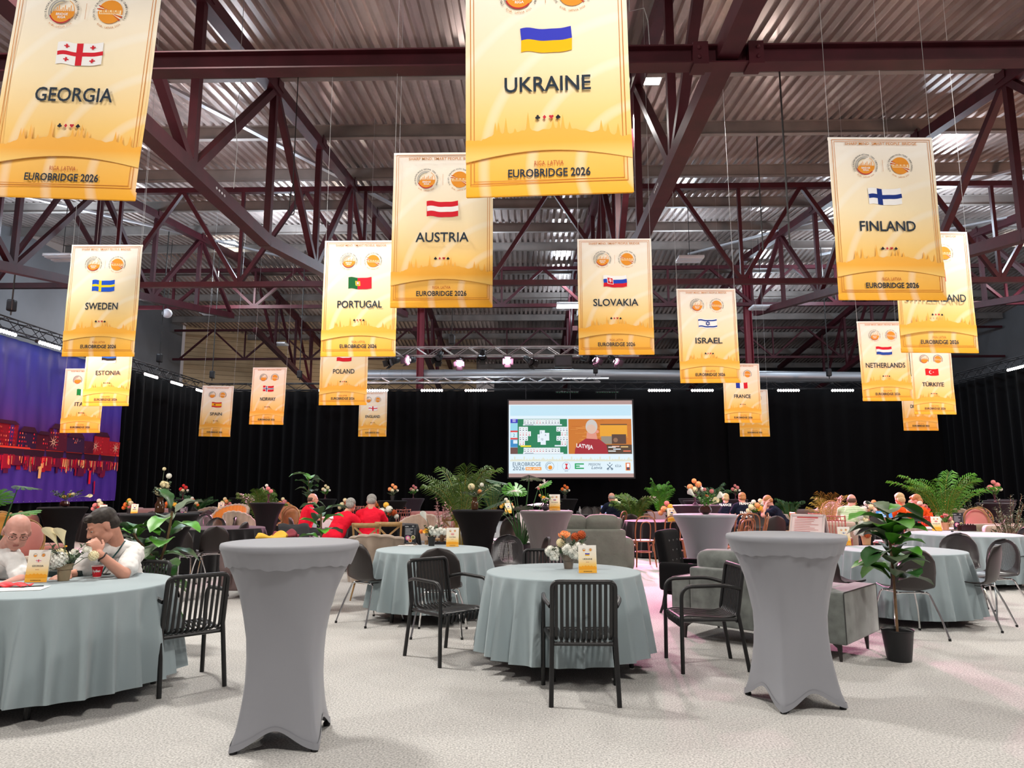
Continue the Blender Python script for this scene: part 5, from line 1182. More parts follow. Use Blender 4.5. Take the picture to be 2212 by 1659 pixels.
def person(label, J, shirt, hair=None, hairm=None, sk=skin, s=1.0, vox=.011, trousers=dkt, print_=None, glasses=False, hands=((.4, 1), (.4, 1)), hn=(None, None), eyes=False, extras=None, sleeve=.62, category='person'):
    """J: joints in local metres; hands curl/thumb side; hn palm normals"""
    V = {k: Vector(v) for k, v in J.items() if k not in ('look', 'hup', 'fat')}; R = frame(J['look'], Vector(J.get('hup', (0, 0, 1))))
    B = MB(); head_prims(B, V['head'], R, s)
    nb = V['head']+R @ Vector((0, -.035*s, -.05*s)); cap(B, V['neck'], nb, .062*s, .052*s)
    sw = (V['shL']-V['shR']); mid = (V['shL']+V['shR'])/2
    cap(B, V['pelvis'], V['chest'], .095*s, .09*s); cap(B, V['chest'], V['neck'], .085*s, .055*s)
    for k in 'LR':
        cap(B, V['sh'+k], V['el'+k], .047*s, .038*s); cap(B, V['el'+k], V['wr'+k], .040*s, .027*s)
        i = 0 if k == 'L' else 1; d = V.get('hd'+k, V['wr'+k]-V['el'+k]); hand(B, V['wr'+k], d, hn[i] or (0, 0, -1), s*1.02, hands[i][0], hands[i][1])
        cap(B, V['hip'+k], V['kn'+k], .078*s, .055*s); cap(B, V['kn'+k], V['an'+k], .052*s, .036*s); cap(B, V['an'+k], V['an'+k]+Vector(J.get('toe', (0, .14, -.03))), .032*s, .026*s)
    o = B.build('person', sk); remesh(o, vox); o['label'] = label; o['category'] = category
    # clothes
    S = MB(); across = sw.normalized(); bx = Matrix((across, (V['neck']-V['pelvis']).normalized().cross(across)*-1, (V['neck']-V['pelvis']).normalized())).transposed()
    wd = sw.length/2
    el(S, V['pelvis']+Vector((0, 0, .03)), (.175*s*J.get('fat', [1])[0], .14*s*J.get('fat', [1])[0], .13*s), bx); el(S, V['pelvis'].lerp(V['chest'], .5), (.165*s*J.get('fat', [1])[0], .135*s*J.get('fat', [1])[0], .2*s), bx); el(S, V['chest'], (wd*.98, .13*s, .19*s), bx)
    cap(S, V['shL'].lerp(mid, .12), V['neck'].lerp(V['shL'], .25), .066*s, .066*s); cap(S, V['shR'].lerp(mid, .12), V['neck'].lerp(V['shR'], .25), .066*s, .066*s); el(S, V['neck']-(V['neck']-V['pelvis']).normalized()*.028*s, (.102*s, .086*s, .055*s), bx)
    for k in 'LR': e_ = V['sh'+k].lerp(V['el'+k], sleeve); cap(S, V['sh'+k].lerp(mid, .06), e_, .064*s, .060*s)
    c = S.build('shirt', shirt, o); remesh(c, vox*1.15); dm = c.modifiers.new('d', 'DISPLACE'); dm.texture = WR; dm.strength = .015*s; dm.mid_level = .25; dm.texture_coords = 'LOCAL'
    T = MB(); el(T, V['pelvis']-Vector((0, 0, .02)), (.17*s, .15*s, .12*s))
    for k in 'LR': cap(T, V['hip'+k], V['kn'+k], .092*s, .068*s); cap(T, V['kn'+k], V['an'+k].lerp(V['kn'+k], .08), .066*s, .052*s)
    c = T.build('trousers', trousers, o); remesh(c, vox*1.3)
    for k in 'LR': F_ = MB(); a = V['an'+k]; tq = Vector(J.get('toe', (0, .14, -.03))); cap(F_, a-Vector((0, 0, .03)), a+tq, .04*s, .036*s); c = F_.build('shoe', black, o); remesh(c, .012, 2)
    def P(x, y, z): return V['head']+R @ Vector((x*s, y*s, z*s))
    if hair:
        Hm = MB()
        for x, y, z, a, b, d in hair: el(Hm, P(x, y, z), (a*s, b*s, d*s), R)
        c = Hm.build('hair', hairm, o); remesh(c, min(vox, .007), 2, .4)
    if eyes:
        for k in (-1, 1):
            e = MB(); el(e, P(k*.031, .0755, .006), (.0115*s, .0085*s, .0075*s), R); e.build('eye', mat('eye_white', (.7, .66, .62), .2), o)
            e = MB(); el(e, P(k*.031+.002, .0825, .0025), (.0055*s, .003*s, .0055*s), R); e.build('iris', mat('dark_iris', (.03, .018, .01), .1), o)
            e = MB(); el(e, P(k*.031, .0765, .0105), (.0145*s, .0110*s, .0062*s), R); e.build('eyelid', sk, o)
            e = MB(); cap(e, P(k*.016, .088, .026), P(k*.034, .087, .032), .0035*s, .0035*s); cap(e, P(k*.034, .087, .032), P(k*.05, .076, .026), .0035*s, .002*s); e.build('eyebrow', hairm if hairm is not None and hairm is not hair_s else hair_m, o)
        e = MB(); el(e, P(0, .0935, -.053), (.020*s, .004*s, .0028*s), R); el(e, P(0, .0915, -.0605), (.017*s, .004*s, .003*s), R); e.build('lips', mat('lip_skin', (.42, .14, .12), .4), o)
    if glasses:
        g = MB()
        for k in (-1, 1):
            g.tube([P(k*.032+.023*math.cos(a), .097-.006*abs(math.cos(a)) if False else .096, .004+.016*math.sin(a)) for a in [2*PI*q/20 for q in range(20)]], .0014*s, 5, close=True)
            g.tube([P(k*.055, .094, .008), P(k*.074, .06, .010), P(k*.080, .0, .004)], .0014*s, 5)
        g.tube([P(-.009, .098, .008), P(.009, .098, .008)], .0014*s, 5); g.build('glasses', mat('thin_metal_rim', (.08, .06, .05), .3, .8), o)
    if print_:
        pr = MB()
        # lettering across the upper back, laid on the curved cloth
        up_ = (V['neck']-V['pelvis']).normalized(); back = -bx.col[1] if (bx.col[1].dot(R.col[1]) > 0) else bx.col[1]
        if back.dot(Vector(J.get('back', (0, -1, 0)))) < 0: back = -back
        ax = across if across.cross(up_).dot(back) > 0 else -across
        for txt, dz, sz, wdt in print_:
            vs, fs = text2d(txt, sz, 'CENTER', .03, 1); w0 = max(v[0] for v in vs)-min(v[0] for v in vs)
            vv = []
            for x, z in vs:
                x = x*wdt/w0; yy = .172*s-.8*x*x/s; vv.append(V['chest']+ax*x+up_*(z+dz)+back*yy)
            pr.add(vv, fs, (.9, .88, .85))
        pr.build('shirt_lettering', INK, o, smooth=False)
    if extras: extras(o, V, P, R)
    return o
def seated(lean=.25, lead=0, yaw=0, pitch=-.3, arms='table', seat=.47, roll=0, spread=.10, sw=.2):
    """joints of somebody seated facing +y"""
    t = Vector((math.sin(lead), math.sin(lean), math.cos(lean))).normalized(); pel = Vector((0, 0, seat+.10)); chest = pel+t*.33; neck = pel+t*.50; hd = neck+Vector((math.sin(lead)*.1, .055+.06*math.sin(lean), .145))
    J = dict(pelvis=pel, chest=chest, neck=neck, head=hd, look=(math.sin(yaw)*math.cos(pitch), math.cos(yaw)*math.cos(pitch), math.sin(pitch)), hipL=(.09, .02, seat+.06), hipR=(-.09, .02, seat+.06), knL=(.13, .43, seat+.04), knR=(-.13, .43, seat+.04), anL=(.13, .38, .08), anR=(-.13, .38, .08), toe=(0, .13, -.035))
    for k, s in (('L', 1), ('R', -1)):
        sh = neck-t*.06+Vector((s*sw, .0, -.01)); J['sh'+k] = sh
        if arms == 'table' or (arms == 'mix' and s > 0): e = sh+Vector((s*.06, .16, -.24)); J['el'+k] = (e.x, e.y, max(e.z, .80)); J['wr'+k] = (s*.10, e.y+.22, .80)
        elif arms == 'head': J['el'+k] = (s*.17, sh.y+.24, .80); J['wr'+k] = (hd.x+s*.085, hd.y+.03, hd.z-.06); J['hd'+k] = (-s*.02, -.05, .1)
        else: J['el'+k] = (s*.25, sh.y+.03, .82); J['wr'+k] = (s*.15, .34, .80)
    return J
def seat_person(label, x, y, rz, shirt, J, **kw): o = person(label, J, shirt, **kw); o.location = (x, y, 0); o.rotation_euler = (0, 0, rz); return o
H_short = [(0, -.022, .045, .084, .096, .082), (0, -.055, -.01, .074, .066, .07)]
H_ring = [(0, -.062, -.01, .078, .05, .055), (-.062, -.03, -.0, .022, .055, .035), (.062, -.03, -.0, .022, .055, .035)]
H_full = [(0, -.020, .050, .088, .10, .085), (0, -.06, -.02, .080, .062, .08), (0, .05, .09, .06, .045, .03)]
# --- two men at the near left table: joints taken straight in the room ---
def W(px, py, Y): return onY(px, py, Y)
o_ = dict(pelvis=W(262, 1320, 5.96), chest=W(262, 1232, 5.94), neck=W(250, 1180, 5.84), head=W(222, 1137, 5.70), look=(-.62, -.62, -.50), hup=(-.18, 0, 1), shR=W(200, 1192, 5.72), shL=W(294, 1192, 5.96),
          elR=W(176, 1238, 5.72), wrR=W(148, 1242, 5.58), elL=W(267, 1241, 5.56), wrL=W(213, 1196, 5.48), hdL=Vector((-.35, .0, .75)), hipL=W(292, 1325, 5.89), hipR=W(235, 1325, 5.84), knL=W(285, 1335, 5.49), knR=W(225, 1335, 5.44), anL=W(290, 1440, 5.54), anR=W(230, 1440, 5.49), toe=(0, -.14, -.03), fat=[1.2])
def ex2(o, V, P, R):
    # short hair, beard shade, lanyard, wristband
    m = MB(); a = V['wrL'].lerp(V['elL'], .16); d = (V['elL']-V['wrL']).normalized(); x = d.orthogonal().normalized(); y = d.cross(x)
    m.tube([a+x*.036*math.cos(t)+y*.034*math.sin(t)+d*.004*math.sin(3*t) for t in [2*PI*k/18 for k in range(18)]], .006, 6, close=True); m.build('wristband', mat('dark_leather', (.015, .01, .01), .6), o)
    m = MB(); n = V['neck']; lanm = mat('teal_lanyard', (.01, .06, .06), .6)
    pts = [n+Vector((.085, -.02, .045)), n+Vector((.08, -.10, -.03)), n+Vector((.03, -.155, -.13)), n+Vector((-.01, -.17, -.22))]
    for a, b in zip(pts, pts[1:]): m.bar(a, b, .012, .003, up=Vector((0, -1, 0)))
    m.build('lanyard', lanm, o)
man2 = person('dark haired man in a white shirt resting his chin on his hand', o_, tee, hair=[(0, -.022, .048, .083, .095, .080), (0, -.050, -.002, .074, .062, .064), (0, .050, .092, .055, .035, .022), (-.02, .068, .084, .035, .022, .014)], hairm=hair_d, s=1.16, vox=.0065, eyes=True, hands=((1.05, 1), (.5, -1)), hn=(Vector((-.3, .2, -.2)), None), extras=ex2, sleeve=.78)
o_ = dict(pelvis=W(-70, 1330, 6.04), chest=W(-30, 1240, 5.89), neck=W(8, 1190, 5.76), head=W(37, 1148, 5.56), look=(.58, -.66, -.46), hup=(.12, 0, 1), shL=W(35, 1212, 5.56), shR=W(-62, 1195, 5.84),
          elL=W(48, 1252, 5.44), wrL=W(12, 1262, 5.27), hdL=Vector((-.6, -.4, -.0)), elR=W(-80, 1250, 5.54), wrR=W(-30, 1262, 5.24), hipL=W(-45, 1330, 5.94), hipR=W(-95, 1330, 5.94), knL=W(-40, 1335, 5.54), knR=W(-90, 1335, 5.49), anL=W(-40, 1440, 5.54), anR=W(-90, 1440, 5.54), toe=(0, -.14, -.03), fat=[1.2])
man1 = person('bald man with thin glasses in a white shirt leaning over the near left table', o_, tee, hair=[(0, -.074, -.022, .062, .03, .045), (-.066, -.035, -.012, .014, .04, .028), (.066, -.035, -.012, .014, .04, .028)], hairm=hair_s, sk=skin_p, s=1.13, vox=.0065, eyes=True, glasses=True, hands=((.4, 1), (.4, -1)), sleeve=.8)
# --- the rest, further back ---
X = gx
seat_person('person in a red polo shirt seated with back turned, right of the three in red', X(800, 12.6), 12.6, .05, redt, seated(.22, 0, 0, -.35), hair=H_short, hairm=hair_g, s=1.05)
seat_person('grey haired person in red leaning towards the neighbour', X(722, 12.4), 12.4, -.55, redt, seated(.55, .1, -.5, -.25), hair=H_short, hairm=hair_g, s=1.05)
seat_person('person in red with glasses seen from the side, leftmost of the three', X(661, 15.4), 15.4, -1.15, redt, seated(.18, 0, 0, -.15), hair=H_ring, hairm=hair_m, glasses=True, s=1.08)
seat_person('person in a navy shirt working at a laptop in front of the back curtain', X(1326, 18.3), 18.3, .35, navy, seated(.15, 0, 0, -.3), hair=H_ring, hairm=hair_g, s=1.05)
seat_person('light haired person in a navy FRANCE shirt turned to the right', X(1565, 18.6), 18.6, -.35, navy, seated(.35, 0, -.2, -.2), hair=H_short, hairm=hair_b, print_=[('FRANCE', .06, .09, .30)], s=1.05)
seat_person('red haired person in a navy shirt lettered FRANCE COACH', X(1605, 18.0), 18.0, .05, navy, seated(.1, 0, -.1, -.1), hair=H_short, hairm=hair_r, print_=[('FRANCE', .13, .085, .30), ('FRANCE', -.09, .085, .30), ('COACH', -.19, .085, .28)], s=1.08)
seat_person('person in a dark shirt holding the head in both hands', X(1690, 17.2), 17.2, 1.3, navy, seated(.55, 0, 0, -.55, 'head'), hair=H_short, hairm=hair_r, sk=skin_p, s=1.08)
seat_person('heavy person in a mint striped shirt seated on a spindle chair', X(1832, 15.0), 15.0, -.65, mint, dict(seated(.32, 0, -.25, -.2, sw=.21), fat=[1.3]), hair=H_ring, hairm=hair_m, sk=skin_p, s=1.1)
seat_person('person in a bright orange shirt with white lettering on the back', X(1953, 15.0), 15.0, .45, oran, seated(.12, 0, .45, -.25), hair=H_full, hairm=hair_b, print_=[('Team NL', .06, .08, .30)], s=1.05)
seat_person('person in an orange shirt half hidden by the palm leaves', X(2008, 15.6), 15.6, 1.2, oran, seated(.4, 0, .3, -.35), hair=H_full, hairm=hair_r, sk=skin_p, s=1.05)
# ================= tables =================
def rtable(px, Y, R, hem, seed, clm, lab, clab, nf=17, x=None):
    x = X(px, Y) if x is None else x
    t = place('rt%.2f' % R, lambda: table_under(R), (x, Y, 0), seed, lab, 'table', 'round tables under cloths')
    c = cloth(R, hem, seed, nf=nf).build('tablecloth', clm, loc=(x, Y, 0), sharp=180); tag(c, clab, 'tablecloth', 'cloths over the round tables'); return x
GX = -3.36; GY = 5.22
rtable(0, GY, .72, .11, 4, grey_cl, 'round table at the left edge where two men sit', 'pale grey cloth on the table of the two men in white', 26, x=GX)
UX, UY = .30, 6.12
rtable(0, UY, .63, .13, 5, grey_cl, 'round table in the middle of the picture', 'pale blue grey cloth on the round table with the UKRAINE sign', 24, x=UX)
AX, AY = X(937, 8.3), 8.3
rtable(937, AY, .63, .13, 6, grey_cl, 'round table behind the slatted armchair left of centre', 'pale grey cloth on the table with the AUSTRIA sign', 24)
FX, FY = X(1936, 8.3), 8.3
rtable(1936, FY, .64, .09, 7, grey_cl, 'round table right of the right cocktail table', 'pale grey cloth on the table with the FINLAND sign', 24)
SX, SY = X(2070, 11.3), 11.3
rtable(2070, SY, .77, .09, 8, grey_cl, 'larger round table near the right edge', 'pale pinkish grey cloth on the table with the menu and black box', 26)
rtable(1426, 15.8, .78, .03, 9, blk_cl, 'round table beside the bentwood chairs', 'black cloth with pink light on the table by the bentwood chairs', 22)
rtable(482, 12.8, .74, .03, 10, blk_cl, 'dark round table among the shell chairs at left', 'black cloth on the table among the shell chairs at left', 22)
FAR = [(820, 14.0, .75, blk_cl, 'where the persons in red sit'), (1640, 20, .7, beige_cl, 'beside the FRANCE shirts'), (1895, 17.2, .75, blk_cl, 'where the mint shirt sits'), (2012, 13.0, .42, beige_cl, 'between the orange shirts and the front table'), (1342, 19.6, .6, blk_cl, 'with the laptop'),
       (425, 18.5, .55, pink_cl, 'of white cloth behind the fiddle leaf plant'), (250, 20, .8, blk_cl, 'behind the dark haired man'), (470, 22, .8, blk_cl, 'left of the left palm'), (612, 22, .7, blk_cl, 'beside the honey coloured chairs'), (768, 17.9, .75, pink_cl, 'behind the grey haired persons in red'), (300, 14.5, .7, blk_cl, 'near the lone chair behind the dark haired man'), (1175, 21, .8, pink_cl, 'behind the monstera')]
for i, (px, Y, R, cm_, w) in enumerate(FAR): rtable(px, Y, R, .03, 20+i, cm_, 'far round table '+w, 'tablecloth on the far table '+w, 20)
# cocktail tables
def ctable(key, px, py, Y, rz, c, lab, cap_=True, wr=False, x=None, s=1.0, tc=None):
    x = X(px, Y) if x is None else x
    return place('ct'+key, lambda: high_table(c, tc or c, wr, cap_), (x, Y, 0), rz, lab, 'cocktail table', 'cocktail tables with stretch covers', s)
ctable('a', 0, 0, 4.31, math.radians(7), spandex, 'tall grey cocktail table in the left foreground', True, False, x=-1.41)
ctable('b', 0, 0, 5.10, math.radians(13), spandex, 'tall grey cocktail table in the right foreground with wrinkled cover', True, True, x=1.80)
cream_top = mat('cream_lit_fabric', s2l(190, 180, 165), .6)
ctable('c', 1520, 0, 9.2, .3, spandex, 'grey cocktail table behind the black tufted armchair', False, False)
ctable('d', 1180, 0, 10.7, .5, spandex_d, 'darker grey cocktail table with the SLOVAKIA sign', False, True)
ctable('k', 1033, 0, 11.0, .2, spandex_k, 'black cocktail table between the big palm and the sign table', False)
BK = [(350, 9.3, .4, 1.2, 'widest black cocktail table, behind the fiddle leaf plant at left'), (140, 12.6, .3, 1, 'black cocktail table between the two men in white'), (579, 16.8, .1, 1, 'black cocktail table with the small pink vase'), (395, 22, .2, 1, 'far black cocktail table with red flowers'), (702, 23.5, .2, 1, 'far black cocktail table behind the leftmost person in red'),
      (848, 20, .2, 1.05, 'far black cocktail table with a small potted bouquet'), (1222, 23.5, .2, 1, 'far black cocktail table below the projection screen'), (520, 27, .2, 1, 'farthest black cocktail table at left in front of the curtain')]
for px, Y, rz, s, l in BK: ctable('k', px, 0, Y, rz, spandex_k, l, False, s=(s, s, 1))
ctable('p', 893, 0, 25, .3, spandex_p, 'plum coloured cocktail table with an orchid in front of the curtain', False)
for px, Y, s, l in [(1490, 25, 1, 'plum cocktail table behind the lily vase, the farthest of its cluster'), (1587, 23, 1, 'plum cocktail table behind the FRANCE COACH shirt'), (1508, 20.5, 1.1, 'plum cocktail table with a pink lit top behind the lily vase'), (1503, 14.6, 1.2, 'nearest plum cocktail table behind the lily vase'),
                    (2148, 17, 1, 'nearest plum cocktail table near the right curtain'), (2156, 20.5, 1, 'middle plum cocktail table near the right curtain'), (2162, 23, 1, 'farthest plum cocktail table near the right curtain')]:
    ctable('p', px, 0, Y, .3, spandex_p, l, False, s=(s, s, 1))
# ================= seats =================
SA = lambda x, y, rz, l: place('slat', slat_armchair, (x, y, 0), math.radians(rz), l, 'armchair', 'black slatted armchairs')
SA(.38, 5.23, 0, 'black slatted armchair seen from behind in front of the middle table'); SA(-2.57, 5.44, 45, 'black slatted armchair beside the table of the two men'); SA(-.70, 6.34, -135, 'black slatted armchair left of the middle table'); SA(1.45, 6.1, 93, 'black slatted armchair between the middle table and the right cocktail table')
SA(.17, 7.25, 178, 'black slatted armchair behind the middle table, only its top edge showing'); SA(-3.36, 6.02, 160, 'black slatted armchair the dark haired man sits in')
def SH(kind, x, y, rz, l): place('shell'+kind, lambda: shell_chair(kind), (x, y, 0), math.radians(rz), l, 'chair', 'moulded shell chairs with chrome legs' if kind == 'plain' else 'perforated shell chairs with chrome legs')
SH('plain', -1.70, 7.95, -38, 'dark brown shell chair between the left cocktail table and the AUSTRIA table'); SH('plain', -.87, 7.32, 0, 'black round backed shell chair behind the left of centre slatted armchair')
SH('plain', 4.74, 7.84, 42, 'dark brown shell chair in front of the FINLAND table at right'); SH('holes', 5.30, 8.45, 105, 'perforated shell chair glowing purple behind the brown one at right'); SH('holes', 5.42, 9.25, 150, 'grey perforated shell chair between the two right round tables')
SH('plain', 5.72, 9.95, 0, 'black round backed shell chair in front of the larger right table'); SH('holes', X(2181, 11.2), 11.2, 95, 'purple perforated shell chair right of the larger right table'); SH('plain', X(2215, 10.7), 10.7, 80, 'black shell chair cut off at the right edge'); SH('plain', X(1938, 7.35), 7.35, 0, 'black shell chair behind the fiddle leaf plant at right'); SH('plain', X(1797, 7.9), 7.9, -70, 'dark shell chair left of the FINLAND table')
SH('holes', X(1087, 8.95), 8.95, 165, 'perforated oval backed chair behind the middle table'); SH('plain', X(1142, 8.7), 8.7, 100, 'shell chair seen edge on beside the plant pot behind the middle table')
SH('plain', X(409, 10.9), 10.9, -5, 'dark shell chair left of the pair at the dark left table'); SH('plain', X(465, 11.3), 11.3, 35, 'dark shell chair right of the pair at the dark left table'); SH('plain', X(508, 12.6), 12.6, 85, 'shell chair seen side on right of the dark left table'); SH('holes', X(462, 14.4), 14.4, 178, 'perforated chair behind the dark left table'); SH('holes', X(436, 16.5), 16.5, 175, 'farther perforated chair behind the dark left table'); SH('plain', X(486, 14.9), 14.9, 120, 'small shell chair in front of the orange sofa')
SH('plain', X(1090, 14.0), 14.0, 150, 'shell chair right of the black cocktail table'); SH('plain', X(1108, 15.0), 15.0, -170, 'farther shell chair right of the black cocktail table')
SH('plain', X(655, 14.6), 14.6, -60, 'shell chair of the leftmost person in red')
SH('plain', X(1356, 17.2), 17.2, 5, 'dark round backed chair in front of the laptop table'); SH('plain', X(1266, 19), 19, -80, 'shell chair left of the laptop table, nearer the camera'); SH('plain', X(1245, 20.5), 20.5, -85, 'shell chair left of the laptop table, farther away'); SH('plain', X(1330, 18.8), 18.8, 15, 'chair of the person with the laptop')
SH('plain', X(1665, 16.0), 16.0, 5, 'dark round backed chair left of the A-frame board'); SH('plain', X(1632, 17.9), 17.9, 170, 'shell chair behind the beige table'); SH('plain', X(290, 12.6), 12.6, 160, 'shell chair with pale rim behind the dark haired man'); SH('plain', X(270, 16), 16, 170, 'shell chair farther behind the dark haired man'); SH('plain', X(240, 13.5), 13.5, -120, 'shell chair with pink light right of the black cocktail table at left')
for px, Y, rz, l in [(1268, 24, 175, 'left'), (1284, 24, 175, 'middle'), (1300, 24, 180, 'right')]: SH('plain', X(px, Y), Y, rz, 'far dark chair, %s one of three below the screen' % l)
for px, Y, rz, l in [(455, 20.3, 20, 'leftmost'), (474, 20.6, -15, 'second'), (500, 20.8, 10, 'rightmost')]: SH('plain', X(px, Y), Y, rz, 'far dark chair, %s of three left of the left palm' % l)
SH('plain', X(340, 19), 19, 10, 'far dark chair beside the beige shell sofa'); SH('plain', X(420, 24), 24, 10, 'far dark chair behind the amber vase'); SH('plain', X(795, 17.3), 17.3, 0, 'far dark chair between the two grey haired persons in red')
def BW(px, Y, rz, l): place('bent', bentwood, (X(px, Y), Y, 0), math.radians(rz), l, 'chair', 'brown bentwood chairs')
BW(1386, 13.7, 5, 'brown bentwood chair nearest the slipcovered sofa'); BW(1455, 14.0, -10, 'brown bentwood chair behind the black tufted armchair'); BW(1396, 17.2, 170, 'brown bentwood chair behind the pink lit black table'); BW(1325, 16.6, 60, 'brown bentwood chair turned sideways beside the dark round backed chair')
for px, Y, rz, l in [(1582, 15.0, 30, 'leftmost'), (1594, 15.6, 40, 'second'), (1611, 15.2, 0, 'third, with a pink rim,'), (1628, 15.4, 80, 'rightmost, seen edge on,')]: BW(px, Y, rz, 'bentwood chair, %s right of the grey cocktail table' % l)
BW(1583, 12.2, 40, 'orange lit bentwood chair between the two right cocktail tables')
amber = mat('amber_resin', (.20, .045, .03), .2, spec=.7); pinkres = mat('rose_resin', (.42, .10, .08), .2, spec=.7); redres = mat('red_resin', (.45, .01, .01), .25, spec=.6)
def SP(k, m_, px, Y, rz, l): place('sp'+k, lambda: spindle_chair(m_), (X(px, Y), Y, 0), math.radians(rz), l, 'chair', 'spindle chairs of resin bamboo')
SP('r', pinkres, 1806, 14.3, -40, 'rose coloured spindle chair under the person in the mint shirt'); SP('r', pinkres, 1770, 15.6, -70, 'rose coloured spindle chair behind the A-frame board'); SP('a', amber, 1913, 13.4, 10, 'dark amber spindle chair left of the orange shirt'); SP('x', redres, 1975, 14.1, 25, 'bright red spindle chair behind the orange shirt')
for px, Y, rz, l in [(764, 22, 0, 'left one of the pair behind the grey haired persons'), (777, 22.3, 0, 'right one of the pair behind the grey haired persons'), (793, 21.8, 10, 'one half hidden by the rightmost red shirt'), (870, 18.6, 20, 'nearer one below the plum table'), (866, 20.8, 0, 'farther one left of the plum table')]: SP('a', amber, px, Y, rz, 'dark amber spindle chair, '+l)
def XB(px, Y, rz, l): place('xb', crossback, (X(px, Y), Y, 0), math.radians(rz), l, 'chair', 'wooden cross back chairs')
XB(800, 11.6, 3, 'wooden cross back chair in front of the rightmost red shirt'); XB(850, 12.0, -5, 'wooden cross back chair beside the menu card'); XB(950, 14.0, 60, 'wooden cross back chair behind the yellow flowers'); XB(762, 14.9, 170, 'wooden cross back chair across the table from the persons in red'); XB(1686, 16.8, 85, 'pinkish cross back chair left of the A-frame board'); XB(640, 19.0, 15, 'honey wood cross back chair beside the black column of the left table'); XB(606, 19.5, -85, 'honey wood chair seen side on right of the pink vase table')
och = mat('ochre_velvet', (.48, .20, .02), .7, sheen=.4); pnk = mat('rose_velvet', (.50, .18, .15), .7, sheen=.4); bge = mat('beige_velvet', (.33, .25, .19), .7, sheen=.4, noise=(6, .15)); org = mat('orange_velvet', (.62, .20, .02), .7, sheen=.4)
def MD(k, m_, px, Y, rz, l, s=1.0): place('md'+k, lambda: medallion(m_, oak), (X(px, Y), Y, 0), math.radians(rz), l, 'chair', 'oval padded chairs', s)
MD('o', och, 72, 12.0, -60, 'ochre oval backed chair left of the black table between the men'); MD('o', och, 88, 12.8, -75, 'ochre oval backed chair leaning beside the rose one'); MD('p', pnk, 100, 12.2, -95, 'rose oval backed chair beside the ochre ones'); MD('o', och, 20, 13.0, 20, 'ochre chair behind the bald man at the left edge'); MD('p', pnk, 86, 9.2, -120, 'rose chair directly behind the bald man')
MD('o', org, 577, 24, 0, 'orange chair behind the left palm') if False else None
MD('w', wood, 624, 20.5, 10, 'honey coloured round backed chair left of the side facing person in red'); MD('w', wood, 642, 17.6, -10, 'honey coloured round backed chair touching the person in red')
MD('p', pnk, 2084, 17.2, 30, 'rose oval backed chair, left one right of the palm'); MD('p', pnk, 2106, 16.2, -20, 'rose oval backed chair, right one beside the plum table'); MD('p', pnk, 2112, 15.6, -50, 'rose oval backed chair behind the right one'); MD('p', pnk, 1933, 17.5, 160, 'rose oval backed chair behind the laptop at right'); MD('p', pnk, 816, 19.0, -30, 'pink oval backed chair right of the rightmost red shirt')
MD('m', mat('mauve_linen', (.45, .28, .30), .8), 1803, 17.2, 175, 'pale mauve high backed chair behind the mint shirt', 1.12)
def SC_(k, f, b, px, Y, rz, l, w=.78, s=1.0, name='scallop_armchair', cat='armchair'): place('sc'+k, lambda: scallop_chair(f, b, w, name, 9 if w < 1 else 15), (X(px, Y), Y, 0), math.radians(rz), l, cat, 'scalloped velvet seats', s)
SC_('b', bge, bge, 835, 9.6, -12, 'beige scalloped armchair behind the AUSTRIA table', .95, 1.02); SC_('b', bge, bge, 82, 6.35, 172, 'beige scalloped armchair between the two men in white', .95, 1.0)
SC_('o', org, bge, 497, 17.2, 158, 'orange scalloped sofa facing the camera at left', 1.3, (.78, .9, 1.28), 'scallop_sofa', 'sofa'); SC_('b', bge, bge, 522, 15.4, -12, 'beige scalloped armchair in front of the orange sofa at left', .95, (.72, .72, 1.16)); SC_('b', bge, bge, 905, 17, 160, 'beige scalloped armchair behind the menu card', .95); SC_('o', org, bge, 945, 19.5, 90, 'orange scalloped sofa left of the big palm', 1.3, 1.0, 'scallop_sofa', 'sofa')
SC_('b', bge, bge, 2070, 19, 170, 'beige scalloped armchair behind the right palm', .95, 1.1); SC_('b', bge, bge, 443, 24, 150, 'beige scalloped armchair behind the amber vase', .95)
tuf = place('tuft', tufted, (1.93, 8.62, 0), math.radians(-122), 'black tufted velvet armchair left of the grey velvet sofa', 'armchair', None, .93)
place('bsofa', box_sofa, (2.30, 6.98, 0), math.radians(-42), 'grey green velvet sofa seen from behind under the right cocktail table', 'sofa')
place('slip', slip_sofa, (X(1263, 13.2), 13.2, 0), 0, 'grey green slipcovered sofa seen from behind in the middle', 'sofa')
grs = mat('mauve_grey_fabric', (.16, .11, .11), .85); rss = mat('dusty_rose_fabric', (.36, .15, .14), .85); ols = mat('olive_grey_fabric', (.20, .17, .12), .85); pls = mat('pale_rose_fabric', (.45, .28, .27), .85)
def LS(k, W_, m_, px, Y, rz, l, h=.74): place('ls'+k, lambda: simple_sofa(W_, m_, h=h), (X(px, Y), Y, 0), math.radians(rz), l, 'sofa', 'plain lounge sofas')
LS('a', 1.5, grs, 1735, 23.5, 180, 'mauve grey sofa against the back curtain right of the head holding person'); LS('a', 1.5, grs, 1768, 24.5, 180, 'mauve grey sofa farther right against the back curtain'); LS('b', 1.7, rss, 925, 21.8, 150, 'dusty rose sofa left of the big palm'); LS('a', 1.5, grs, 1425, 21, 0, 'grey sofa with a mauve throw below the small bright palm'); LS('c', 2.2, ols, 2215, 14.2, 185, 'olive sofa at the right edge behind the bush'); LS('d', 1.7, pls, 322, 25, 180, 'long pale rose sofa behind the amber vase'); LS('d', 1.7, pls, 255, 26.5, 180, 'pale rose sofa in front of the left side curtain'); LS('e', .85, bge, 1788, 14.8, -10, 'mauve armchair half behind the rose spindle chair', .8); LS('e', .85, bge, 2190, 9.6+3.4, 175, 'tan armchair under the bush at the right edge', .8)
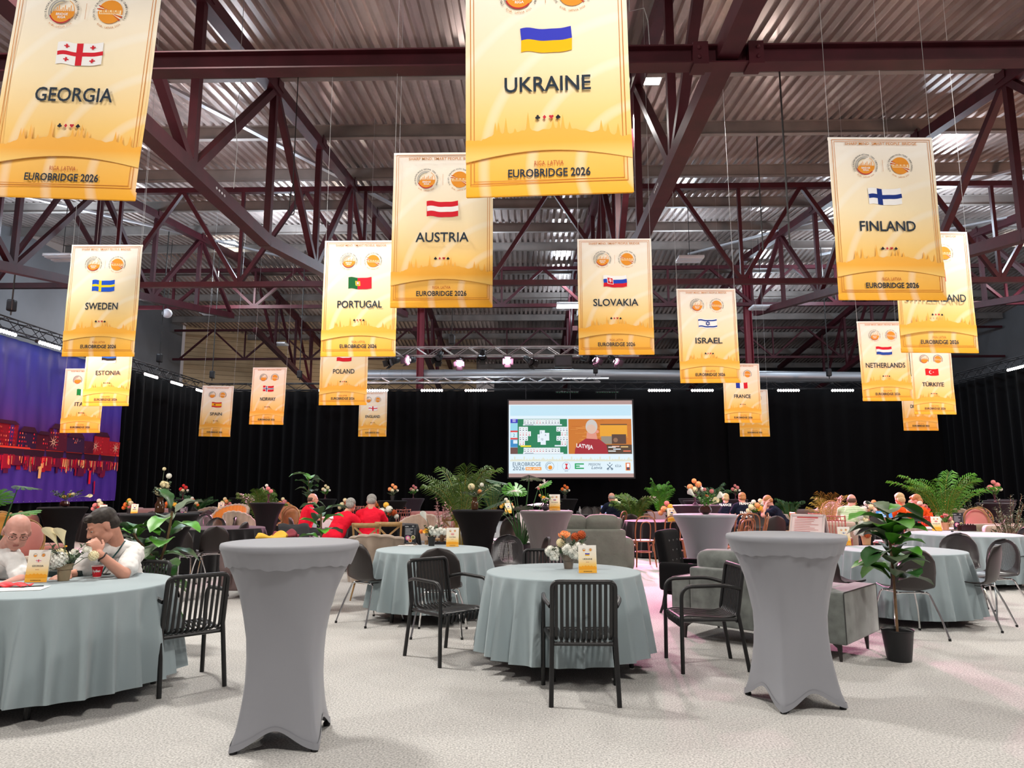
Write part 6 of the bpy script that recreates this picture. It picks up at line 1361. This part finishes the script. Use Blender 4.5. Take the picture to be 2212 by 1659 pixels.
LS('f', .9, slip, 1298, 16.6, 100, 'grey green armchair seen side on left of the laptop person', .82)
m = MB(); m.rbox((0, 0, .30), (.62, .62, .12), .05, puff=.02); m.rbox((0, 0, .14), (.5, .5, .28), .03); tag(m.build('pouffe', mat('plum_velvet', (.06, .02, .03), .6), loc=(X(2192, 12.9), 15, 0)), 'plum pouffe near the right edge behind the bush', 'stool')
m = MB(); m.grid(lambda u, v: Vector(((u-.5)*.62, -.06-.02*math.sin(u*8), .80-.52*v)), 12, 8); m.grid(lambda u, v: Vector(((u-.5)*.62, -.06+.14*v, .80)), 8, 2); o = m.build('throw_blanket', mat('mauve_throw', (.30, .20, .22), .9), loc=(X(1421, 20.4), 20.38, 0)); o.modifiers.new('s', 'SOLIDIFY').thickness = .015; tag(o, 'mauve throw hanging over the far grey sofa', 'blanket')
jk = mat('dark_jacket', (.03, .03, .034), .85)
m = MB(); m.grid(lambda u, v: Vector(((u-.5)*.48+.03*math.sin(v*5), -.30-.05*math.sin(u*PI)-.03*v, .86-.50*v+.02*math.sin(u*9))), 16, 8); m.grid(lambda u, v: Vector(((u-.5)*.46, -.30+.14*v, .86-.06*v)), 12, 3); o = m.build('jacket', jk, loc=(X(650, 11.9), 11.9, 0)); so = o.modifiers.new('s', 'SOLIDIFY'); so.thickness = .03; tag(o, 'dark jacket hung over a chair back behind the left cocktail table', 'jacket')
SH('plain', X(650, 11.95), 11.95, 0, 'chair carrying the dark jacket')
def heap(px, py, Y, c, lab, s=1): 
    m = MB(); p = onY(px, py, Y); rnd = random.Random(int(px))
    m.grid(lambda u, v: Vector((s*.22*(u-.5)*2, s*.13*(v-.5)*2, .03+.05*math.sin(u*7+v*4)*math.sin(PI*v)+.05*math.sin(PI*u)*math.sin(PI*v))), 18, 10); o = m.build('folded_garment', c, loc=p); o.modifiers.new('s', 'SOLIDIFY').thickness = .03; tag(o, lab, 'clothing')
# a bench carries the yellow and rose garments behind the left cocktail table
LS('g', 1.2, grs, 600, 9.8, 0, 'low dark bench behind the left cocktail table', .6)
heap(590, 1164, 9.6, mat('yellow_cloth', (.75, .45, .05), .85), 'yellow garment on the bench back behind the left cocktail table', .9); heap(617, 1160, 9.7, mat('maroon_cloth', (.25, .04, .06), .85), 'maroon garment beside the yellow one', .7)
# A-frame board
t = thing('a_frame_board', 'standing A-frame notice board with pink lit sheet behind the right cocktail table', 'notice board', (X(1742, 13.4), 13.4, 0), math.radians(-48)); fr = mat('pale_frame', (.55, .50, .48), .4, .3)
for s in (-1, 1):
    m = MB(); R_ = Matrix.Rotation(-s*.28*-1, 4, 'X')
    for c, d in [((-.31, 0, .5), (.035, .025, 1.0)), ((.31, 0, .5), (.035, .025, 1.0)), ((0, 0, .985), (.62, .025, .035)), ((0, 0, .14), (.62, .025, .035))]: m.box(c, d)
    m.xf(Matrix.Translation((0, s*.28, 0)) @ R_); m.build('frame', fr, t, smooth=False)
    m = MB(); m.box((0, 0, .56), (.59, .012, .82)); m.xf(Matrix.Translation((0, s*.28, 0)) @ R_); m.build('panel', mat('notice_sheet', (.72, .62, .60), .5) if s < 0 else mat('grey_backing', (.2, .2, .2), .6), t, smooth=False)
m = MB(); rnd = random.Random(9)
for k in range(22): z = .90-.031*k; rect(m, -.24, z, -.24+rnd.uniform(.3, .48), z+.008, s2l(190, 110, 105), -.0075)
rect(m, -.2, .93, .2, .955, s2l(190, 90, 90), -.0075); m.xf(Matrix.Translation((0, -.28, 0)) @ Matrix.Rotation(-.28, 4, 'X')); m.build('printed_lines', INK, t, smooth=False)
# ================= plants =================
fiddle(1.22, 30, .3, 3, 'tall fiddle leaf plant in a black pot right of the velvet sofa', (3.12, 6.30, 0), L=.33, Wl=.27, potd=(.095, .125, .25), trunk0=.50)
fiddle(1.42, 36, .3, 8, 'fiddle leaf plant standing behind the slatted armchair at left', (X(352, 6.55), 6.55, 0), L=.30, Wl=.22, potd=(.11, .14, .22), trunk0=.0,
       branches=[[(0, 0, .18), (0, 0, .62), (-.03, 0, .80), (-.22, 0, .98), (-.24, 0, 1.02)], [(0, 0, .18), (0, 0, .70), (.08, 0, .98), (.10, 0, 1.22)]])
t = fiddle(1.20, 18, .3, 12, 'fiddle leaf plant with a red pot behind the left cocktail table', (X(697, 8.6), 8.6, 0), L=.30, Wl=.22, potd=(.12, .15, .62), trunk0=.3, potm=potr)
m = MB()
for k in range(6): a = k*1.1; rose(m, (.13*math.cos(a), -.1+.05*math.sin(a), .68+.03*(k % 3)), .05, seed=k)
m.build('red_blossoms', mat('crimson_petals', (.7, .01, .08), .6), t)
palm(2.12, 24, 4, 'big green palm in the middle left of the black cocktail table', (X(1000, 13.4), 13.4, 0), reach=.75, leafw=.026)
palm(1.95, 15, 5, 'dark green palm left of the projection screen', (X(1064, 24), 24, 0), reach=.42, mt=leafd)
palm(1.60, 22, 6, 'bushy palm right of the person with the laptop', (X(1370, 17.6), 17.6, 0), reach=.5, leafw=.03)
palm(1.95, 13, 7, 'bright green palm alone right of the projection screen', (X(1425, 22.5), 22.5, 0), reach=.36, mt=palmb, leafw=.04)
palm(1.60, 24, 8, 'yellow green palm behind the black cocktail table with the pink vase', (X(566, 18.0), 18.0, 0), reach=.55, leafw=.03)
palm(2.02, 22, 9, 'big bright palm at the right behind the orange shirts', (X(2035, 16.6), 16.6, 0), reach=1.15, mt=palmb, leafw=.03)
palm(1.75, 14, 10, 'dark palm behind the lily vase cocktail table', (X(1540, 21.6), 21.6, 0), reach=.5, mt=leafd)
palm(1.5, 16, 11, 'thin yellow grass plant left of the mint shirt', (X(1787, 16.2), 16.2, 0), reach=.45, mt=stemy, leafw=.008)
palm(1.45, 9, 13, 'small dark leafy plant left of the leftmost amber vase', (X(424, 25.5), 25.5, 0), reach=.6, mt=leafd, leafw=.09)
palm(1.35, 8, 14, 'small dark plant behind the head holding person', (X(1703, 21.8), 21.8, 0), reach=.35, mt=leafd, leafw=.06)
monstera(1.72, 12, 5, 'tall monstera plant behind the darker grey cocktail table', (X(1128, 11.6), 11.6, 0), potd=(.13, .17, .56), sz=.34, reach=.42)
monstera(1.55, 9, 6, 'monstera plant at the left edge behind the bald man', (X(-6, 9.8), 9.8, 0), sz=.34, reach=.35)
fiddle(1.78, 13, .3, 15, 'tall rubber plant behind the leftmost person in red', (X(667, 18.5), 18.5, 0), L=.42, Wl=.3, potd=(.13, .16, .3), trunk0=.6)
def bush(h, n, seed, lab, loc, w=.4, mt=leafg, lw=.02, L=.07, potd=(.13, .16, .3)):
    rnd = random.Random(seed); t = thing('leafy_bush', lab, 'potted plant', loc); pot(t, *potd); m = MB(); lf = MB()
    for i in range(n):
        a = i*2.4; r = w*rnd.uniform(.2, 1); z = potd[2]+(h-potd[2])*rnd.uniform(.2, 1)*(1-.35*(r/w)**2); a_ = Vector((.02*math.cos(a), .02*math.sin(a), potd[2])); b = Vector((r*math.cos(a), r*math.sin(a), z)); c = a_.lerp(b, .5)+Vector((0, 0, .12)); m.tube([a_, c, b], .004, 4)
        for k in range(12): p = c.lerp(b, k/11); leaf(lf, p, (rnd.uniform(-1, 1), rnd.uniform(-1, 1), rnd.uniform(-.2, 1)), L*rnd.uniform(.7, 1.2), lw, shape='o', wave=0, droop=.1)
    m.build('twigs', bark, t, kind='stuff'); lf.build('leaves', mt, t, kind='stuff')
bush(1.42, 60, 3, 'grey green olive like bush at the right edge', (X(2172, 12.2), 12.2, 0), .5); bush(1.35, 26, 4, 'small bush left of the plum cocktail tables', (X(2101, 19), 19, 0), .3)
bush(1.3, 20, 5, 'pink flowering plant left of the big palm', (X(956, 12.8), 12.8, 0), .28, mat('pale_pink_leaves', (.6, .35, .38), .7), .03, .05, (.12, .14, .5))
# ================= table settings =================
TZ = .747
def T(px, py, z=TZ): return onZ(px, py, z)
# near left table
table_sign('GEORGIA', T(76, 1258), 'table sign reading GEORGIA on the near left table', .10, 1.10)
F1 = [('pom', 'white', -.085, -.02, .135, .062), ('pom', 'white', -.01, -.05, .150, .055), ('pom', 'cream', -.055, .02, .17, .05), ('lily', 'cream', -.075, .0, .285, .055), ('lily', 'cream', -.015, .0, .28, .05), ('rose', 'white', .07, -.02, .20, .035), ('rose', 'white', .145, .0, .215, .04), ('pom', 'cream', .19, .02, .17, .035), ('rose', 'yellow', -.02, .02, .235, .015)]
bouquet('clay', F1, 'white flowers in a khaki pot on the near left table', T(137, 1254), 2, 10, .13, .11, scale=1.05)
cupm = mat('red_paper_cup', (.68, .01, .02), .5); p = T(209, 1248); t = thing('paper_cup', 'red paper cup with white lettering on the near left table', 'cup', p); m = MB(); m.lathe([(.029, .008), (.040, .088)], 28, cap1=False); m.build('cup_body', cupm, t); m = MB(); m.lathe([(.0286, 0), (.0295, .009)], 28); m.tube([(.0405*math.cos(a), .0405*math.sin(a), .089) for a in [2*PI*k/28 for k in range(28)]], .0022, 6, close=True); m.lathe([(.028, .0885), (.0395, .0885)], 28, cap0=True, cap1=False) if False else None; m.build('white_rim', tee, t)
m = MB(); vs, fs = text2d('OlyBet', .026, 'CENTER', .03, 2); vv = []
for x, z in vs: a = -PI/2+.15+x/.037; zz = .045+z; r = .029+.011*(zz-.008)/.08+.0006; vv.append((r*math.cos(a), r*math.sin(a), zz))
m.add(vv, fs, (.95, .93, .9)); m.build('lettering', INK, t, smooth=False)
# black box (napkin / card holder) behind the pot
m = MB(); m.rbox((0, 0, .022), (.30, .16, .044), .008); m.box((0, .03, .10), (.28, .02, .13), Matrix.Rotation(-.12, 3, 'X')); tag(m.build('carry_case', mat('dark_teal_case', (.008, .018, .018), .5), loc=T(143, 1243), rz=.1), 'dark case with raised lid behind the khaki pot', 'case')
def phone(p, rz, lab): m = MB(); m.rbox((0, 0, .0045), (.075, .155, .009), .003); tag(m.build('phone', mat('black_glass', (.01, .01, .012), .1), loc=p, rz=rz), lab, 'phone')
phone(T(222, 1240), 1.35, 'black phone behind the red paper cup'); phone(T(18, 1252), 1.45, 'black tablet like phone beside the bald man')
m = MB(); m.grid(lambda u, v: Vector(((u-.5)*.26, (v-.5)*.10, .006+.014*math.sin(u*6+v*5)**2+.018*math.sin(PI*v)*math.sin(PI*u))), 20, 10); o = m.build('napkin', cupm, loc=T(22, 1268)); o.modifiers.new('s', 'SOLIDIFY').thickness = .004; tag(o, 'crumpled red and white napkin at the left edge of the near left table', 'napkin')
m = MB(); m.box((0, 0, .002), (.30, .21, .002)); tag(m.build('paper_sheet', tee, loc=T(45, 1272)+Vector((0, 0, -.001)), rz=.3), 'white paper sheet under the red napkin', 'paper')
m = MB(); m.tube([(-.07, 0, .008), (.06, 0, .008)], .004, 8); tag(m.build('pen', black, loc=T(72, 1270)+Vector((0, 0, .003)), rz=.45), 'black pen on the paper sheet', 'pen')
# middle table
F2 = [('rose', 'peach', -.035, -.03, .265, .055), ('pom', 'rust', .055, -.01, .245, .036), ('pom', 'rust', .105, -.01, .262, .036), ('hyd', 'white', -.13, -.04, .135, .055), ('hyd', 'white', .01, -.06, .150, .06), ('hyd', 'white', .09, -.03, .160, .055), ('hyd', 'white', .05, -.05, .11, .05), ('pom', 'cream', -.06, .0, .20, .035), ('hyd', 'white', -.115, -.05, .09, .035)]
bouquet('brown', F2, 'peach rose and white hydrangea flowers in a taupe pot on the middle table', T(1228, 1228), 4, 14, .17, .11, scale=1.08)
table_sign('UKRAINE', T(1270, 1238), 'table sign reading UKRAINE on the middle table', .08, 1.05)
# austria table
F3 = [('rose', 'yellow', -.06, -.03, .17, .05), ('hyd', 'white', .04, -.05, .16, .06), ('hyd', 'white', .12, -.04, .165, .055), ('lily', 'white', -.06, 0, .31, .05), ('pom', 'orange', -.12, 0, .16, .025), ('hyd', 'white', .0, 0, .19, .045)]
bouquet('blackpot', F3, 'yellow rose and white flowers in a small black pot on the AUSTRIA table', T(932, 1179), 6, 12, .13, .1, scale=1.05)
table_sign('AUSTRIA', T(977, 1181), 'table sign reading AUSTRIA on the table behind the slatted armchair', .0, 1.05); menu_card(T(886, 1174), 'black menu stand with pictures of bowls on the AUSTRIA table', .05)
m = MB(); m.box((0, 0, .002), (.2, .1, .003)); m.tube([(-.02, 0, .008), (.08, .01, .012)], .006, 6); tag(m.build('napkin', tee, loc=T(878, 1179)), 'white napkin with cutlery on the AUSTRIA table', 'napkin')
# finland table
table_sign('FINLAND', T(1826, 1178), 'table sign reading FINLAND behind the right cocktail table', .0, 1.05)
F4 = [('hyd', 'white', -.09, -.03, .14, .055), ('pom', 'rust', -.01, -.05, .11, .035), ('rose', 'peach', .03, 0, .22, .045), ('hyd', 'cream', .07, -.02, .17, .05), ('pom', 'white', -.05, 0, .31, .035), ('pom', 'white', -.04, 0, .24, .03), ('hyd', 'cream', .0, .02, .26, .045)]
bouquet('orangepot', F4, 'white and peach flowers in a peach pot on the FINLAND table', T(1872, 1177), 8, 12, .15, .11, scale=1.1)
menu_card(T(1937, 1170), 'black menu stand behind the fiddle leaf plant at right', .0)
# larger right table
table_sign('SWITZERLAND', T(2025, 1147), 'table sign reading SWITZERLAND on the larger right table', .0, 1.1)
bouquet('orangepot', [('rose', 'pink', .0, -.02, .21, .05), ('rose', 'red', -.05, 0, .19, .04), ('pom', 'pink', .06, 0, .16, .04), ('pom', 'white', -.08, 0, .15, .035), ('pom', 'cream', .09, 0, .11, .035)], 'pink and red flowers in a peach pot on the larger right table', T(2043, 1145), 9, 12, .12, .11, scale=1.15)
menu_card(T(2072, 1144), 'black menu stand on the larger right table', .05).scale = (1.2, 1, 1.2)
m = MB(); m.rbox((0, 0, .05), (.24, .13, .10), .01)
for k in range(10): m.ell((-.1+.022*k, -.05+.1*(k % 2), .105), .012, 8, 5)
tag(m.build('snack_box', mat('dark_lacquer', (.03, .008, .01), .2), loc=T(2089, 1147)), 'dark glossy snack box on the larger right table', 'box')
m = MB(); m.ell((0, 0, .012), (.022, .022, .012)); tag(m.build('small_lid', black, loc=T(2057, 1149)), 'small dark lid on the larger right table', 'lid')
# cocktail table tops
HZ = 1.112
def Hh(px, Y, z=HZ): return Vector((X(px, Y), Y, z))
table_sign('SLOVAKIA', Hh(1198, 10.62), 'table sign reading SLOVAKIA on the darker grey cocktail table', .0, 1.12)
bouquet('bulb', [('rose', 'yellow', -.03, 0, .19, .04), ('pom', 'peach', -.08, 0, .22, .02), ('pom', 'pink', -.10, 0, .32, .02), ('lily', 'white', .0, 0, .40, .03), ('pom', 'cream', -.07, 0, .37, .02)], 'small dark vase with a yellow rose on the darker grey cocktail table', Hh(1178, 10.55), 3, 6, .1, .11)
bouquet('jar', [('pom', 'cream', -.05, -.02, .33, .05), ('pom', 'peach', .07, -.02, .26, .035), ('pom', 'white', .10, 0, .36, .03)], 'striped dark vase with cream and orange blooms on the black cocktail table', Hh(1026, 11.0), 4, 16, .22, .2, scale=1.05)
bouquet('bowl', [('lily', 'white', -.12, 0, .22, .05), ('lily', 'white', .13, 0, .19, .05), ('lily', 'cream', .06, -.03, .13, .05), ('rose', 'orange', .02, 0, .21, .025), ('pom', 'pink', .08, 0, .26, .025), ('pom', 'pink', .0, 0, .28, .02)], 'plum bowl vase with white calla lilies on the grey cocktail table', Hh(1522, 9.15, 1.11), 5, 8, .12, .1, scale=1.1)
bouquet('jar', [('pom', 'cream', -.02, 0, .24, .045), ('hyd', 'cream', .04, 0, .32, .05), ('pom', 'white', .08, 0, .42, .03), ('pom', 'cream', .02, 0, .50, .02)], 'tall amber vase with pale green eucalyptus and roses on the widest black cocktail table', Hh(348, 9.35), 7, 14, .12, .2, scale=1.15, gm=leafg)
bouquet('bowl', [('pom', 'yellow', -.02, 0, .16, .03), ('pom', 'yellow', .06, 0, .19, .03), ('pom', 'cream', .12, 0, .2, .03), ('lily', 'cream', .34, 0, .17, .04)], 'round vase with yellow flowers and ferns on the black cocktail table between the men', Hh(143, 12.6), 6, 16, .3, .13, scale=1.1, gm=leafd)
bouquet('slim', [('pom', 'pink', -.02, 0, .27, .04), ('pom', 'pink', .04, 0, .22, .04), ('pom', 'white', -.05, 0, .33, .03)], 'pink vase with pale orchid on the black cocktail table at the left palm', Hh(581, 16.8), 3, 3, .08, .15, scale=1.2)
sm = [(396, 22, 'slim', 'red', 'red pompom flowers in a slim vase on the far black cocktail table'), (703, 23.5, 'slim', 'cream', 'pale flowers in a slim vase behind the leftmost person in red'), (848, 20, 'blackpot', 'peach', 'peach bouquet in a small black pot on the far cocktail table'), (893, 25, 'slim', 'pink', 'pale pink orchid on the plum cocktail table by the curtain'),
      (1220, 23.5, 'blackpot', 'orange', 'orange and white bouquet below the projection screen'), (1588, 23, 'slim', 'pink', 'pink roses in a slim vase behind the FRANCE COACH shirt'), (1500, 14.6, 'slim', 'peach', 'big peach rose bouquet in a plum vase behind the calla lilies'), (2147, 17, 'slim', 'pink', 'pale pink orchids on the plum cocktail table near the right curtain')]
for px, Y, pk, c, l in sm: bouquet(pk, [('pom', c, -.06, 0, .25, .045), ('pom', c, .06, 0, .29, .045), ('pom', 'cream' if c != 'cream' else 'white', .0, -.02, .22, .04), ('pom', c, .0, 0, .34, .035), ('pom', 'white', .11, 0, .22, .03)], l, Hh(px, Y), int(px), 9, .15, .12, scale=1.25 if Y > 18 else 1.4)
m = MB(); m.lathe([(.06, 0), (.05, .03), (.015, .06), (.013, .13), (.05, .2), (.0, .21)], 18); tag(m.build('glass_stand', mat('plum_glass', (.08, .03, .06), .15), loc=Hh(1501, 14.3)), 'plum glass stand beside the calla lilies', 'vase')
# low far tables with bouquets, signs and a few drinks
def B(px, Y, l, cs=('peach', 'cream', 'pink', 'white'), s=1.35, pk='blackpot'):
    bouquet(pk, [('pom', cs[0], -.07, -.02, .19, .05), ('pom', cs[1], .03, -.03, .22, .05), ('pom', cs[2], .09, 0, .17, .045), ('pom', cs[3], -.02, 0, .28, .04), ('pom', cs[0], -.12, 0, .13, .04), ('rose', cs[2], .02, -.05, .15, .045), ('pom', cs[1], .13, 0, .12, .035)], l, Vector((X(px, Y), Y, TZ)), int(px), 10, .14, .11, 'bouquets on the far tables', scale=s)
for a in [(218, 18.5, 'pink and white bouquet left of the dark haired man on a far table', ('pink', 'cream', 'red', 'white')), (283, 19.5, 'cream and orange bouquet right above the dark haired man', ('orange', 'cream', 'pink', 'yellow')), (371, 21, 'small orange bouquet right of the amber vase', ('orange', 'cream', 'yellow', 'pink')), (418, 23.5, 'low pink bouquet below the small dark plant', ('pink', 'orange', 'cream', 'white')), (489, 22, 'cream and pink bouquet left of the left palm', ('cream', 'peach', 'pink', 'cream')),
          (614, 21.8, 'peach and pink bouquet right of the pink vase table', ('peach', 'pink', 'orange', 'cream')), (748, 19.8, 'cream and rust bouquet behind the grey haired persons', ('cream', 'rust', 'yellow', 'cream')), (808, 20.2, 'pink bouquet above the rightmost red shirt', ('pink', 'peach', 'orange', 'pink')), (838, 13.7, 'white and rust bouquet right of the rightmost red shirt', ('white', 'white', 'rust', 'yellow')),
          (1442, 15.4, 'peach and yellow bouquet on the pink lit table', ('peach', 'yellow', 'orange', 'pink')), (1332, 19.2, 'white calla bouquet in front of the laptop person', ('white', 'white', 'peach', 'cream')), (1629, 17.2, 'cream bouquet behind the FRANCE COACH shirt', ('cream', 'peach', 'yellow', 'white')), (1652, 19.8, 'pink and peach bouquet left of the head holding person', ('pink', 'peach', 'peach', 'cream')), (1643, 19.2, 'low cream bouquet on the beige table', ('cream', 'white', 'peach', 'cream')),
          (1888, 16.9, 'peach and red bouquet on the table of the mint shirt', ('peach', 'cream', 'red', 'peach')), (1872, 15.4, 'white flower stems in front of the mint shirt table', ('white', 'cream', 'white', 'white')), (1968, 17.2, 'cream and yellow bouquet behind the orange shirt', ('cream', 'peach', 'yellow', 'cream')), (1987, 15.6, 'pink bouquet between the two orange shirts', ('pink', 'pink', 'red', 'white')), (1095, 21, 'yellow bouquet left of the monstera', ('yellow', 'cream', 'peach', 'white'))]: B(*a)
for n_, px, Y, l in [('', 1450, 15.2, 'small table sign beside the peach bouquet on the pink lit table'), ('', 225, 18, 'small table sign beside the pink bouquet at far left'), ('', 293, 19, 'small table sign below the cream and orange bouquet'), ('', 479, 21.6, 'small table sign beside the cream and pink bouquet'), ('', 1098, 20.5, 'small table sign left of the monstera'), ('', 1864, 16.6, 'small table sign on the table of the mint shirt')]: table_sign(n_, Vector((X(px, Y), Y, TZ)), l, 0, 1.35)
for px, Y, l in [(400, 18.4, 'small black menu stand right of the amber vase'), (626, 21.7, 'small menu stand beside the peach bouquet at left'), (1910, 16.8, 'small dark menu stand behind the laptop at right')]: o = menu_card(Vector((X(px, Y), Y, TZ-.001)), l); o.scale = (1.4, 1, 1.0)
def laptop(px, Y, rz, l, c):
    t = thing('laptop', l, 'laptop', Vector((X(px, Y), Y, TZ)), rz); m = MB(); m.rbox((0, 0, .008), (.36, .25, .016), .004); m.build('base', mat('laptop_grey', (.3, .3, .32), .35, .6), t)
    R_ = Matrix.Translation((0, .125, .012)) @ Matrix.Rotation(-.25, 4, 'X'); m = MB(); m.box((0, 0, .12), (.36, .008, .24)); m.xf(R_); m.build('lid', mat('laptop_grey', (0, 0, 0)), t)
    m = MB(); rect(m, -.168, .012, .168, .228, c, -.005)
    for k in range(5): rect(m, -.12, .04+.035*k, .02+.02*(k % 3), .058+.035*k, (.75, .82, .95), -.006)
    m.xf(R_); m.build('screen', GLOW, t, smooth=False)
laptop(1312, 19.25, -.1, 'laptop with a pale blue screen left of the navy shirt', s2l(120, 150, 235)); laptop(1917, 14.6, .15, 'laptop with a bright blue screen left of the orange shirt', s2l(60, 150, 230))
rtable(1917, 14.6, .36, .03, 41, blk_cl, 'small round table carrying the laptop left of the orange shirt', 'dark cloth on the small laptop table', 9)
def bottle(px, Y, l): m = MB(); m.lathe([(.03, 0), (.032, .01), (.032, .14), (.012, .18), (.012, .21), (0, .212)], 14, cap1=False); tag(m.build('water_bottle', acr, loc=Vector((X(px, Y), Y, TZ))), l, 'bottle')
bottle(1936, 14.55, 'clear water bottle beside the laptop at right'); bottle(1252, 19.6, 'clear bottle on the far table left of the laptop person'); rtable(1252, 19.6, .3, .03, 43, blk_cl, 'small table carrying the far clear bottle', 'dark cloth under the far clear bottle', 7)
for px, Y, l in [(1899, 14.5, 'small red cup left of the laptop at right'), (1908, 14.42, 'small white cup in front of the laptop at right')]: m = MB(); m.lathe([(.028, 0), (.037, .09), (.034, .09), (.027, .01)], 16); tag(m.build('paper_cup', cupm if 'red' in l else tee, loc=Vector((X(px, Y), Y, TZ))), l, 'cup')
SC.cycles.use_denoising = True
SC.cycles.max_bounces = 6; SC.cycles.diffuse_bounces = 3; SC.cycles.glossy_bounces = 3; SC.cycles.transparent_max_bounces = 8; SC.cycles.transmission_bounces = 4
SC.cycles.sample_clamp_indirect = 4; SC.cycles.caustics_reflective = False; SC.cycles.caustics_refractive = False
